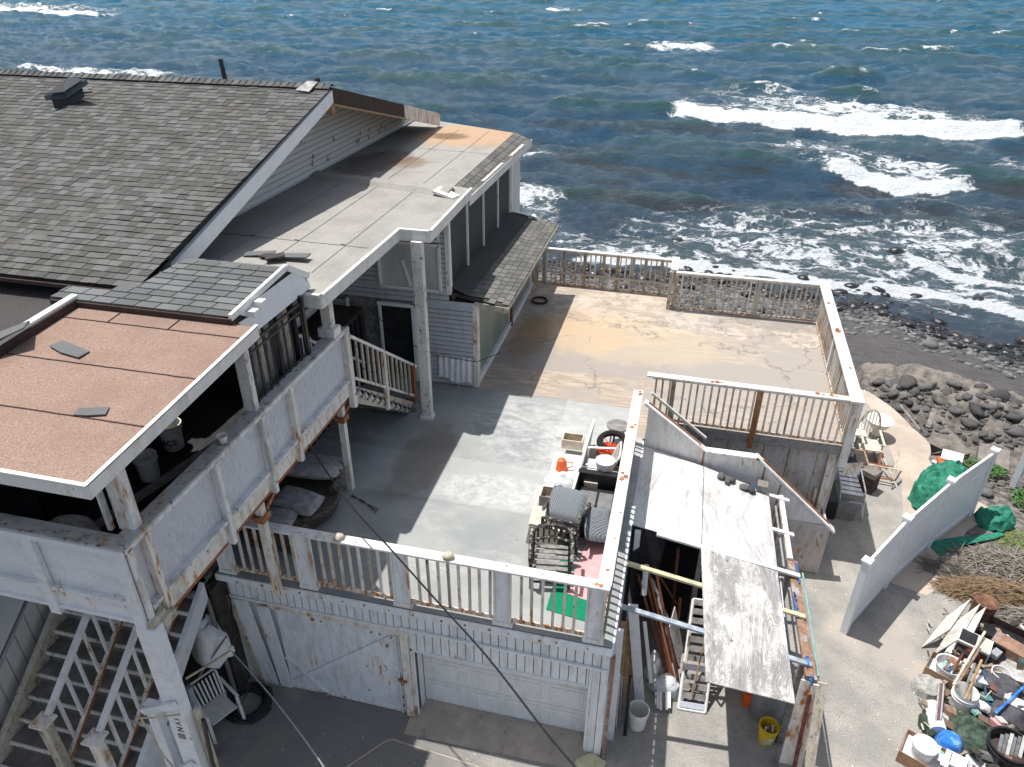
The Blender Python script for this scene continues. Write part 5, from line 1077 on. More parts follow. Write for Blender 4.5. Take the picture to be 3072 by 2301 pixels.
nt_ = part('shade_cloth', MB().add([(.02,2.62,2.58),(.32,2.60,2.53),(.62,2.59,2.46),(.04,2.50,2.0),(.30,2.42,1.9),(.58,2.50,2.0),(.10,2.45,1.3),(.32,2.38,1.15),(.50,2.45,1.3),(.2,2.5,.7),(.33,2.5,.65)], [(0,3,4,1),(1,4,5,2),(3,6,7,4),(4,7,8,5),(6,9,10,7),(7,10,8)]), 'shade_net', lt2)
def rope_knot(c, n, label, m='blue_rope', r=.05, seed=0):
    rr_ = random.Random(seed); pts = [Vector(c)+Vector((rr_.uniform(-r,r)*.5, rr_.uniform(-1,1)*n, rr_.uniform(-r,r))) for _ in range(22)]
    pts.sort(key=lambda q: q.y+rr_.uniform(-.1,.1)); return solo('rope', MB().tube(pts, .012, 4), m, label, 'rope')
rope_knot((2.86,2.75,1.97), .22, 'frayed blue rope tied round the white and brown beams', seed=1)
rope_knot((2.76,1.9,1.97), .35, 'thin blue rope along the middle of the brown side board', seed=2)
rope_knot((2.82,.85,1.98), .10, 'blue rope bundle near the front end of the side board', seed=3); rope_knot((2.86,.60,1.93), .10, 'tangled blue rope at the very front of the side board', seed=4)
rope_knot((2.18,4.66,2.22), .06, 'short blue rope scrap by the concrete block on the plywood', seed=5)
solo('weather_board', MB().bar((2.80,.34,.0),(2.84,.62,1.86),.20,.025,up=(0,1,0)).bar((2.98,.30,0),(2.93,.56,1.88),.10,.03,up=(0,1,0)), 'white_rusty', 'white peeling boards propped upright at the lean-to front corner', 'board')
solo('weather_board', MB().bar((3.02,-.28,-.0),(3.02,.60,1.90),.05,.14,up=(1,0,0)), 'cream_weathered', 'long thin cream board leaning outermost at the lean-to corner', 'board')
solo('weather_board', MB().bar((2.90,.18,.0),(2.88,.52,1.7),.06,.02,up=(0,1,0)), 'red_iron', 'narrow dark red strip between the white propped boards', 'board')
solo('concrete_block', MB().box(2.70,3.0,.20,.62,0,.22), 'concrete_block', 'grey concrete block at the foot of the propped white boards', 'block')
for k, (x_, y_, r_, lab) in enumerate(((1.56,4.72,.095,'dark flat stone on the plywood, leftmost of the stones'),(1.73,4.70,.10,'brown grey stone on the plywood, second from the left'),(1.68,4.60,.07,'bluish stone tucked under the leftmost pair on the plywood'),(2.00,4.58,.09,'dark oval stone on the plywood left of the brown one'),(2.13,4.58,.10,'brownish stone next to the blue rope scrap'))):
    pebble('stone', (x_,y_,lz(x_)+.05), r_, 'rock_brown', lab, seed=10+k, sq=(1.1,.8,.6))
solo('concrete_block', MB().bar((2.34,4.66,lz(2.34)+.07),(2.38,4.92,lz(2.34)+.03),.20,.13), 'stone_pale', 'brownish grey building block at the back corner of the plywood', 'block')

# nail heads bleeding rust on the fascia, rafters and hinged door
q = MB(); rr_ = random.Random(17)
def disc(q, c, r, ax):
    c = Vector(c); u, w = ((Vector((1,0,0)), Vector((0,0,1))) if ax == 'y' else (Vector((1,0,0)), Vector((0,1,0)))); n = 7
    q.add([c]+[c+u*cos(2*pi*k/n)*r*rr_.uniform(.6,1.3)+w*sin(2*pi*k/n)*r*rr_.uniform(.7,1.6) for k in range(n)], [(0,1+k,1+(k+1)%n) for k in range(n)])
for k in range(16): disc(q, (-5.9+k*.37+rr_.uniform(-.08,.08), -.1545, D-.05-rr_.random()*.05), rr_.uniform(.012,.026), 'y')
for x_, z_ in ((-5.1,1.93),(-4.6,1.86),(-4.75,1.87),(-3.75,1.85),(-3.6,1.84),(-3.42,1.8),(-3.40,1.84),(-3.33,.6),(-3.33,.4),(-3.33,.2),(-3.9,1.0),(-3.5,1.6),(-3.34,1.3)): disc(q, (x_, -.0525, z_), rr_.uniform(.012,.035), 'y')
part('nail_rust', q, 'rust_iron', terr_b, kind='stuff')
q = MB()
for k in range(9): disc(q, (-6.0+k*.72+rr_.uniform(-.2,.2), -.035+rr_.uniform(-.05,.05), 3.7125), rr_.uniform(.007,.016), 'z')
disc(q, (-.25,-.06,3.7135), .04, 'z'); disc(q, (-.31,-.05,3.7137), .03, 'z')
part('nail_rust', q, 'rust_iron', r1, kind='stuff')
q = MB()
for y_, r_ in ((.25,.03),(.9,.02),(2.35,.055),(2.42,.05),(2.5,.035),(3.9,.05),(4.0,.03),(5.1,.05),(5.2,.03),(1.5,.02)): disc(q, (-.20+rr_.uniform(-.06,.05), y_, 3.7195), r_, 'z')
part('nail_rust', q, 'rust_iron', r2, kind='stuff')
q = MB()
for x_, r_ in ((1.2,.05),(1.3,.06),(1.38,.03),(1.1,.03),(3.2,.05),(3.3,.04),(3.45,.05),(3.55,.03)): disc(q, (x_, 5.955, 3.7135), r_, 'z')
part('nail_rust', q, 'rust_iron', r3, kind='stuff')
q = MB()
for y_, r_ in ((10.6,.05),(9.0,.08),(9.1,.05),(7.2,.04)): disc(q, (3.97, y_, 3.7205), r_, 'z')
part('nail_rust', q, 'rust_iron', r4, kind='stuff')
# ---------------------------------------------------------------- boulders and beach cobbles
random.seed(31)
rw = [rock_mesh(100+i, 2, (1.15,.95,.62), .20, 'rock_wet') for i in range(6)]; rd = [rock_mesh(200+i, 2, (1.2,.9,.6), .18, 'rock_dry') for i in range(6)]; rb = [rock_mesh(300+i, 2, (1.15,.85+.05*i,.60+.04*i), .20+.04*i, 'rock_brown') for i in range(6)]
def put_rock(me, x, y, r, sink=.45, name='boulder', z=None):
    o_ = bpy.data.objects.new(name, me); COL.objects.link(o_); gz = ground_z(x, y) if z is None else z
    o_.location = (x, y, gz+r*(.62-sink)); o_.scale = (r*random.uniform(.85,1.2), r*random.uniform(.8,1.1), r*random.uniform(.8,1.15)); o_.rotation_euler = (random.uniform(-.25,.25), random.uniform(-.25,.25), random.uniform(0,6.28)); return o_
spots = []
def free(x, y, r): return all((x-a)**2+(y-b_)**2 > (.78*(r+c_))**2 for a, b_, c_ in spots[-140:])
n_ = 0; tries = 0
while n_ < 290 and tries < 12000:
    tries += 1; x = random.uniform(-4.5, 4.5) if random.random() < .27 else random.uniform(4, 16.5); s_ = random.triangular(-4.6, 5.6, .3) if x > 4.5 else random.uniform(-2.0, 8.5)
    y = float(shore_y(x))-s_; r = random.choice((.12,.15,.18,.22,.26,.30,.36)); r *= 1.0 if s_ < 0 else .9
    if not free(x, y, r): continue
    spots.append((x, y, r)); wet = s_ < 4.0+random.uniform(-.9,.9)
    o_ = put_rock(random.choice(rw if wet else rd), x, y, r)
    if wet: tag(o_, 'smooth dark wet boulder among the many along the waterline', 'boulder', 'wet boulders along the waterline')
    else: tag(o_, 'dry grey rounded beach boulder among the many above the waterline', 'boulder', 'dry boulders above the waterline')
    n_ += 1
# smaller cobbles nobody could count
q = MB(); random.seed(5)
def cobble(q, x, y, r, gz):
    n = 6; a0 = random.random()*6; vs = [(x+cos(a0+2*pi*k/n)*r*random.uniform(.9,1.2), y+sin(a0+2*pi*k/n)*r*random.uniform(.7,1), gz-.02) for k in range(n)]
    v2 = [(x+(vx-x)*.72, y+(vy-y)*.72, gz+r*.42*random.uniform(.7,1.1)) for vx, vy, _ in vs]
    q.cur = random.random(); q.add(vs+v2+[(x,y,gz+r*.5)], [(k,(k+1)%n,(k+1)%n+n,k+n) for k in range(n)]+[(k+n,(k+1)%n+n,2*n) for k in range(n)])
cnt = 9000; xs_ = np.random.RandomState(2).uniform(-7, 19, cnt); sv = np.random.RandomState(4).uniform(-2.5, 6.2, cnt)
sv = np.where(xs_ < 5, np.random.RandomState(6).uniform(-2.5, 9.5, cnt), sv); yv_ = shore_y(xs_)-sv; gz_ = terr(xs_, yv_)[0]
for x, y, s_, gz in zip(xs_, yv_, sv, gz_):
    if s_ > 4.2 and x > 5 and random.random() < .7: continue
    if 12.0 < y: cobble(q, x, y, random.uniform(.05,.16), gz)
m, t, b = nt('cobble_mix'); MT['cobble_mix'] = m; a_ = node(t, 'Attribute', attribute_name='rnd').outputs['Fac']; g_ = t.nodes.new('ShaderNodeNewGeometry'); sz = node(t, 'SeparateXYZ'); t.links.new(g_.outputs['Position'], sz.inputs[0])
wetf = ramp(t, sz.outputs[2], -1.75, -1.45, 0, 1); c = mix(t, a_, (.05,.05,.05), (.20,.195,.19)); c = mix(t, wetf, (.016,.016,.017), c); rr_ = mix(t, wetf, (.25,.25,.25), (.9,.9,.9)); t.links.new(c, b.inputs['Base Color']); t.links.new(rr_, b.inputs['Roughness'])
solo('cobbles', q, 'cobble_mix', 'countless small grey beach cobbles', 'cobbles', kind='stuff', smooth=False)
put = lambda px, py, r, z, me, lab, cat='boulder': tag(put_rock(me, *spot(px, py, z=z)[:2], r, z=z, sink=.3), lab, cat)
put(2690, 772, .52, -2.05, rw[0], 'big lone black rock in the surf, farthest out on the right')
put(2405, 842, .32, -2.0, rw[1], 'small jagged dark rock just behind the sea railing corner')
put(2030, 735, .42, -2.25, rw[2], 'brownish rock awash in foam beyond the left sea railing')
put(2930, 905, .30, -2.1, rw[3], 'dark rock in the wash on the right below the lone surf rock')
# ruined rubble wall above the beach
wallt = thing('rubble_wall', 'ruined seawall of dark rounded stones set in pale mortar beside the beach', 'wall', (8.6, 13, -.5))
def wx(i): return 5.95+i*.06
ni, nj = 200, 60; V = np.zeros((ni, nj, 3))
for i in range(ni):
    x = wx(i); wt = float(wall_top_y(np.array(x)))
    for j in range(nj):
        f = j/(nj-1); s_ = f*5.6; 
        if s_ < 1.2: y = wt+.45-s_*.9; z = .02-.05*s_
        elif s_ < 3.4: y = wt-.63-(s_-1.2)*.80; z = -.04-(s_-1.2)*.26
        else: y = wt-2.39-(s_-3.4)*1.0; z = -.61-(s_-3.4)*.02
        if f < .02: z -= .9
        V[i, j] = (x, y, z)
sc_ = fbm(V[...,0]*1.7, V[...,1]*1.7, 6)-.45; V[...,2] += .52*sc_; V[...,1] += .2*(fbm(V[...,0]*2.3+9, V[...,2]*3+4, 4)-.45)
V[...,2] -= .9*(1-ss(V[...,0], 5.95, 6.35)); V[...,2] -= .35*ss(V[...,1]*-1, -12.2, -10.6)*0
me_ = npmesh('mortar', V.reshape(-1, 3)-np.array([8.6,13,-.5]), grid_faces(ni, nj)[:, ::-1], 'mortar'); mo = bpy.data.objects.new('mortar', me_); COL.objects.link(mo); mo.parent = wallt
random.seed(8); pl = []
big = [(2720,1145,.22),(2735,1170,.20),(2780,1155,.20),(2640,1145,.17),(2685,1150,.19),(2590+250,1175,.20),(2865,1150,.18),(2680,1180,.14),(2790,1215,.17),(2825,1205,.16),(2720,1205,.14),(2870,1232,.19),(2935,1232,.24),(2975,1220,.14),(3000,1185,.26),(3045,1205,.18),(3050,1250,.24),(2910,1270,.20),(2700,1225,.13),(2650,1190,.12),(3040,1290,.22),(2990,1245,.13),(2900,1190,.15),(2660,1165,.13),(2750,1225,.12),(2945,1160,.15),(3010,1160,.2)]
cands = [(px, py, r) for px, py, r in big]
for _ in range(210): cands.append((random.uniform(2610,3072), 0, random.uniform(.05,.12)))
from mathutils.bvhtree import BVHTree
bv = BVHTree.FromPolygons([tuple(v) for v in V.reshape(-1, 3)], [tuple(int(i) for i in f) for f in grid_faces(ni, nj)])
for px, py, r in cands:
    if py == 0: py = random.uniform(1130, 1300)+(px-2610)*.12
    d_ = FW+RT*(px-1536)/F_PX-UP*(py-1150.5)/F_PX; hit = bv.ray_cast(Vector(CAM), Vector(d_).normalized())
    if hit[0] is None: continue
    o_ = inst_mesh('stone', random.choice(rb), wallt, hit[0]+Vector((0,.0,-r*.12)), (random.uniform(-.4,.4), random.uniform(-.3,.3), random.uniform(0,6.28)), (r*1.1, r*.95, r*.9))
# loose rubble at the foot of the wall and beyond the fence
random.seed(14); k = 0; spots = []
while k < 60:
    x = random.uniform(6.6, 12); y = random.uniform(7.6, 11.6); r = random.uniform(.07,.20)
    if x < float(edge_x(y))+.25 or not free(x, y, r): continue
    spots.append((x, y, r)); tag(put_rock(random.choice(rb), x, y, r, sink=.2, name='rubble_stone'), 'loose grey rubble stone scattered between the wall and the fence', 'stone', 'loose rubble stones'); k += 1
solo('rock_slab', MB().slab([(7.3,10.9,-.08),(7.9,10.4,-.1),(8.25,10.6,-.06),(8.1,11.2,.0),(7.5,11.35,.0)], .22), 'mortar', 'flat broken concrete slab fallen at the foot of the wall', 'slab')
solo('rock_slab', MB().slab([(8.35,10.4,-.1),(9.0,10.1,-.1),(9.15,10.7,.1),(8.5,10.9,.12)], .35), 'stone_pale', 'squared grey rock below the wall at the right', 'rock')
q = MB(); random.seed(77)   # driftwood and twigs near the wall end
for _ in range(70):
    x = random.uniform(6.7, 9.2); y = random.uniform(9.0, 10.6)+(8-x)*.3; a = random.uniform(-.9,.3); l = random.uniform(.2,.8)
    if x < float(edge_x(y)): x += .5
    z = ground_z(x, y)+.05; q.tube([(x,y,z),(x+cos(a)*l*.5,y+sin(a)*l*.5,z+random.uniform(0,.08)),(x+cos(a)*l,y+sin(a)*l,z)], random.uniform(.006,.018), 4)
solo('driftwood', q, 'dry_twig', 'scattered bleached driftwood sticks', 'driftwood', kind='stuff')
solo('driftwood_board', MB().bar((6.75,12.1,.3),(7.15,11.3,.05),.07,.03), 'grey_wood', 'curved pale driftwood stick leaning at the left end of the wall', 'driftwood')
solo('driftwood_board', MB().bar((7.15,9.9,.0),(7.9,9.3,.02),.12,.04), 'white_paint', 'white splintered board lying on the rubble right of the path', 'board')
solo('driftwood_board', MB().bar((7.42,11.55,.0),(7.6,12.0,.35),.12,.03), 'grey_wood', 'short pale plank standing in the rubble wall', 'board')

# ---------------------------------------------------------------- white vinyl fence
fn = thing('vinyl_fence', 'white vinyl privacy fence panels running from the yard to the rubble', 'fence', (5.8, 5.6, 0))
FP = [(4.15,3.55),(5.11,4.98),(6.25,6.46),(7.46,7.85)]
def fpost(par, x, y, h=1.78, rz=.0, sc=1.):
    a = math.atan2(FP[1][1]-FP[0][1], FP[1][0]-FP[0][0]); up = (cos(a), sin(a), 0)
    po = part('post', MB().bar((x,y,0),(x,y,h),.13*sc,.13*sc,up=up), 'vinyl', par); c_, s_ = cos(a), sin(a)
    def R(u, v, z): return (x+c_*u-s_*v, y+s_*u+c_*v, z)
    w = .085*sc; part('cap', MB().add([R(-w,-w,h),R(w,-w,h),R(w,w,h),R(-w,w,h),R(-w,-w,h+.05),R(w,-w,h+.05),R(w,w,h+.05),R(-w,w,h+.05),R(0,0,h+.09)], [(3,2,1,0),(0,1,5,4),(1,2,6,5),(2,3,7,6),(3,0,4,7),(4,5,8),(5,6,8),(6,7,8),(7,4,8)]), 'vinyl', po)
for x, y in FP: fpost(fn, x, y)
for (xa, ya_), (xb, yb_) in zip(FP[:-1], FP[1:]):
    A_ = Vector((xa, ya_, 0)); B_ = Vector((xb, yb_, 0)); v = (B_-A_).normalized(); nn_ = Vector((v.y,-v.x,0))
    for z_ in (.09, 1.66): part('rail', MB().bar(A_+v*.06+Vector((0,0,z_)), B_-v*.06+Vector((0,0,z_)), .05, .15), 'vinyl', fn)
    part('rail', MB().bar(A_+v*.06+Vector((0,0,1.30)), B_-v*.06+Vector((0,0,1.30)), .055, .05), 'vinyl', fn)
    L = (B_-A_).length-.14; n = 10
    for k in range(n):
        c_ = A_+v*(.07+L*(k+.5)/n); part('fence_board', MB().bar(c_+Vector((0,0,.14)), c_+Vector((0,0,1.62)), .022, L/n-.004, up=(v.x,v.y,0)), 'vinyl', fn)
fn2 = thing('vinyl_fence', 'second white vinyl fence starting at the right edge above the green plants', 'fence', (8.8,9.3,0))
fpost(fn2, 8.80, 9.25, 1.78); A_ = Vector((8.8,9.25,0)); B_ = Vector((10.2,11.0,0)); v = (B_-A_).normalized(); part('fence_board', MB().bar(A_+Vector((0,0,.9)), B_+Vector((0,0,.9)), .03, 1.6), 'vinyl', fn2); part('rail', MB().bar(A_+Vector((0,0,1.72)), B_+Vector((0,0,1.72)), .06, .1), 'vinyl', fn2)

# ---------------------------------------------------------------- cloth and tarps
def blanket(pts_fn, nu, nv, m, name, label, cat, amp=.03, seed=0, sc=3., thick=.006, group=None):
    V_ = []; 
    for i in range(nu):
        for j in range(nv):
            p_ = Vector(pts_fn(i/(nu-1), j/(nv-1))); o2 = Vector((seed*1.3, seed*2.1, seed*.7)); d = mnoise.noise(p_*sc+o2)+.5*mnoise.noise(p_*sc*2.3+o2); e = mnoise.noise(p_*sc*1.3+o2*2)
            V_.append(p_+Vector((e*amp*.6, mnoise.noise(p_*sc*1.1-o2)*amp*.6, d*amp)))
    q = MB(); fs = [(i*nv+j, (i+1)*nv+j, (i+1)*nv+j+1, i*nv+j+1) for i in range(nu-1) for j in range(nv-1)]; q.add(V_, fs)
    return solo(name, q, m, label, cat, group, smooth=True)
def mound(c, rx, ry, h, ang=0., p=2.5):
    def f(u, v):
        a = u*2*pi; r = v; ca, sa = cos(ang), sin(ang); x = cos(a)*r*rx; y = sin(a)*r*ry; z = h*max(0, 1-r**p)**.6
        return (c[0]+ca*x-sa*y, c[1]+sa*x+ca*y, c[2]+z)
    return f
blanket(mound((6.98,8.42,.02), 1.0,.55,.62, .95, 5), 90, 34, 'tarp_green', 'tarp', 'big green tarpaulin covered heap behind the vinyl fence', 'tarpaulin', .17, 1, 4.0)
blanket(mound((7.95,7.75,.0), .48,.36,.24, .6, 4), 50, 18, 'tarp_green', 'tarp', 'small green tarp heap at the far end of the fence', 'tarpaulin', .12, 2, 6)
blanket(lambda u, v: (6.3+u*1.5+v*.15-.1*sin(u*5), 6.55+u*.75+v*(.55+.35*u)-.95*v*1.0+.0, .02+.01*v), 20, 10, 'tarp_green', 'tarp', 'flat green tarp spread on the ground in front of the fence', 'tarpaulin', .025, 3, 4)
solo('orange_box', MB().box(7.25,7.75,9.62,9.95,.0,.14).box(7.22,7.5,9.58,9.9,.14,.17), 'orange_plastic', 'orange and white plastic box beyond the green tarp', 'box')
solo('foam_board', MB().slab([(7.25,9.75,.22),(7.7,9.6,.24),(7.85,10.0,.26),(7.4,10.15,.25)], .04), 'white_plastic', 'white lid lying on the orange box', 'lid')
# ---------------------------------------------------------------- plants
def leaf_clump(name, c, rx, ry, h, n, size, m, label, cat, kind=None, up=.5, seed=0):
    rr_ = random.Random(seed); q = MB()
    for _ in range(n):
        a = rr_.uniform(0, 2*pi); r = math.sqrt(rr_.random()); x = c[0]+cos(a)*r*rx; y = c[1]+sin(a)*r*ry; z = c[2]+h*(1-r*r)*rr_.random()
        d = Vector((rr_.uniform(-1,1), rr_.uniform(-1,1), rr_.uniform(.1,1)*up)).normalized(); w = d.cross(Vector((0,0,1))).normalized(); s_ = size*rr_.uniform(.6,1.4); P_ = Vector((x,y,z)); q.cur = rr_.random()
        q.add([P_, P_+d*s_*.5+w*s_*.28, P_+d*s_, P_+d*s_*.5-w*s_*.28], [(0,1,2,3)])
    return solo(name, q, m, label, cat, kind=kind)
leaf_clump('beach_shrub', (9.35,8.6,.0), .75,.6,.35, 900, .10, 'plant_green', 'bright green leafy shrub by the second fence post', 'shrub', seed=1)
leaf_clump('ground_cover', (8.55,7.05,-.05), .85,.55,.10, 2600, .045, 'plant_yellow', 'low yellow green ground cover right of the fence', 'ground cover', kind='stuff', seed=2)
leaf_clump('ground_cover', (8.35,10.0,-.1), .55,.35,.15, 700, .07, 'plant_green', 'small green patch in the rubble behind the fence', 'ground cover', kind='stuff', seed=3)
leaf_clump('weed', (-6.0,-2.35,.0), .25,.22,.35, 260, .09, 'plant_green', 'dark green weed beside the foot of the corner post', 'weed', seed=4)
leaf_clump('ground_cover', (9.3,5.9,-.05), .5,.4,.08, 500, .05, 'plant_yellow', 'thin green patch at the right edge', 'ground cover', kind='stuff', seed=6)
def brush(name, c, rx, ry, h, n, m, label, ang, spread, ln, seed, r=.008):
    rr_ = random.Random(seed); q = MB()
    for _ in range(n):
        a = rr_.uniform(0, 2*pi); f = math.sqrt(rr_.random()); x = c[0]+cos(a)*f*rx; y = c[1]+sin(a)*f*ry; z = c[2]+h*(1-f*f)*rr_.random()+.02
        d = ang+rr_.gauss(0, spread); l = ln*rr_.uniform(.5,1.3); e = rr_.uniform(-.3,.3); dz = rr_.uniform(-.12,.2)*l
        q.tube([(x-cos(d)*l/2,y-sin(d)*l/2,max(z-.03,c[2])),(x,y,z+abs(dz)*.5),(x+cos(d+e)*l/2,y+sin(d+e)*l/2,max(z+dz,c[2]))], r*rr_.uniform(.5,1.5), 3)
    return solo(name, q, m, label, 'brush pile', kind='stuff')
brush('brush_pile', (8.0,6.0,0), 1.4,.65,.35, 1500, 'dry_twig', 'grey tangle of dry branches at the right edge', -.3, .9, .55, 1)
brush('brush_pile', (7.3,5.22,0), 1.0,.36,.30, 2200, 'dry_straw', 'golden brown heap of dry straw fronds', -.15, .42, .6, 2, .0045)
brush('brush_pile', (6.5,5.75,0), .5,.25,.15, 160, 'dry_twig', 'thin dark twigs fanning left of the straw heap', 2.7, .4, .5, 3, .005)
brush('brush_pile', (7.9,4.55,0), .8,.35,.45, 420, 'dry_twig', 'grey brush above the brown wooden boxes', -.2, .6, .6, 4)
q = MB()
for k in range(7): a = -.4+k*.22; q.tube([(8.0+k*.12,5.7+.1*(k%3),.1),(8.3+k*.1,6.0+.06*k,.35),(8.7+k*.08,6.1-.1*k,.2)], .02+.006*(k%3), 6)
solo('branch', q, 'dry_twig', 'thick bare grey branches on the brush pile', 'branches', smooth=True)
# ---------------------------------------------------------------- clutter helpers
def box_open(name, c, sx, sy, h, m, label, cat, rz=0., th=.012, fill=None, parent_label=None, tilt=0.):
    t_ = thing(name, label, cat, c, rz=rz); t_.rotation_euler = (tilt, 0, rz)
    a, b_ = sx/2, sy/2
    for nm, bx_ in (('base',(-a,a,-b_,b_,0,th)),('side',(-a,-a+th,-b_,b_,th,h)),('side',(a-th,a,-b_,b_,th,h)),('side',(-a+th,a-th,-b_,-b_+th,th,h)),('side',(-a+th,a-th,b_-th,b_,th,h))): part(nm, MB().box(*bx_), m, t_, local=True)
    if fill: part('contents', MB().box(-a+th,a-th,-b_+th,b_-th,th,h*.6), fill, t_, local=True)
    return t_
def stick(p0, p1, r, m, label, cat='pole', n=8, name='pole'): return solo(name, MB().tube([p0, tuple((Vector(p0)+Vector(p1))/2), p1], r, n), m, label, cat, smooth=True)
def pile_cloth(c, rx, ry, h, m, label, cat='cloth', seed=0, amp=.07, ang=0., name='cloth', p=2.2, sc=4): return blanket(mound(c, rx, ry, h, ang, p), 30, 10, m, name, label, cat, amp, seed, sc)
def mono_chair(loc, rz, label, tilt=(0,0), m='white_plastic'):
    t_ = thing('plastic_chair', label, 'chair', loc); t_.rotation_euler = (tilt[0], tilt[1], rz)
    part('seat', MB().slab([(-.22,-.22,.41),(.22,-.22,.41),(.20,.22,.40),(-.20,.22,.40)], .02), m, t_, local=True)
    for k in range(7): part('slat', MB().bar((-.18+k*.06,.20,.42),(-.20+k*.066,.34,.80),.028,.008,up=(0,1,0)), m, t_, local=True)
    part('back_frame', MB().tube([(-.23,.2,.42),(-.25,.35,.80),(-.2,.37,.85),(.2,.37,.85),(.25,.35,.80),(.23,.2,.42)], .02, 6), m, t_, local=True)
    for s_ in (-1, 1):
        part('armrest', MB().bar((s_*.27,-.22,.62),(s_*.26,.30,.66),.05,.015), m, t_, local=True); part('leg', MB().bar((s_*.27,-.24,0),(s_*.26,-.20,.62),.05,.03,up=(0,1,0)), m, t_, local=True); part('leg', MB().bar((s_*.26,.30,0),(s_*.23,.20,.42),.05,.03,up=(0,1,0)), m, t_, local=True)
    return t_
# ---------------------------------------------------------------- on the grey terrace
mats = solo('pink_mat', MB().prism([(-.80,.75),(-.22,.62),(-.22,1.95),(-.68,2.0)], D+.002, D+.012), 'pink_mat', 'pale pink mat in the corner of the terrace railing', 'mat')
solo('turf_mat', MB().prism([(-1.05,.36),(-.20,.24),(-.20,.62),(-.8,.74),(-.85,2.05),(-1.02,2.05)], D+.002, D+.012), 'green_turf', 'green artificial turf mat at the front railing', 'mat')
solo('turf_mat', MB().box(-.24,-.17,1.9,3.1,D,D+.45), 'green_turf', 'upright green turf strip along the side railing', 'mat')
# long cabinet lying on its back
cb = thing('cabinet', 'long white cabinet lying on its back on the terrace, full of drawers', 'cabinet', (-1.3,3.1,D))
part('back', MB().slab([(-1.60,2.10,D+.10),(-1.62,4.25,D+.10),(-1.12,4.25,D+.10),(-1.08,2.05,D+.10)], .10), 'white_clean', cb); part('side', MB().slab([(-1.10,1.98,D+.02),(-1.05,4.78,D+.02),(-1.0,4.78,D+.62),(-1.06,1.98,D+.62)], .04), 'white_clean', cb, label='tall upright side board')
part('base', MB().slab([(-1.64,1.72,D+.02),(-1.70,2.30,D+.02),(-1.64,2.32,D+.42),(-1.57,1.75,D+.42)], .03).slab([(-1.62,1.70,D+.42),(-1.1,1.62,D+.42),(-1.08,2.1,D+.42),(-1.64,2.2,D+.42)], .03), 'cream_wood', cb)
part('end', MB().slab([(-1.66,1.70,D),(-1.12,1.62,D),(-1.12,1.62,D+.42),(-1.60,1.70,D+.42)], .02), 'beige_plastic', cb)
for (xa, ya, xb, yb, z0, lab) in ((-1.52,4.25,-1.12,4.52,D+.20,'empty wooden drawer standing at the far end of the cabinet'),(-1.55,2.20,-1.10,2.50,D+.42,'open drawer with a grey front at the near end of the cabinet')):
    t_ = thing('drawer', lab, 'drawer', ((xa+xb)/2,(ya+yb)/2,z0)); th = .02
    part('front', MB().box(xa,xb,ya,ya+th,z0,z0+.20), 'cream_wood' if ya > 4 else 'grey_plastic', t_); part('back', MB().box(xa,xb,yb-th,yb,z0,z0+.20), 'cream_wood', t_); part('bottom', MB().box(xa,xb,ya+th,yb-th,z0,z0+.02), 'tan_wood', t_)
    part('side', MB().box(xa,xa+th,ya+th,yb-th,z0+.02,z0+.2), 'cream_wood', t_); part('side', MB().box(xb-th,xb,ya+th,yb-th,z0+.02,z0+.2), 'cream_wood', t_)
om = thing('cup', 'big orange plastic cup with a loop handle standing in the white cabinet', 'cup', (-1.42,3.72,D+.10)); part('body', MB().lathe((0,0,0), [(.115,0),(.09,.17),(.075,.22),(.04,.24)], 20), 'orange_plastic', om, smooth=True, local=True); part('handle', MB().tube([(.09,0,.18),(.20,.02,.17),(.21,.03,.08),(.11,0,.04)], .012, 6), 'orange_plastic', om, smooth=True, local=True)
pile_cloth((-1.35,3.2,D+.12), .34,.20,.28, 'white_cloth', 'crumpled white plastic sheet in the cabinet above the denim', 'sheet', 1, .09, .5)
pile_cloth((-1.5,2.75,D+.12), .22,.30,.26, 'clear_plastic', 'bunched clear plastic bag at the left of the cabinet', 'bag', 2, .08)
pile_cloth((-1.28,2.72,D+.14), .22,.22,.30, 'denim', 'dark blue cloth heaped in the cabinet', 'cloth', 3, .10)
# black stove carcass
sv2 = thing('stove_frame', 'black metal stove carcass lying between the cabinet and the railing', 'stove', (-.66,2.8,D))
part('body', MB().box(-1.0,-.30,2.05,2.95,D+.0,D+.36), 'black_plastic', sv2); part('back_panel', MB().box(-1.02,-.28,3.02,3.14,D,D+.62), 'black_plastic', sv2); part('side', MB().box(-1.03,-.99,2.0,3.1,D,D+.5), 'black_plastic', sv2); part('side', MB().box(-.31,-.27,2.0,3.1,D,D+.5), 'black_plastic', sv2)
part('panel', MB().box(-.94,-.64,2.15,2.85,D+.36,D+.375).box(-.60,-.36,2.15,2.85,D+.36,D+.375), 'grey_plastic', sv2); MT['grey_plastic']
part('trim', MB().bar((-1.0,3.16,D+.64),(-.3,3.14,D+.64),.02,.02), 'aluminium', sv2); part('shelf', MB().box(-.9,-.66,2.98,3.02,D+.2,D+.45), 'cream_wood', sv2)
part('knob', MB().lathe((-.62,2.45,D+.375), [(.03,0),(.03,.02)], 10), 'black_ink', sv2)
mono_chair((-.72,3.55,D+.0), -1.5, 'white plastic armchair under the lidded white bucket by the railing')
bucket('bucket', (-.58,3.28,D+.42), 'white lidded bucket standing on the plastic chair', r=.16, h=.34, lid=True, handle=False)
solo('storage_lid', MB().slab([(-.24,3.0,D+.0),(-.22,4.7,D+.0),(-.16,4.55,D+.85),(-.17,3.2,D+.85)], .04), 'beige_plastic', 'curved beige panel leaning along the side railing', 'panel')
solo('storage_lid', MB().slab([(-.75,2.98,D+.02),(-.35,3.0,D+.02),(-.35,3.45,D+.16),(-.75,3.45,D+.16)], .03), 'cream_wood', 'cream shelf board under the plastic chair', 'board')
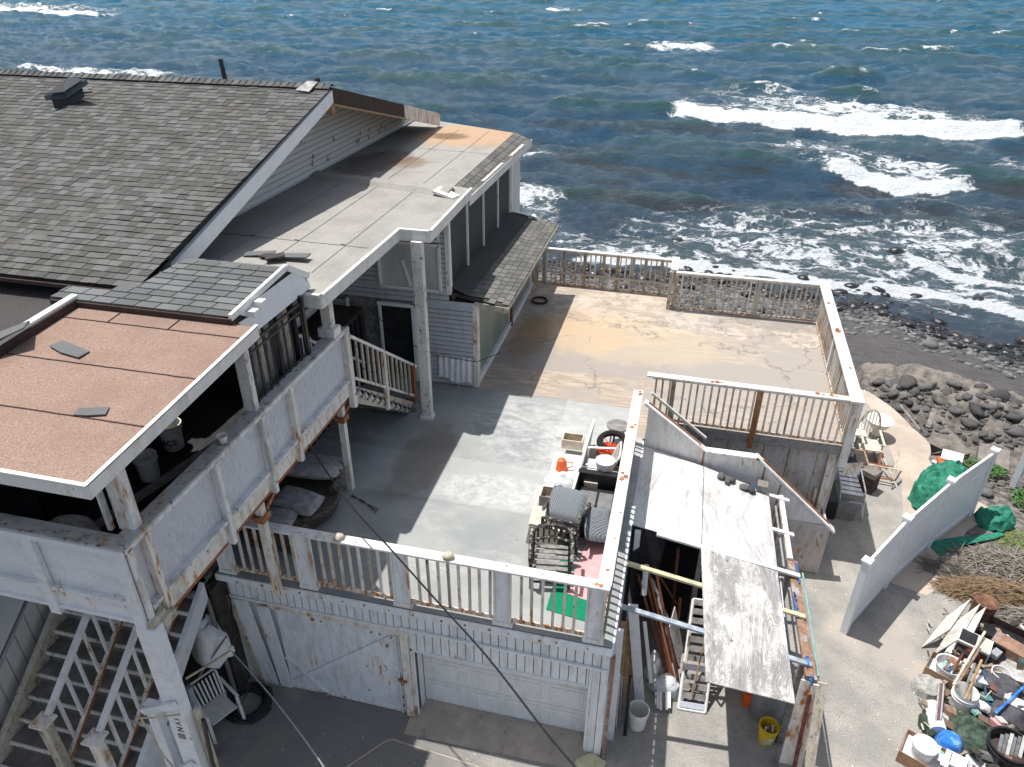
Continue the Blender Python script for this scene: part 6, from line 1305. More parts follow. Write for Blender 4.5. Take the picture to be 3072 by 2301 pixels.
# round stool and scoop chair with the orange cord
stl = thing('stool', 'round grey wooden stool top beside the side railing', 'stool', (-.52,4.98,D)); part('top', MB().lathe((-.52,4.98,D+.42), [(.01,-.03),(.215,-.03),(.225,-.015),(.225,.0),(.215,.01),(.001,.012)], 28), 'grey_wood', stl, smooth=True)
for a in (0.5,2.1,3.7,5.2): part('leg', MB().bar((-.52+.15*cos(a),4.98+.15*sin(a),D),(-.52+.12*cos(a),4.98+.12*sin(a),D+.40),.03,.03,up=(0,1,0)), 'grey_wood', stl)
ch = thing('scoop_chair', 'black round scoop chair holding a tangle of orange cord', 'chair', (-.55,4.28,D))
part('seat', MB().lathe((-.56,4.02,D+.42), [(.05,-.06),(.22,-.05),(.27,.0),(.23,.02),(.001,.0)], 24), 'black_fabric', ch, smooth=True)
part('backrest', MB().tube([(-.53+.25*cos(a),4.10+.24*sin(a),D+.60+.05*sin(a)) for a in np.linspace(-.9,4.0,20)], .055, 8, rr=[.03]+[.06]*18+[.03]), 'black_fabric', ch, smooth=True)
for a in (.3,1.57,2.8): part('leg', MB().tube([(-.53+.24*cos(a),4.10+.24*sin(a),D+.60),(-.55+.2*cos(a),4.06+.2*sin(a),D+.4),(-.55+.22*cos(a),4.06+.2*sin(a),D)], .018, 6), 'black_plastic', ch)
tb = thing('iron_table', 'dark wrought iron table base under the scoop chair', 'table', (-.5,3.9,D)); part('top', MB().lathe((-.5,3.92,D+.30), [(.01,0),(.24,0),(.24,.02),(.001,.02)], 20), 'dark_brown', tb)
for a in (0,1.6,3.1,4.7): part('leg', MB().tube([(-.5+.05*cos(a),3.92+.05*sin(a),D+.3),(-.5+.2*cos(a),3.92+.2*sin(a),D+.12),(-.5+.24*cos(a),3.92+.24*sin(a),D)], .016, 5), 'dark_brown', tb)
rr_ = random.Random(3); pts = []
for k in range(150): a = k*.62+rr_.uniform(-.2,.2); R_ = .06+.16*rr_.random(); pts.append((-.60+R_*cos(a)*1.1,4.02+R_*sin(a),D+.47+.06*rr_.random()+(.12 if k % 17 == 0 else 0)))
solo('extension_cord', MB().tube(pts, .008, 4), 'orange_cord', 'tangled orange extension cord heaped on the black chair', 'cord')
solo('extension_cord', MB().tube([(-.75,4.15,D+.45),(-.95,3.95,D+.1),(-1.0,3.75,D+.02),(-.92,3.5,D+.02)], .008, 5), 'red_iron', 'thin red cord trailing down to the terrace floor', 'cord')
solo('hoop_hose', MB().tube([(-.80,4.4,D+.35),(-1.02,4.2,D+.3),(-1.10,3.9,D+.25),(-1.06,3.4,D+.3)], .018, 6), 'beige_plastic', 'bent cream plastic hose arching beside the cabinet', 'hose', smooth=True)
pile_cloth((-.78,3.85,D), .20,.16,.22, 'tan_wood', 'crumpled brown paper bag under the black chair', 'bag', 5, .07)
# rattan chairs and tweed cushions
def rattan(name, c, rz, label, sc=1.):
    t_ = thing(name, label, 'chair', c, rz=rz)
    for k in range(5): part('seat_slat', MB().bar((-.26+.0*k,-.24+k*.12,.40),(.26,-.24+k*.12,.40),.08,.02), 'grey_wood', t_, local=True)
    for s_ in (-1, 1):
        part('leg', MB().tube([(s_*.29,-.28,0),(s_*.29,-.28,.42)], .028, 7), 'rattan_dark', t_, smooth=True, local=True); part('leg', MB().tube([(s_*.29,.28,0),(s_*.28,.28,.42)], .028, 7), 'rattan_dark', t_, smooth=True, local=True)
        part('armrest', MB().tube([(s_*.29,-.30,.42),(s_*.31,-.30,.62),(s_*.32,.0,.68),(s_*.30,.28,.76)], .03, 7), 'rattan_dark', t_, smooth=True, local=True)
    part('back_hoop', MB().tube([(-.30,.28,.40),(-.29,.32,.62),(-.2,.37,.70),(0,.39,.72),(.2,.37,.70),(.29,.32,.62),(.30,.28,.40)], .03, 7), 'rattan_dark', t_, smooth=True, local=True)
    part('back_rail', MB().tube([(-.28,.28,.5),(0,.34,.52),(.28,.28,.5)], .024, 6), 'rattan_dark', t_, smooth=True, local=True)
    for k in range(6): x = -.22+k*.088; part('spindle', MB().tube([(x,.31,.42),(x,.37,.70)], .016, 5), 'rattan_dark', t_, smooth=True, local=True)
    part('stretcher', MB().tube([(-.29,-.28,.15),(.29,-.28,.15)], .02, 6).tube([(-.29,-.28,.3),(.29,-.28,.3)], .02, 6), 'rattan_dark', t_, smooth=True, local=True)
    return t_
rattan('rattan_chair', (-1.05,1.95,D), 3.0, 'dark peeling rattan armchair holding the upright checked cushion')
rattan('rattan_chair', (-1.12,1.05,D), .15, 'dark peeling rattan armchair without cushion nearest the front railing')
def cushion(c, sx, sy, h, rot, m, label, seed):
    q = MB(); n = 12; V_ = []
    for i in range(n+1):
        for j in range(n+1):
            u = i/n*2-1; v = j/n*2-1; e = max(0,(1-abs(u)**4)*(1-abs(v)**4))**.5; V_.append((u*sx*(1-.06*v*v), v*sy*(1-.06*u*u), h*e))
    o = len(V_); V_ += [(x,y,-z*.8) for x, y, z in V_]; fs = []
    for i in range(n):
        for j in range(n): a = i*(n+1)+j; fs += [(a,a+n+1,a+n+2,a+1),(a+o,a+1+o,a+n+2+o,a+n+1+o)]
    q.add(V_, fs); me = q.mesh('cushion', m, smooth=True); o_ = bpy.data.objects.new('cushion', me); COL.objects.link(o_); o_.location = c; o_.rotation_euler = rot; return tag(o_, label, 'cushion')
cushion((-1.06,2.05,D+.66), .31,.29,.08, (.50,0,-.12), 'tweed', 'grey checked cushion standing in the rattan chair', 1)
cushion((-.52,2.0,D+.38), .24,.30,.07, (.5,.25,.35), 'tweed', 'grey checked cushion leaning on the stove beside the railing', 2)
# under the balcony
ws = thing('wicker_sofa', 'large dark wicker sofa in the shade under the balcony', 'sofa', (-5.7,1.4,D))
part('base', MB().lathe((-5.62,1.55,D), [(.50,0),(.62,.12),(.70,.34),(.66,.38),(.3,.36),(.001,.36)], 28), 'wicker', ws, smooth=True); part('base', MB().box(-6.1,-5.22,.55,1.3,D,D+.34), 'wicker', ws)
part('backrest', MB().tube([(-5.66+.62*cos(a),1.72+.66*sin(a),D+.50+.06*sin(a*2)) for a in np.linspace(-.1,3.1,16)], .08, 8), 'wicker', ws, smooth=True)
cushion((-5.60,2.05,D+.62), .52,.42,.14, (-.25,.1,.2), 'cushion_grey', 'big plastic wrapped seat cushion under the balcony, farthest back', 3); cushion((-5.5,1.25,D+.50), .42,.26,.12, (.1,.05,-.1), 'cushion_grey', 'plastic wrapped cushion in the middle of the wicker sofa', 4); cushion((-5.72,.78,D+.46), .40,.24,.10, (.05,0,.1), 'cushion_grey', 'plastic wrapped cushion nearest the front railing', 5)
q = MB(); rr_ = random.Random(4)
for k in range(3): q.tube([(-4.98,2.12+.03*k,D+.02),(-4.72,2.06-.02*k,D+.03),(-4.35,1.80+.05*k,D+.02)], .006, 4)
solo('twig', q, 'dark_wood', 'thin dark twigs on the terrace by the rusty balcony post', 'twigs', kind='stuff')
solo('hose_ring', MB().tube([(-3.42+.22*cos(a)*(1+.04*sin(k)),11.45+.22*sin(a),D+.02+.015*(k//16)) for k, a in enumerate(np.linspace(0,2*pi*4,64))], .014, 5), 'dark_brown', 'rusty coil of hose on the terrace by the bump-out', 'hose')
pile_cloth((-4.25,6.36,D+.0), .02,.02,.02, 'white_cloth', 'small white cloth knot on the wire', 'cloth', 6, .01)
blanket(lambda u, v: (-4.72+u*.80, 6.41-.05*v-.015*sin(u*38)*(1-v*.3), D+.70-v*.52+.04*sin(u*9)-.1*u*v), 40, 10, 'white_cloth', 'cloth', 'white sheet draped on the lower siding beside the tall post', 'sheet', .015, 7, 5)
solo('wire', MB().tube([(-6.3,6.36,4.35),(-5.5,6.3,3.65),(-4.7,6.2,3.42),(-4.2,6.2,3.40),(-3.8,6.3,3.32),(-3.4,6.9,3.3)], .008, 4), 'black_plastic', 'thin black wire sagging across the siding behind the post', 'wire')
# ---------------------------------------------------------------- cables in the air
def cable(px, zs, r, m, label):
    P = [Vector(spot(x, y, z=z)) for (x, y), z in zip(px, zs)]; pts = []
    for i in range(len(P)-1):
        a = P[max(i-1,0)]; b_ = P[i]; c_ = P[i+1]; d_ = P[min(i+2,len(P)-1)]
        for k in range(6): t_ = k/6; pts.append(.5*((2*b_)+(c_-a)*t_+(2*a-5*b_+4*c_-d_)*t_*t_+(3*b_-a-3*c_+d_)*t_**3))
    pts.append(P[-1]); return solo('cable', MB().tube(pts, r, 5), m, label, 'cable', smooth=True)
cable([(918,1322),(1040,1500),(1165,1640),(1308,1800),(1466,1976),(1640,2200),(1760,2340)], [4.48,4.30,4.16,4.05,4.0,4.05,4.15], .013, 'black_plastic', 'black cable hanging from the balcony across the front railing')
cable([(694,1952),(790,2060),(870,2160),(945,2262),(1000,2345)], [2.0,2.1,2.2,2.3,2.4], .011, 'aluminium', 'pale twisted service cable running down from the insulator')
cable([(560,2035),(620,1998),(694,1950)], [2.9,2.45,2.0], .018, 'rope_tan', 'tan rope stretched from corner post to the insulator')
cable([(640,1560),(655,1720),(690,1800),(700,1900),(694,1950)], [2.6,2.3,2.1,2.0,2.0], .014, 'black_plastic', 'black wires hanging beside the meter cover')
cable([(720,2120),(745,2050),(700,1960)], [.3,1.2,1.95], .012, 'black_plastic', 'black wire dropping to the hose coil')
solo('insulator', MB().lathe(tuple(Vector(spot(694,1950,z=2.0))-Vector((0,0,.04))), [(.02,0),(.05,.02),(.03,.05),(.05,.08),(.01,.1)], 12), 'white_ceramic', 'small white insulator where rope and cables meet', 'insulator', smooth=True)
pile_cloth(tuple(Vector(spot(640,1905,y=-.35))+Vector((0,-.1,-.3))), .33,.24,.72, 'white_cloth', 'crumpled white plastic wrapping tied over the meter under the balcony', 'cover', 8, .13, p=3)
# ---------------------------------------------------------------- yard under the balcony
mono_chair((-6.18,-.95,0), 1.1, 'weathered white plastic chair in the dark corner below the balcony')
solo('hose_coil', MB().tube([(-5.95+(.20+.012*(k//12)+.02*sin(k*.7))*cos(a)*1.1,-.52+(.22+.013*(k//12))*sin(a),.02+.02*((k*7//20)%5)+.01*sin(k)) for k, a in enumerate(np.linspace(0,2*pi*9,190))], .014, 5), 'black_plastic', 'big coil of black hose on the ground by the garage door', 'hose', smooth=True)
stick((-6.45,-1.15,.0),(-6.45,-1.10,1.05),.05,'bluegrey_wood','blue grey square post stub standing beside the plastic chair')
solo('pot', MB().lathe((-6.3,-1.35,0), [(.12,0),(.17,.25),(.18,.26),(.15,.25),(.1,.05)], 16), 'grey_plastic', 'grey flower pot at the foot of the blue grey post', 'pot', smooth=True)
solo('pot', MB().lathe((-6.0,-1.5,0), [(.08,0),(.10,.16),(.11,.17),(.08,.15)], 14), 'grey_plastic', 'small grey pot beside the larger pot', 'pot', smooth=True)
solo('white_board', MB().slab([(-5.85,-2.35,.02),(-5.25,-2.1,.02),(-4.95,-2.75,.30),(-5.45,-3.2,.30)], .03), 'white_clean', 'white board lying behind the corner post', 'board')
solo('white_board', MB().slab([(-6.3,-2.9,.05),(-5.7,-2.6,.05),(-5.5,-3.4,.10),(-6.1,-3.6,.10)], .05), 'siding_paint', 'pale panel on the ground beside the front stairs', 'board')
stick((-6.9,-.9,.3),(-6.0,-.55,1.7),.018,'grey_wood','thin grey pole leaning in the dark corner'); stick((-6.25,-.42,.0),(-6.3,-.40,2.3),.035,'grey_plastic','grey conduit pipe running up the cellar wall',cat='pipe')
# ---------------------------------------------------------------- beneath the lean-to
bucket('bucket', (.50,.66,0), 'plain white bucket standing on the ground left of the lean-to', r=.165, h=.40)
yb_ = bucket('bucket', (2.57,.88,0), 'yellow bucket of bottles with white lettering beside the concrete block', m='yellow_plastic', r=.15, h=.37, handle=False)
for txt, z_, s_ in (('THE',.235,.05),('HOME',.175,.085),('DEPOT',.105,.07)): o_ = words(txt, s_, 'white_ink', yb_, (0,-.140-.0*z_-(z_-.1)*.06,z_-.02), (pi/2+.06,-.42,0), shear=.2, wrap=.15)
for k in range(6): part('bottle', MB().tube([(-.06+.025*k,-.05+.03*(k%3),.18+.02*(k%2)),(-.02+.02*k,.06+.01*k,.24)], .028, 8), ('white_plastic','plant_yellow','white_ceramic','rust_red','beige_plastic','white_plastic')[k], yb_, smooth=True, local=True)
solo('fuel_can', MB().box(2.22,2.42,1.42,1.66,0,.30).bar((2.32,1.46,.34),(2.32,1.62,.34),.05,.04), 'orange_plastic', 'orange plastic can in the shade behind the yellow bucket', 'can')
solo('barrel', MB().lathe((2.62,1.45,0), [(.30,0),(.31,.05),(.30,.10),(.30,.55),(.27,.60),(.001,.61)], 24), 'grey_plastic', 'squat grey barrel under the front plywood sheet', 'barrel', smooth=True)
solo('barrel', MB().lathe((2.2,2.4,0), [(.28,0),(.28,.8),(.001,.8)], 20), 'black_plastic', 'black barrel deep under the lean-to', 'barrel', smooth=True)
lc = thing('lounger', 'white framed pool lounger with grey slats standing on end under the lean-to', 'lounger', (1.35,1.2,0))
A0, A1 = Vector((1.16,1.12,.02)), Vector((1.20,2.25,1.45)); Bv = Vector((.44,.02,0))
for k in range(12):
    c_ = A0+(A1-A0)*(.03+k*.085)
    part('slat', MB().bar(c_+Vector((.02,0,.03)), c_+Bv+Vector((-.02,0,.03)), .10, .015, up=(0,-.75,.6)), 'grey_wood' if k % 4 else 'panel_paint', lc)
for o2 in (0, 1): part('side_rail', MB().tube([A0+Bv*o2, (A0+A1)/2+Bv*o2, A1+Bv*o2], .026, 8), 'white_clean', lc, smooth=True)
for f in (0,.30,.55,.8,1): part('cross_tube', MB().tube([A0+(A1-A0)*f, A0+(A1-A0)*f+Bv], .024, 8), 'white_clean', lc, smooth=True)
for o2 in (0, 1): part('leg', MB().tube([A0+(A1-A0)*.35+Bv*o2, A0+(A1-A0)*.42+Bv*o2+Vector((0,-.20,.22)), A0+(A1-A0)*.7+Bv*o2+Vector((0,-.22,.22))], .022, 7), 'cream_wood', lc, smooth=True)
stick((1.34,1.22,.28),(1.50,1.95,1.35),.014,'tan_wood','orange brown broom handle leaning on the lounger'); solo('broom_head', MB().bar((1.50,1.92,1.35),(1.52,2.2,1.65),.12,.04), 'tan_wood', 'brown flat broom end above the lounger', 'broom')
rr_ = random.Random(8)
for k, (x0_, x1_, m_, lab) in enumerate(((.22,1.02,'red_iron','rusty red pipe leaning under the lean-to, lowest'),(.30,1.06,'red_iron','rusty red pipe leaning under the lean-to, second'),(.36,1.08,'rust_iron','bright rusty angle iron leaning under the lean-to'),(.26,.98,'brown_wood','brown iron bar between the rusty pipes'),(.45,1.1,'red_iron','upper red pipe crossing the grey cloth'))): stick((x1_,1.45+.05*k,.02+.03*k),(x0_,2.3+.06*k,1.75+.05*k),.024,m_,lab,'pipe')
stick((.95,2.9,.1),(.85,2.75,2.1),.03,'red_iron','upright red pipe in the dark of the lean-to','pipe'); stick((1.05,2.5,.1),(1.0,2.45,1.2),.028,'rust_iron','short rusty pipe behind the lounger','pipe'); stick((.4,2.5,1.9),(1.0,2.9,.6),.02,'rust_iron','thin rusty rod crossing the dark opening','pipe')
blanket(lambda u, v: (.42+u*.45+v*.20, 2.35-u*.35+.1*v, 1.65-u*1.0-.25*v+.12*sin(v*6)), 18, 12, 'grey_cloth', 'cloth', 'grey tarpaulin draped over the leaning pipes', 'tarpaulin', .09, 11, 4)
stick((.34,2.35,1.95),(.36,2.15,1.45),.05,'white_cloth','rolled white plastic tube by the lean-to post','roll')
solo('leaning_board', MB().bar((.52,1.05,.0),(.20,1.15,2.2),.16,.04,up=(0,1,0)), 'balcony_front', 'broad grey white board leaning against the garage side', 'board')
solo('leaning_board', MB().bar((.66,1.3,.3),(.42,1.4,1.6),.06,.03,up=(0,1,0)), 'white_clean', 'narrow white strip leaning beside the red pipes', 'board')
for k, (x_, m_) in enumerate(((.10,'tan_wood'),(.17,'tan_wood'),(.25,'tan_wood'))): solo('leaning_board', MB().bar((x_+.04,.78+.1*k,.12*k),(x_,1.2+.12*k,1.75-.1*k),.11,.02,up=(0,1,0)), m_, ('brown','tan','light brown')[k]+' plank '+('nearest the garage corner','in the middle of three brown planks','rightmost of three brown planks')[k], 'plank')
for k in range(4): stick((.12+.05*k,.52+.03*k,.0),(.10+.035*k,.70+.05*k,1.15-.1*k),.012,('aluminium','white_plastic','aluminium','grey_wood')[k],('thin silver rod nearest the garage corner','thin white rod beside the silver one','third thin silver rod by the wall','short grey stick left of the black pipe')[k],'rod')
stick((.33,.42,.0),(.30,.62,1.2),.03,'black_plastic','black pipe standing left of the white bucket','pipe')
for k in range(6): solo('vinyl_strip', MB().bar((.78+.045*k,.98+.03*(k%2),.03+.018*k),(.74+.045*k,1.40+.02*k,.16+.02*k),.045,.02), 'white_clean' if k % 3 else 'grey_plastic', 'white strip in the bundle of siding offcuts in front of the lean-to', 'strip', 'bundle of white siding offcuts')
pile_cloth((.92,1.42,.08), .30,.18,.25, 'clear_plastic', 'torn clear plastic bag over the siding offcuts', 'bag', 12, .08); pile_cloth((.70,1.75,.05), .14,.22,.45, 'white_cloth', 'crumpled white plastic behind the offcuts', 'sheet', 13, .09)
solo('leaning_board', MB().slab([(1.12,1.7,.35),(.86,1.9,1.05),(.92,2.2,1.25),(1.15,2.0,.5)], .02), 'shed_panel', 'pale board leaning behind the lounger', 'board')
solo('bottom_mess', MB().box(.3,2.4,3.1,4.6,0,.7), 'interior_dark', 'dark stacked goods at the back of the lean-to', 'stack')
solo('broken_slab', MB().slab([(-.42,-.55,.01),(-.02,-.45,.02),(.10,-.15,.05),(-.15,-.05,.06),(-.38,-.2,.04)], .03), 'yellow_wood', 'broken yellowish chunk of render at the garage corner', 'rubble')
# ---------------------------------------------------------------- yard behind the terrace corner
mt = thing('metal_table', 'rusty white square table under the terrace corner', 'table', (5.12,10.0,0)); part('top', MB().box(4.82,5.42,9.65,10.35,.60,.63), 'white_rusty', mt)
for x_ in (4.86,5.38):
    for y_ in (9.7,10.3): part('leg', MB().tube([(x_,y_,0),(x_,y_,.6)], .02, 6), 'rust_iron', mt)
gt2 = thing('glass_table', 'wooden framed square table with a streaked dark top', 'table', (5.0,8.75,0)); part('top', MB().box(4.72,5.28,8.42,9.08,.52,.54), 'dark_wood', gt2); part('frame', MB().bar((4.70,8.40,.53),(5.30,8.40,.53),.04,.05).bar((5.28,8.4,.53),(5.28,9.1,.53),.04,.05).bar((4.7,9.1,.53),(5.3,9.1,.53),.04,.05), 'tan_wood', gt2)
for x_ in (4.74,5.26):
    for y_ in (8.45,9.05): part('leg', MB().bar((x_,y_,0),(x_,y_,.5),.04,.04,up=(0,1,0)), 'rust_iron', gt2)
rk = thing('rocking_chair', 'cream spindle backed rocking chair beside the rusty table', 'chair', (5.75,9.35,0))
part('back_hoop', MB().tube([(5.50+.26*cos(a),10.0+.02*sin(a),.60+.62*sin(a)) for a in np.linspace(0,pi,14)], .022, 6), 'cream_wood', rk, smooth=True)
for k in range(6): x = -.19+k*.076; part('spindle', MB().tube([(5.50+x,9.96,.42),(5.50+x,10.0,.60+.60*math.sqrt(1-(x/.26)**2))], .010, 5), 'cream_wood', rk)
part('seat', MB().slab([(5.25,9.35,.42),(5.78,9.35,.42),(5.76,9.92,.40),(5.27,9.92,.40)], .03), 'cream_wood', rk)
for x_ in (5.28,5.76):
    part('leg', MB().tube([(x_,9.42,.05),(x_,9.42,.62)], .022, 6), 'cream_wood', rk); part('leg', MB().tube([(x_,9.9,.05),(x_,9.9,.45)], .022, 6), 'cream_wood', rk); part('armrest', MB().bar((x_,9.28,.64),(x_,9.98,.68),.06,.02), 'cream_wood', rk); part('rocker', MB().tube([(x_,9.1,.08),(x_,9.5,.02),(x_,9.9,.02),(x_,10.3,.10)], .022, 6), 'rust_iron', rk)
wb = thing('broken_chair', 'tangle of cream and rusty chair parts next to the rocking chair', 'chair frame', (5.7,8.8,0))
for a, b_, m_ in (((5.35,8.75,.40),(6.0,8.65,.42),'cream_wood'),((5.35,8.95,.30),(5.95,8.9,.32),'rust_iron'),((5.4,8.6,.15),(5.95,8.55,.18),'rust_iron'),((5.95,8.6,.05),(6.1,9.3,.62),'cream_wood'),((5.9,8.4,.02),(6.2,8.8,.05),'grey_wood'),((5.6,8.6,.05),(5.7,9.2,.5),'rust_iron'),((6.05,8.5,0),(5.75,9.1,.4),'cream_wood')): part('rail', MB().tube([a, b_], .022, 6), m_, wb, smooth=True)
bs = thing('basin', 'white ceramic pedestal basin standing behind the rocking chair', 'basin', (5.95,10.75,0)); part('bowl', MB().lathe((5.95,10.75,.35), [(.10,-.3),(.14,-.1),(.26,.03),(.32,.15),(.34,.18),(.29,.18),(.24,.10),(.14,-.02),(.001,-.05)], 28), 'white_ceramic', bs, smooth=True)
wc = thing('slat_chair', 'white slatted folding chair with a tubular frame in front of the rusty table', 'chair', (4.72,7.6,0))
for k in range(7): part('slat', MB().bar((4.50,7.32+k*.13,.52+.03*k),(4.98-.02*k,7.32+k*.13,.50+.03*k),.115,.015), 'white_clean', wc)
for x_ in (4.48,5.0): part('frame_tube', MB().tube([(x_,7.0,0),(x_,7.25,.55),(x_,7.3,.62),(x_,8.2,.72)], .018, 6), 'aluminium', wc, smooth=True); 
part('frame_tube', MB().tube([(4.48,7.0,.02),(4.6,6.98,.5),(4.9,6.98,.5),(5.0,7.0,.02)], .018, 6), 'aluminium', wc, smooth=True)
solo('grey_box', MB().box(4.42,4.82,6.95,7.25,0,.38), 'grey_plastic', 'grey plastic box under the slatted chair', 'box')
for k in range(4): solo('cinder_block', MB().bar((5.22,8.12+.01*k,.07+.14*k),(5.42,8.42,.07+.14*k),.34,.13), 'dark_brown' if k < 3 else 'stone_pale', ('bottom block','second block','third block','brown top block')[k]+' of the small stack by the slatted chair', 'block', 'stack of dark blocks')
solo('red_bench', MB().box(4.25,4.62,8.9,9.6,0,.5), 'red_cloth', 'dark red covered box under the terrace corner', 'box'); solo('white_box', MB().box(4.3,4.6,8.2,8.75,.2,.4), 'siding_paint', 'grey shelf below the dark red box', 'shelf')
solo('chest', MB().box(4.1,4.4,6.9,8.1,0,.5), 'black_plastic', 'black chest in the shade against the shed wall', 'chest')
solo('white_sticks', MB().tube([(5.3,11.3,.1),(5.2,11.9,.7)],.015,5).tube([(5.6,11.35,.1),(5.7,11.9,.75)],.012,5).tube([(5.0,11.2,.3),(5.6,11.3,.35)],.02,5), 'white_clean', 'thin white sticks behind the basin', 'sticks')
# ---------------------------------------------------------------- rubbish heap
def G(px, py, z=0.): return Vector(spot(px, py, z=z))
def plank(p0, p1, w, h, m, label, cat='board', name='board'): return solo(name, MB().bar(p0, p1, w, h), m, label, cat)
up_ = Vector((0,0,1)); DQ = [G(2764,1943,.02), G(2849,1888,.40), G(2914,1794,.86), G(2836,1852,.46)]
for k, (off, m_, lab) in enumerate(((Vector((0,0,0)),'door_grey','outer off white cabinet door leaning at the top of the rubbish heap'),(Vector((.17,-.13,0)),'door_grey','second off white door behind the first on the heap'),(Vector((.28,-.20,-.02)),'white_clean','third narrow white door in the leaning row'))):
    solo('old_door', MB().slab([v+off*(1 if j < 2 else .75) for j, v in enumerate(DQ)], .07), m_, lab, 'door')
dm = G(2955,1815,.45); solo('drum', MB().lathe((dm.x,dm.y,0), [(.20,0),(.21,.02),(.20,.04),(.20,.52),(.21,.55),(.19,.54),(.001,.54)], 24), 'rusty_metal', 'rusty brown steel drum behind the leaning doors', 'drum', smooth=True)
def gbox(px, py, z0, sx, sy, h, rz, m, label, cat='box', name='box'):
    c = G(px, py, z0+h); t_ = MB().box(-sx/2,sx/2,-sy/2,sy/2,0,h); me = t_.mesh(name, m); o_ = bpy.data.objects.new(name, me); COL.objects.link(o_); o_.location = (c.x,c.y,z0); o_.rotation_euler = (0,0,rz); return tag(o_, label, cat)
mw = thing('microwave', 'cream microwave shell with a dark grill lying on the heap', 'microwave', tuple(G(2925,1925,.45).xy)+(.2,), rz=-.45)
part('body', MB().box(-.26,.26,-.18,.18,0,.28), 'white_plastic', mw, local=True); part('door', MB().box(-.24,.02,-.15,.15,.281,.295), 'black_plastic', mw, local=True); part('vent', MB().box(.08,.22,-.15,.15,.281,.30), 'beige_plastic', mw, local=True); part('cavity', MB().box(-.24,.24,-.20,-.181,.03,.24), 'dark_brown', mw, local=True)
blb = box_open('crate', tuple(G(3000,1900,.3).xy)+(0,), .75, .55, .38, 'dark_brown', 'dark open wooden crate behind the microwave', 'crate', rz=-.5, fill='black_plastic')
for k, (px, py, z0) in enumerate(((3035,1990,0),(3060,1950,.22))):
    c = G(px, py, z0+.2); t_ = thing('speaker_box', ('lower','upper')[k]+' brown wooden cabinet with a slotted grille at the right edge', 'cabinet', (c.x,c.y,z0), rz=-.62); part('body', MB().box(-.42,.42,-.16,.16,0,.22), 'brown_wood', t_, local=True); 
    g2 = part('grille', MB().box(-.40,-.16,-.164,-.159,.03,.19), 'dark_brown', t_, local=True); 
    for j in range(7): part('slot', MB().box(-.385+j*.032,-.37+j*.032,-.172,-.163,.05,.17), 'black_ink', t_, local=True)
    part('label', MB().box(0.05,.3,-.164,-.159,.04,.18), 'lid_teal', t_, local=True)
# carton with a clear tub
c1 = G(2838,2010,.3); ct = box_open('carton', (c1.x,c1.y,0), .58,.46,.36,'cardboard','open cardboard carton with a clear tub of odds and ends','carton',rz=-.5,fill='white_cloth')
tb2 = thing('tub','clear plastic tub of small things set in the upper carton','tub',(c1.x+.04,c1.y+.03,.24),rz=-.5); part('wall', MB().lathe((0,0,0), [(.18,0),(.22,.18),(.235,.19),(.21,.18),(.17,.02)], 24), 'clear_plastic', tb2, smooth=True, local=True)
for k in range(7): part('item', MB().bar((-.1+.03*k,-.08+.02*(k%4),.06),(-.06+.03*k,.08-.02*(k%3),.14),.05,.03), ('lid_teal','black_plastic','brown_wood','white_plastic','denim','beige_plastic','rust_red')[k], tb2, local=True)
# buckets with sticks
c2 = G(2895,2085,.35); b1 = bucket('bucket', (c2.x,c2.y,0), 'nested white buckets with sticks standing in the middle of the heap', r=.19, h=.38, m='white_plastic'); part('inner_bucket', MB().lathe((0.0,0,.05), [(.17,.0),(.185,.36),(.19,.40),(.175,.38),(.15,.1)], 22), 'white_plastic', b1, smooth=True, local=True)
for k, (pa, pb, m_, lab) in enumerate((((2860,2055),(2955,1895),'cream_wood','long pale stick across the heap, leftmost'),((2868,2060),(2940,1945),'brown_wood','brown stick beside the long pale one'),((2885,2095),(2925,1990),'grey_wood','grey stick in the bucket'),((2895,2100),(2945,1980),'tan_wood','tan stick with a white tip in the bucket'),((2860,2010),(2890,1960),'red_iron','short red brown bar above the carton'))):
    stick(tuple(G(*pa,.38)), tuple(G(*pb,.62)), .022, m_, lab, 'stick')
# crumpled sheets, boards
pile_cloth(tuple(G(2785,2065)), .33,.24,.22, 'grey_cloth', 'crumpled pale grey vinyl sheet at the left edge of the heap', 'sheet', 21, .09, .4, p=4)
c3 = G(2805,2145); solo('white_cylinder', MB().tube([tuple(G(2795,2115,.12)), tuple(G(2815,2195,.12))], .13, 20), 'white_clean', 'white curved metal shell lying left of the buckets', 'shell', smooth=True)
for k in range(3): stick(tuple(G(2818+k*7,2050,.32)), tuple(G(2808+k*7,2160,.26)), .018, 'rust_red' if k % 2 else 'aluminium', ('left','middle','right')[k]+' one of three bundled brown metal tubes', 'tube')
plank(tuple(G(2875,2155,.12)), tuple(G(2960,2085,.18)), .13,.03, 'yellow_wood', 'yellowish plank crossing below the nested buckets')
box_open('wood_box', tuple(G(2925,2065,.15).xy)+(0,), .42,.30,.24, 'yellow_wood', 'shallow plywood box right of the nested buckets', 'box', rz=-.7)
bt_ = box_open('tray', tuple(G(2955,2135,.15).xy)+(.08,), .50,.34,.14, 'blue_plastic', 'blue grey tray with white foam pieces', 'tray', rz=-.6); 
for c_ in bt_.children: c_.data.materials[0] = MT['bluegrey_wood'] if False else MT['denim']
pile_cloth(tuple(G(2940,2120,.15)), .18,.12,.14, 'white_cloth', 'white foam lumps in the blue tray', 'foam', 22, .05)
stick(tuple(G(2985,2140,.30)), tuple(G(3072,2060,.42)), .022, 'blue_plastic', 'bright blue pole at the right of the heap'); stick(tuple(G(2958,2095,.2)), tuple(G(2952,2010,.35)), .018, 'denim', 'dark blue rod beside the sticks')
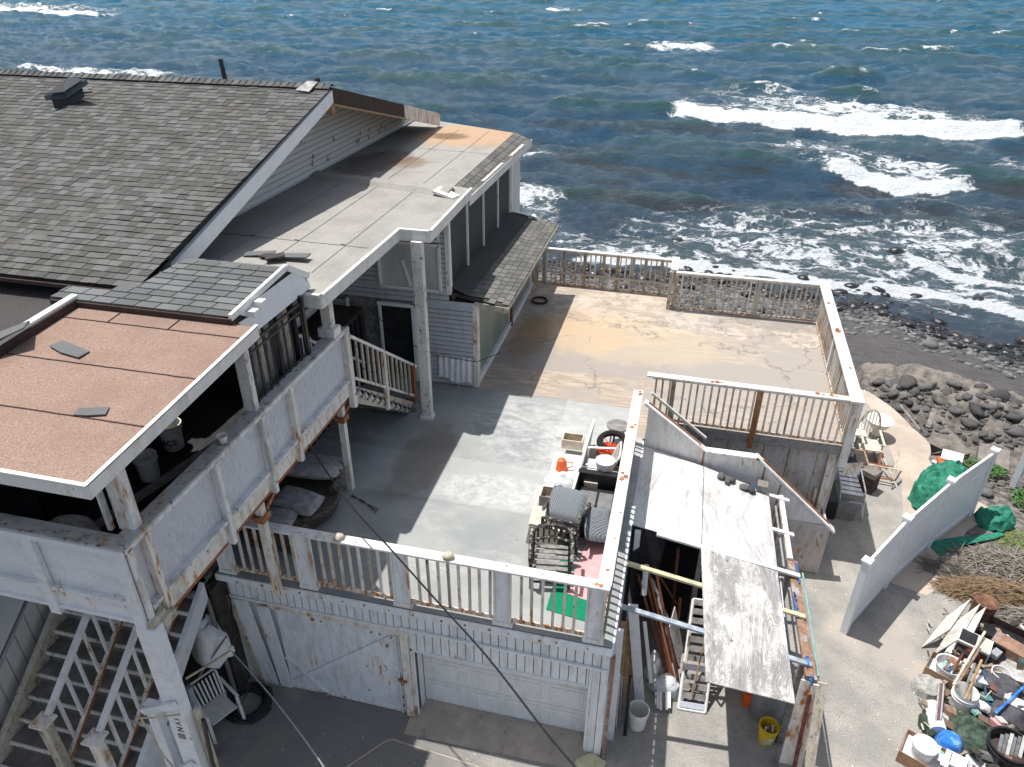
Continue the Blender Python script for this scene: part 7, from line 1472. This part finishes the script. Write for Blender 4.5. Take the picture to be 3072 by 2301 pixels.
pile_cloth(tuple(G(3010,2085,.05)), .55,.30,.30, 'dark_tarp', 'dark grey tarp crumpled over the right of the heap', 'tarpaulin', 23, .10, -.5); pile_cloth(tuple(G(3045,2150,.05)), .45,.32,.25, 'dark_tarp', 'second dark grey tarp fold at the lower right', 'tarpaulin', 24, .09, .3)
pile_cloth(tuple(G(3050,2030,.05)), .38,.30,.20, 'grey_cloth', 'pale grey folded sheet under the brown cabinets', 'sheet', 25, .04, -.3, p=5)
pile_cloth(tuple(G(2915,2225,.0)), .42,.52,.30, 'net_green', 'heap of dark green fishing net below the tray', 'net', 26, .12, .3); pile_cloth(tuple(G(2782,2180,.0)), .16,.22,.16, 'net_green', 'small bunch of green net behind the white shell', 'net', 27, .07)
c4 = G(2850,2222,.22); bb = thing('basin', 'bright blue plastic basin upside down on the net', 'basin', (c4.x,c4.y,.12)); part('body', MB().lathe((0,0,0), [(.20,0),(.19,.02),(.17,.14),(.13,.18),(.001,.17)], 24), 'blue_plastic', bb, smooth=True, local=True)
c5 = G(2775,2262,.2); box_open('carton', (c5.x,c5.y,0), .66,.50,.26, 'cardboard', 'low brown carton holding the white bucket at the bottom of the frame', 'carton', rz=-.45, fill='white_cloth')
bucket('bucket', (c5.x-.05,c5.y+.0,.06), 'upturned white bucket lying in the low brown carton', r=.17, h=.36, lid=True, handle=False)
for k in range(4): solo('papers', MB().slab([tuple(G(2795+k*10,2225+k*16,.28+.01*k)), tuple(G(2825+k*8,2240+k*16,.28+.01*k)), tuple(G(2818+k*8,2262+k*14,.30)), tuple(G(2790+k*10,2250+k*14,.30))], .008), ('white_clean','lid_teal','white_clean','white_plastic')[k], ('white','pale teal','folded white','cream')[k]+' packet beside the bucket in the low carton', 'packet')
c6 = G(2868,2285,.2); gbox(2868,2280,.0,.30,.26,.26,-.4,'white_plastic','white moulded foam block at the bottom of the heap','foam block','foam_block')
c7 = G(3030,2240,.4); bkt = bucket('tub', (c7.x,c7.y,0), 'black round tub of metal offcuts at the lower right', m='black_plastic', r=.30, h=.46, handle=False, cat='tub', fill='dark_brown')
for k in range(6): part('offcut', MB().bar((-.15+.06*k,-.1,.2),(-.10+.06*k,.12,.5+.03*(k%3)),.05,.015), ('aluminium','grey_wood','white_plastic')[k%3], bkt, local=True)
stick(tuple(G(2965,2195,.22)), tuple(G(3040,2180,.25)), .04, 'dry_twig', 'thick grey driftwood log across the net', 'log')
q_ = gbox(2945,2290,.0,.45,.35,.10,-.3,'siding_paint','flat pale grey board at the very bottom','board','board')
bk3 = G(3000,2030,.2); bucket('bucket', (bk3.x+.0,bk3.y,.05), 'small white bucket of scraps beside the brown cabinets', r=.15, h=.26, fill='white_cloth')
c8 = G(2975,2000,.15); tb3 = thing('tub','blue rimmed tub of orange rags','tub',(c8.x,c8.y,.02)); part('wall', MB().lathe((0,0,0), [(.22,0),(.26,.22),(.275,.23),(.25,.22),(.20,.03)], 24), 'denim', tb3, smooth=True, local=True); part('contents', MB().lathe((0,0,.15), [(.22,0),(.14,.05),(.001,.04)], 14), 'dry_straw', tb3, local=True)
pile_cloth(tuple(G(2965,1965,.25)), .3,.14,.14, 'black_plastic', 'twisted black hose and cable knot behind the sticks', 'hose', 28, .09); pile_cloth(tuple(G(2920,1960,.3)), .16,.14,.15, 'red_cloth', 'dark brown rag in the middle of the heap', 'rag', 29, .06)
pile_cloth(tuple(G(3045,2290,.0)), .45,.2,.2, 'dark_tarp', 'dark cloth at the lower right corner', 'cloth', 30, .07)
for k, (px, py, z0, w, l, h, rz_, m_, lab) in enumerate(((2870,1985,.30,.16,.22,.10,.4,'cardboard','small brown carton piece above the upper carton'),(2915,1995,.30,.10,.30,.05,1.0,'cream_wood','short cream board beside the sticks'),(2935,2035,.22,.22,.16,.12,.2,'white_plastic','white plastic box right of the sticks'),(2985,2055,.20,.12,.24,.08,-.6,'rust_red','dull red tin on the dark tarp'),(2905,2165,.16,.20,.26,.06,.7,'beige_plastic','beige plastic cover between the plank and net'),(3000,2170,.18,.14,.20,.12,.3,'pink_mat','faded pink plastic piece near the log'),(2965,2260,.14,.30,.18,.10,-.3,'grey_plastic','grey plastic case at the bottom of the net'),(3060,2110,.28,.18,.24,.06,.9,'white_clean','white tray corner on the dark tarp'),(2850,2130,.12,.16,.20,.10,-.2,'brown_wood','brown wooden block beside the metal tubes'),(2925,2130,.22,.12,.16,.05,.5,'lid_teal','pale teal lid by the blue tray'),(2890,1955,.42,.10,.22,.06,1.2,'black_plastic','black plastic part beside the microwave'),(2990,1955,.32,.12,.18,.10,-.8,'aluminium','dented metal can behind the tub'))):
    gbox(px, py, z0, w, l, h, rz_, m_, lab, 'scrap', 'scrap_piece').rotation_euler = (random.uniform(-.4,.4), random.uniform(-.4,.4), rz_)
rr_ = random.Random(12); q = MB()
for _ in range(420):
    x = rr_.uniform(4.9,7.6); y = rr_.uniform(.2,4.4)
    if (x-4.9)*1.0 < (y-.6)*.30-.2: continue
    a = rr_.uniform(0,6.28); l = rr_.uniform(.03,.14); z = rr_.uniform(.01,.16); q.cur = rr_.random(); q.bar((x,y,z),(x+cos(a)*l,y+sin(a)*l,z+rr_.uniform(-.02,.05)),rr_.uniform(.01,.05),.01,ch=0)
m, t, b = nt('scrap_mix'); MT['scrap_mix'] = m; a_ = node(t, 'Attribute', attribute_name='rnd').outputs['Fac']; c = mix(t, ramp(t, a_, .25, .28), (.04,.036,.032), (.17,.11,.07)); c = mix(t, ramp(t, a_, .45, .47), c, (.30,.25,.19)); c = mix(t, ramp(t, a_, .62, .64), c, (.52,.50,.46)); c = mix(t, ramp(t, a_, .82, .84), c, (.16,.17,.18)); c = mix(t, ramp(t, a_, .93, .94), c, (.07,.18,.20)); c = mix(t, ramp(t, noi(t, pos(t), 9, 5, .7), .45, .65, 0, .5), c, (.09,.075,.06)); setc(t, b, c, .8, .3)
for _ in range(330):
    x = rr_.uniform(4.95,7.5); y = rr_.uniform(.5,4.3)
    if (x-4.95) < (y-.6)*.36-.1: continue
    a = rr_.uniform(0,6.28); l = rr_.uniform(.06,.26); z = rr_.uniform(.03,.30)*min(1,(x-4.7)*1.2); q.cur = rr_.random(); q.bar((x,y,z),(x+cos(a)*l,y+sin(a)*l,z+rr_.uniform(-.08,.10)),rr_.uniform(.02,.14),rr_.uniform(.008,.05),ch=0)
solo('scrap', q, 'scrap_mix', 'small mixed scraps among the rubbish', 'scrap', kind='stuff')
# crumbs, leaves and paint flakes on the yard
q = MB(); rr_ = random.Random(5)
for _ in range(110):
    x = rr_.uniform(3.2,6.4); y = rr_.uniform(-.6,5.5); s_ = rr_.uniform(.006,.016); q.cur = rr_.random(); q.box(x,x+s_,y,y+s_*1.4,0.0,.008)
for _ in range(80):
    x = rr_.uniform(-5,3.2); y = rr_.uniform(-1.8,-.4); s_ = rr_.uniform(.006,.016); q.box(x,x+s_,y,y+s_,.0,.006)
solo('paint_flakes', q, 'white_clean', 'tiny white paint flakes on the ground', 'flakes', kind='stuff')
solo('trim_line', MB().tube([(-4.2,-1.6,.0),(-3.45,-.62,.0),(-3.35,-.55,.002),(-1.8,-.68,.0),(-.2,-.72,.0)], .014, 5), 'sill_concrete', 'low pale mortar ridge edging the driveway patch', 'ridge')
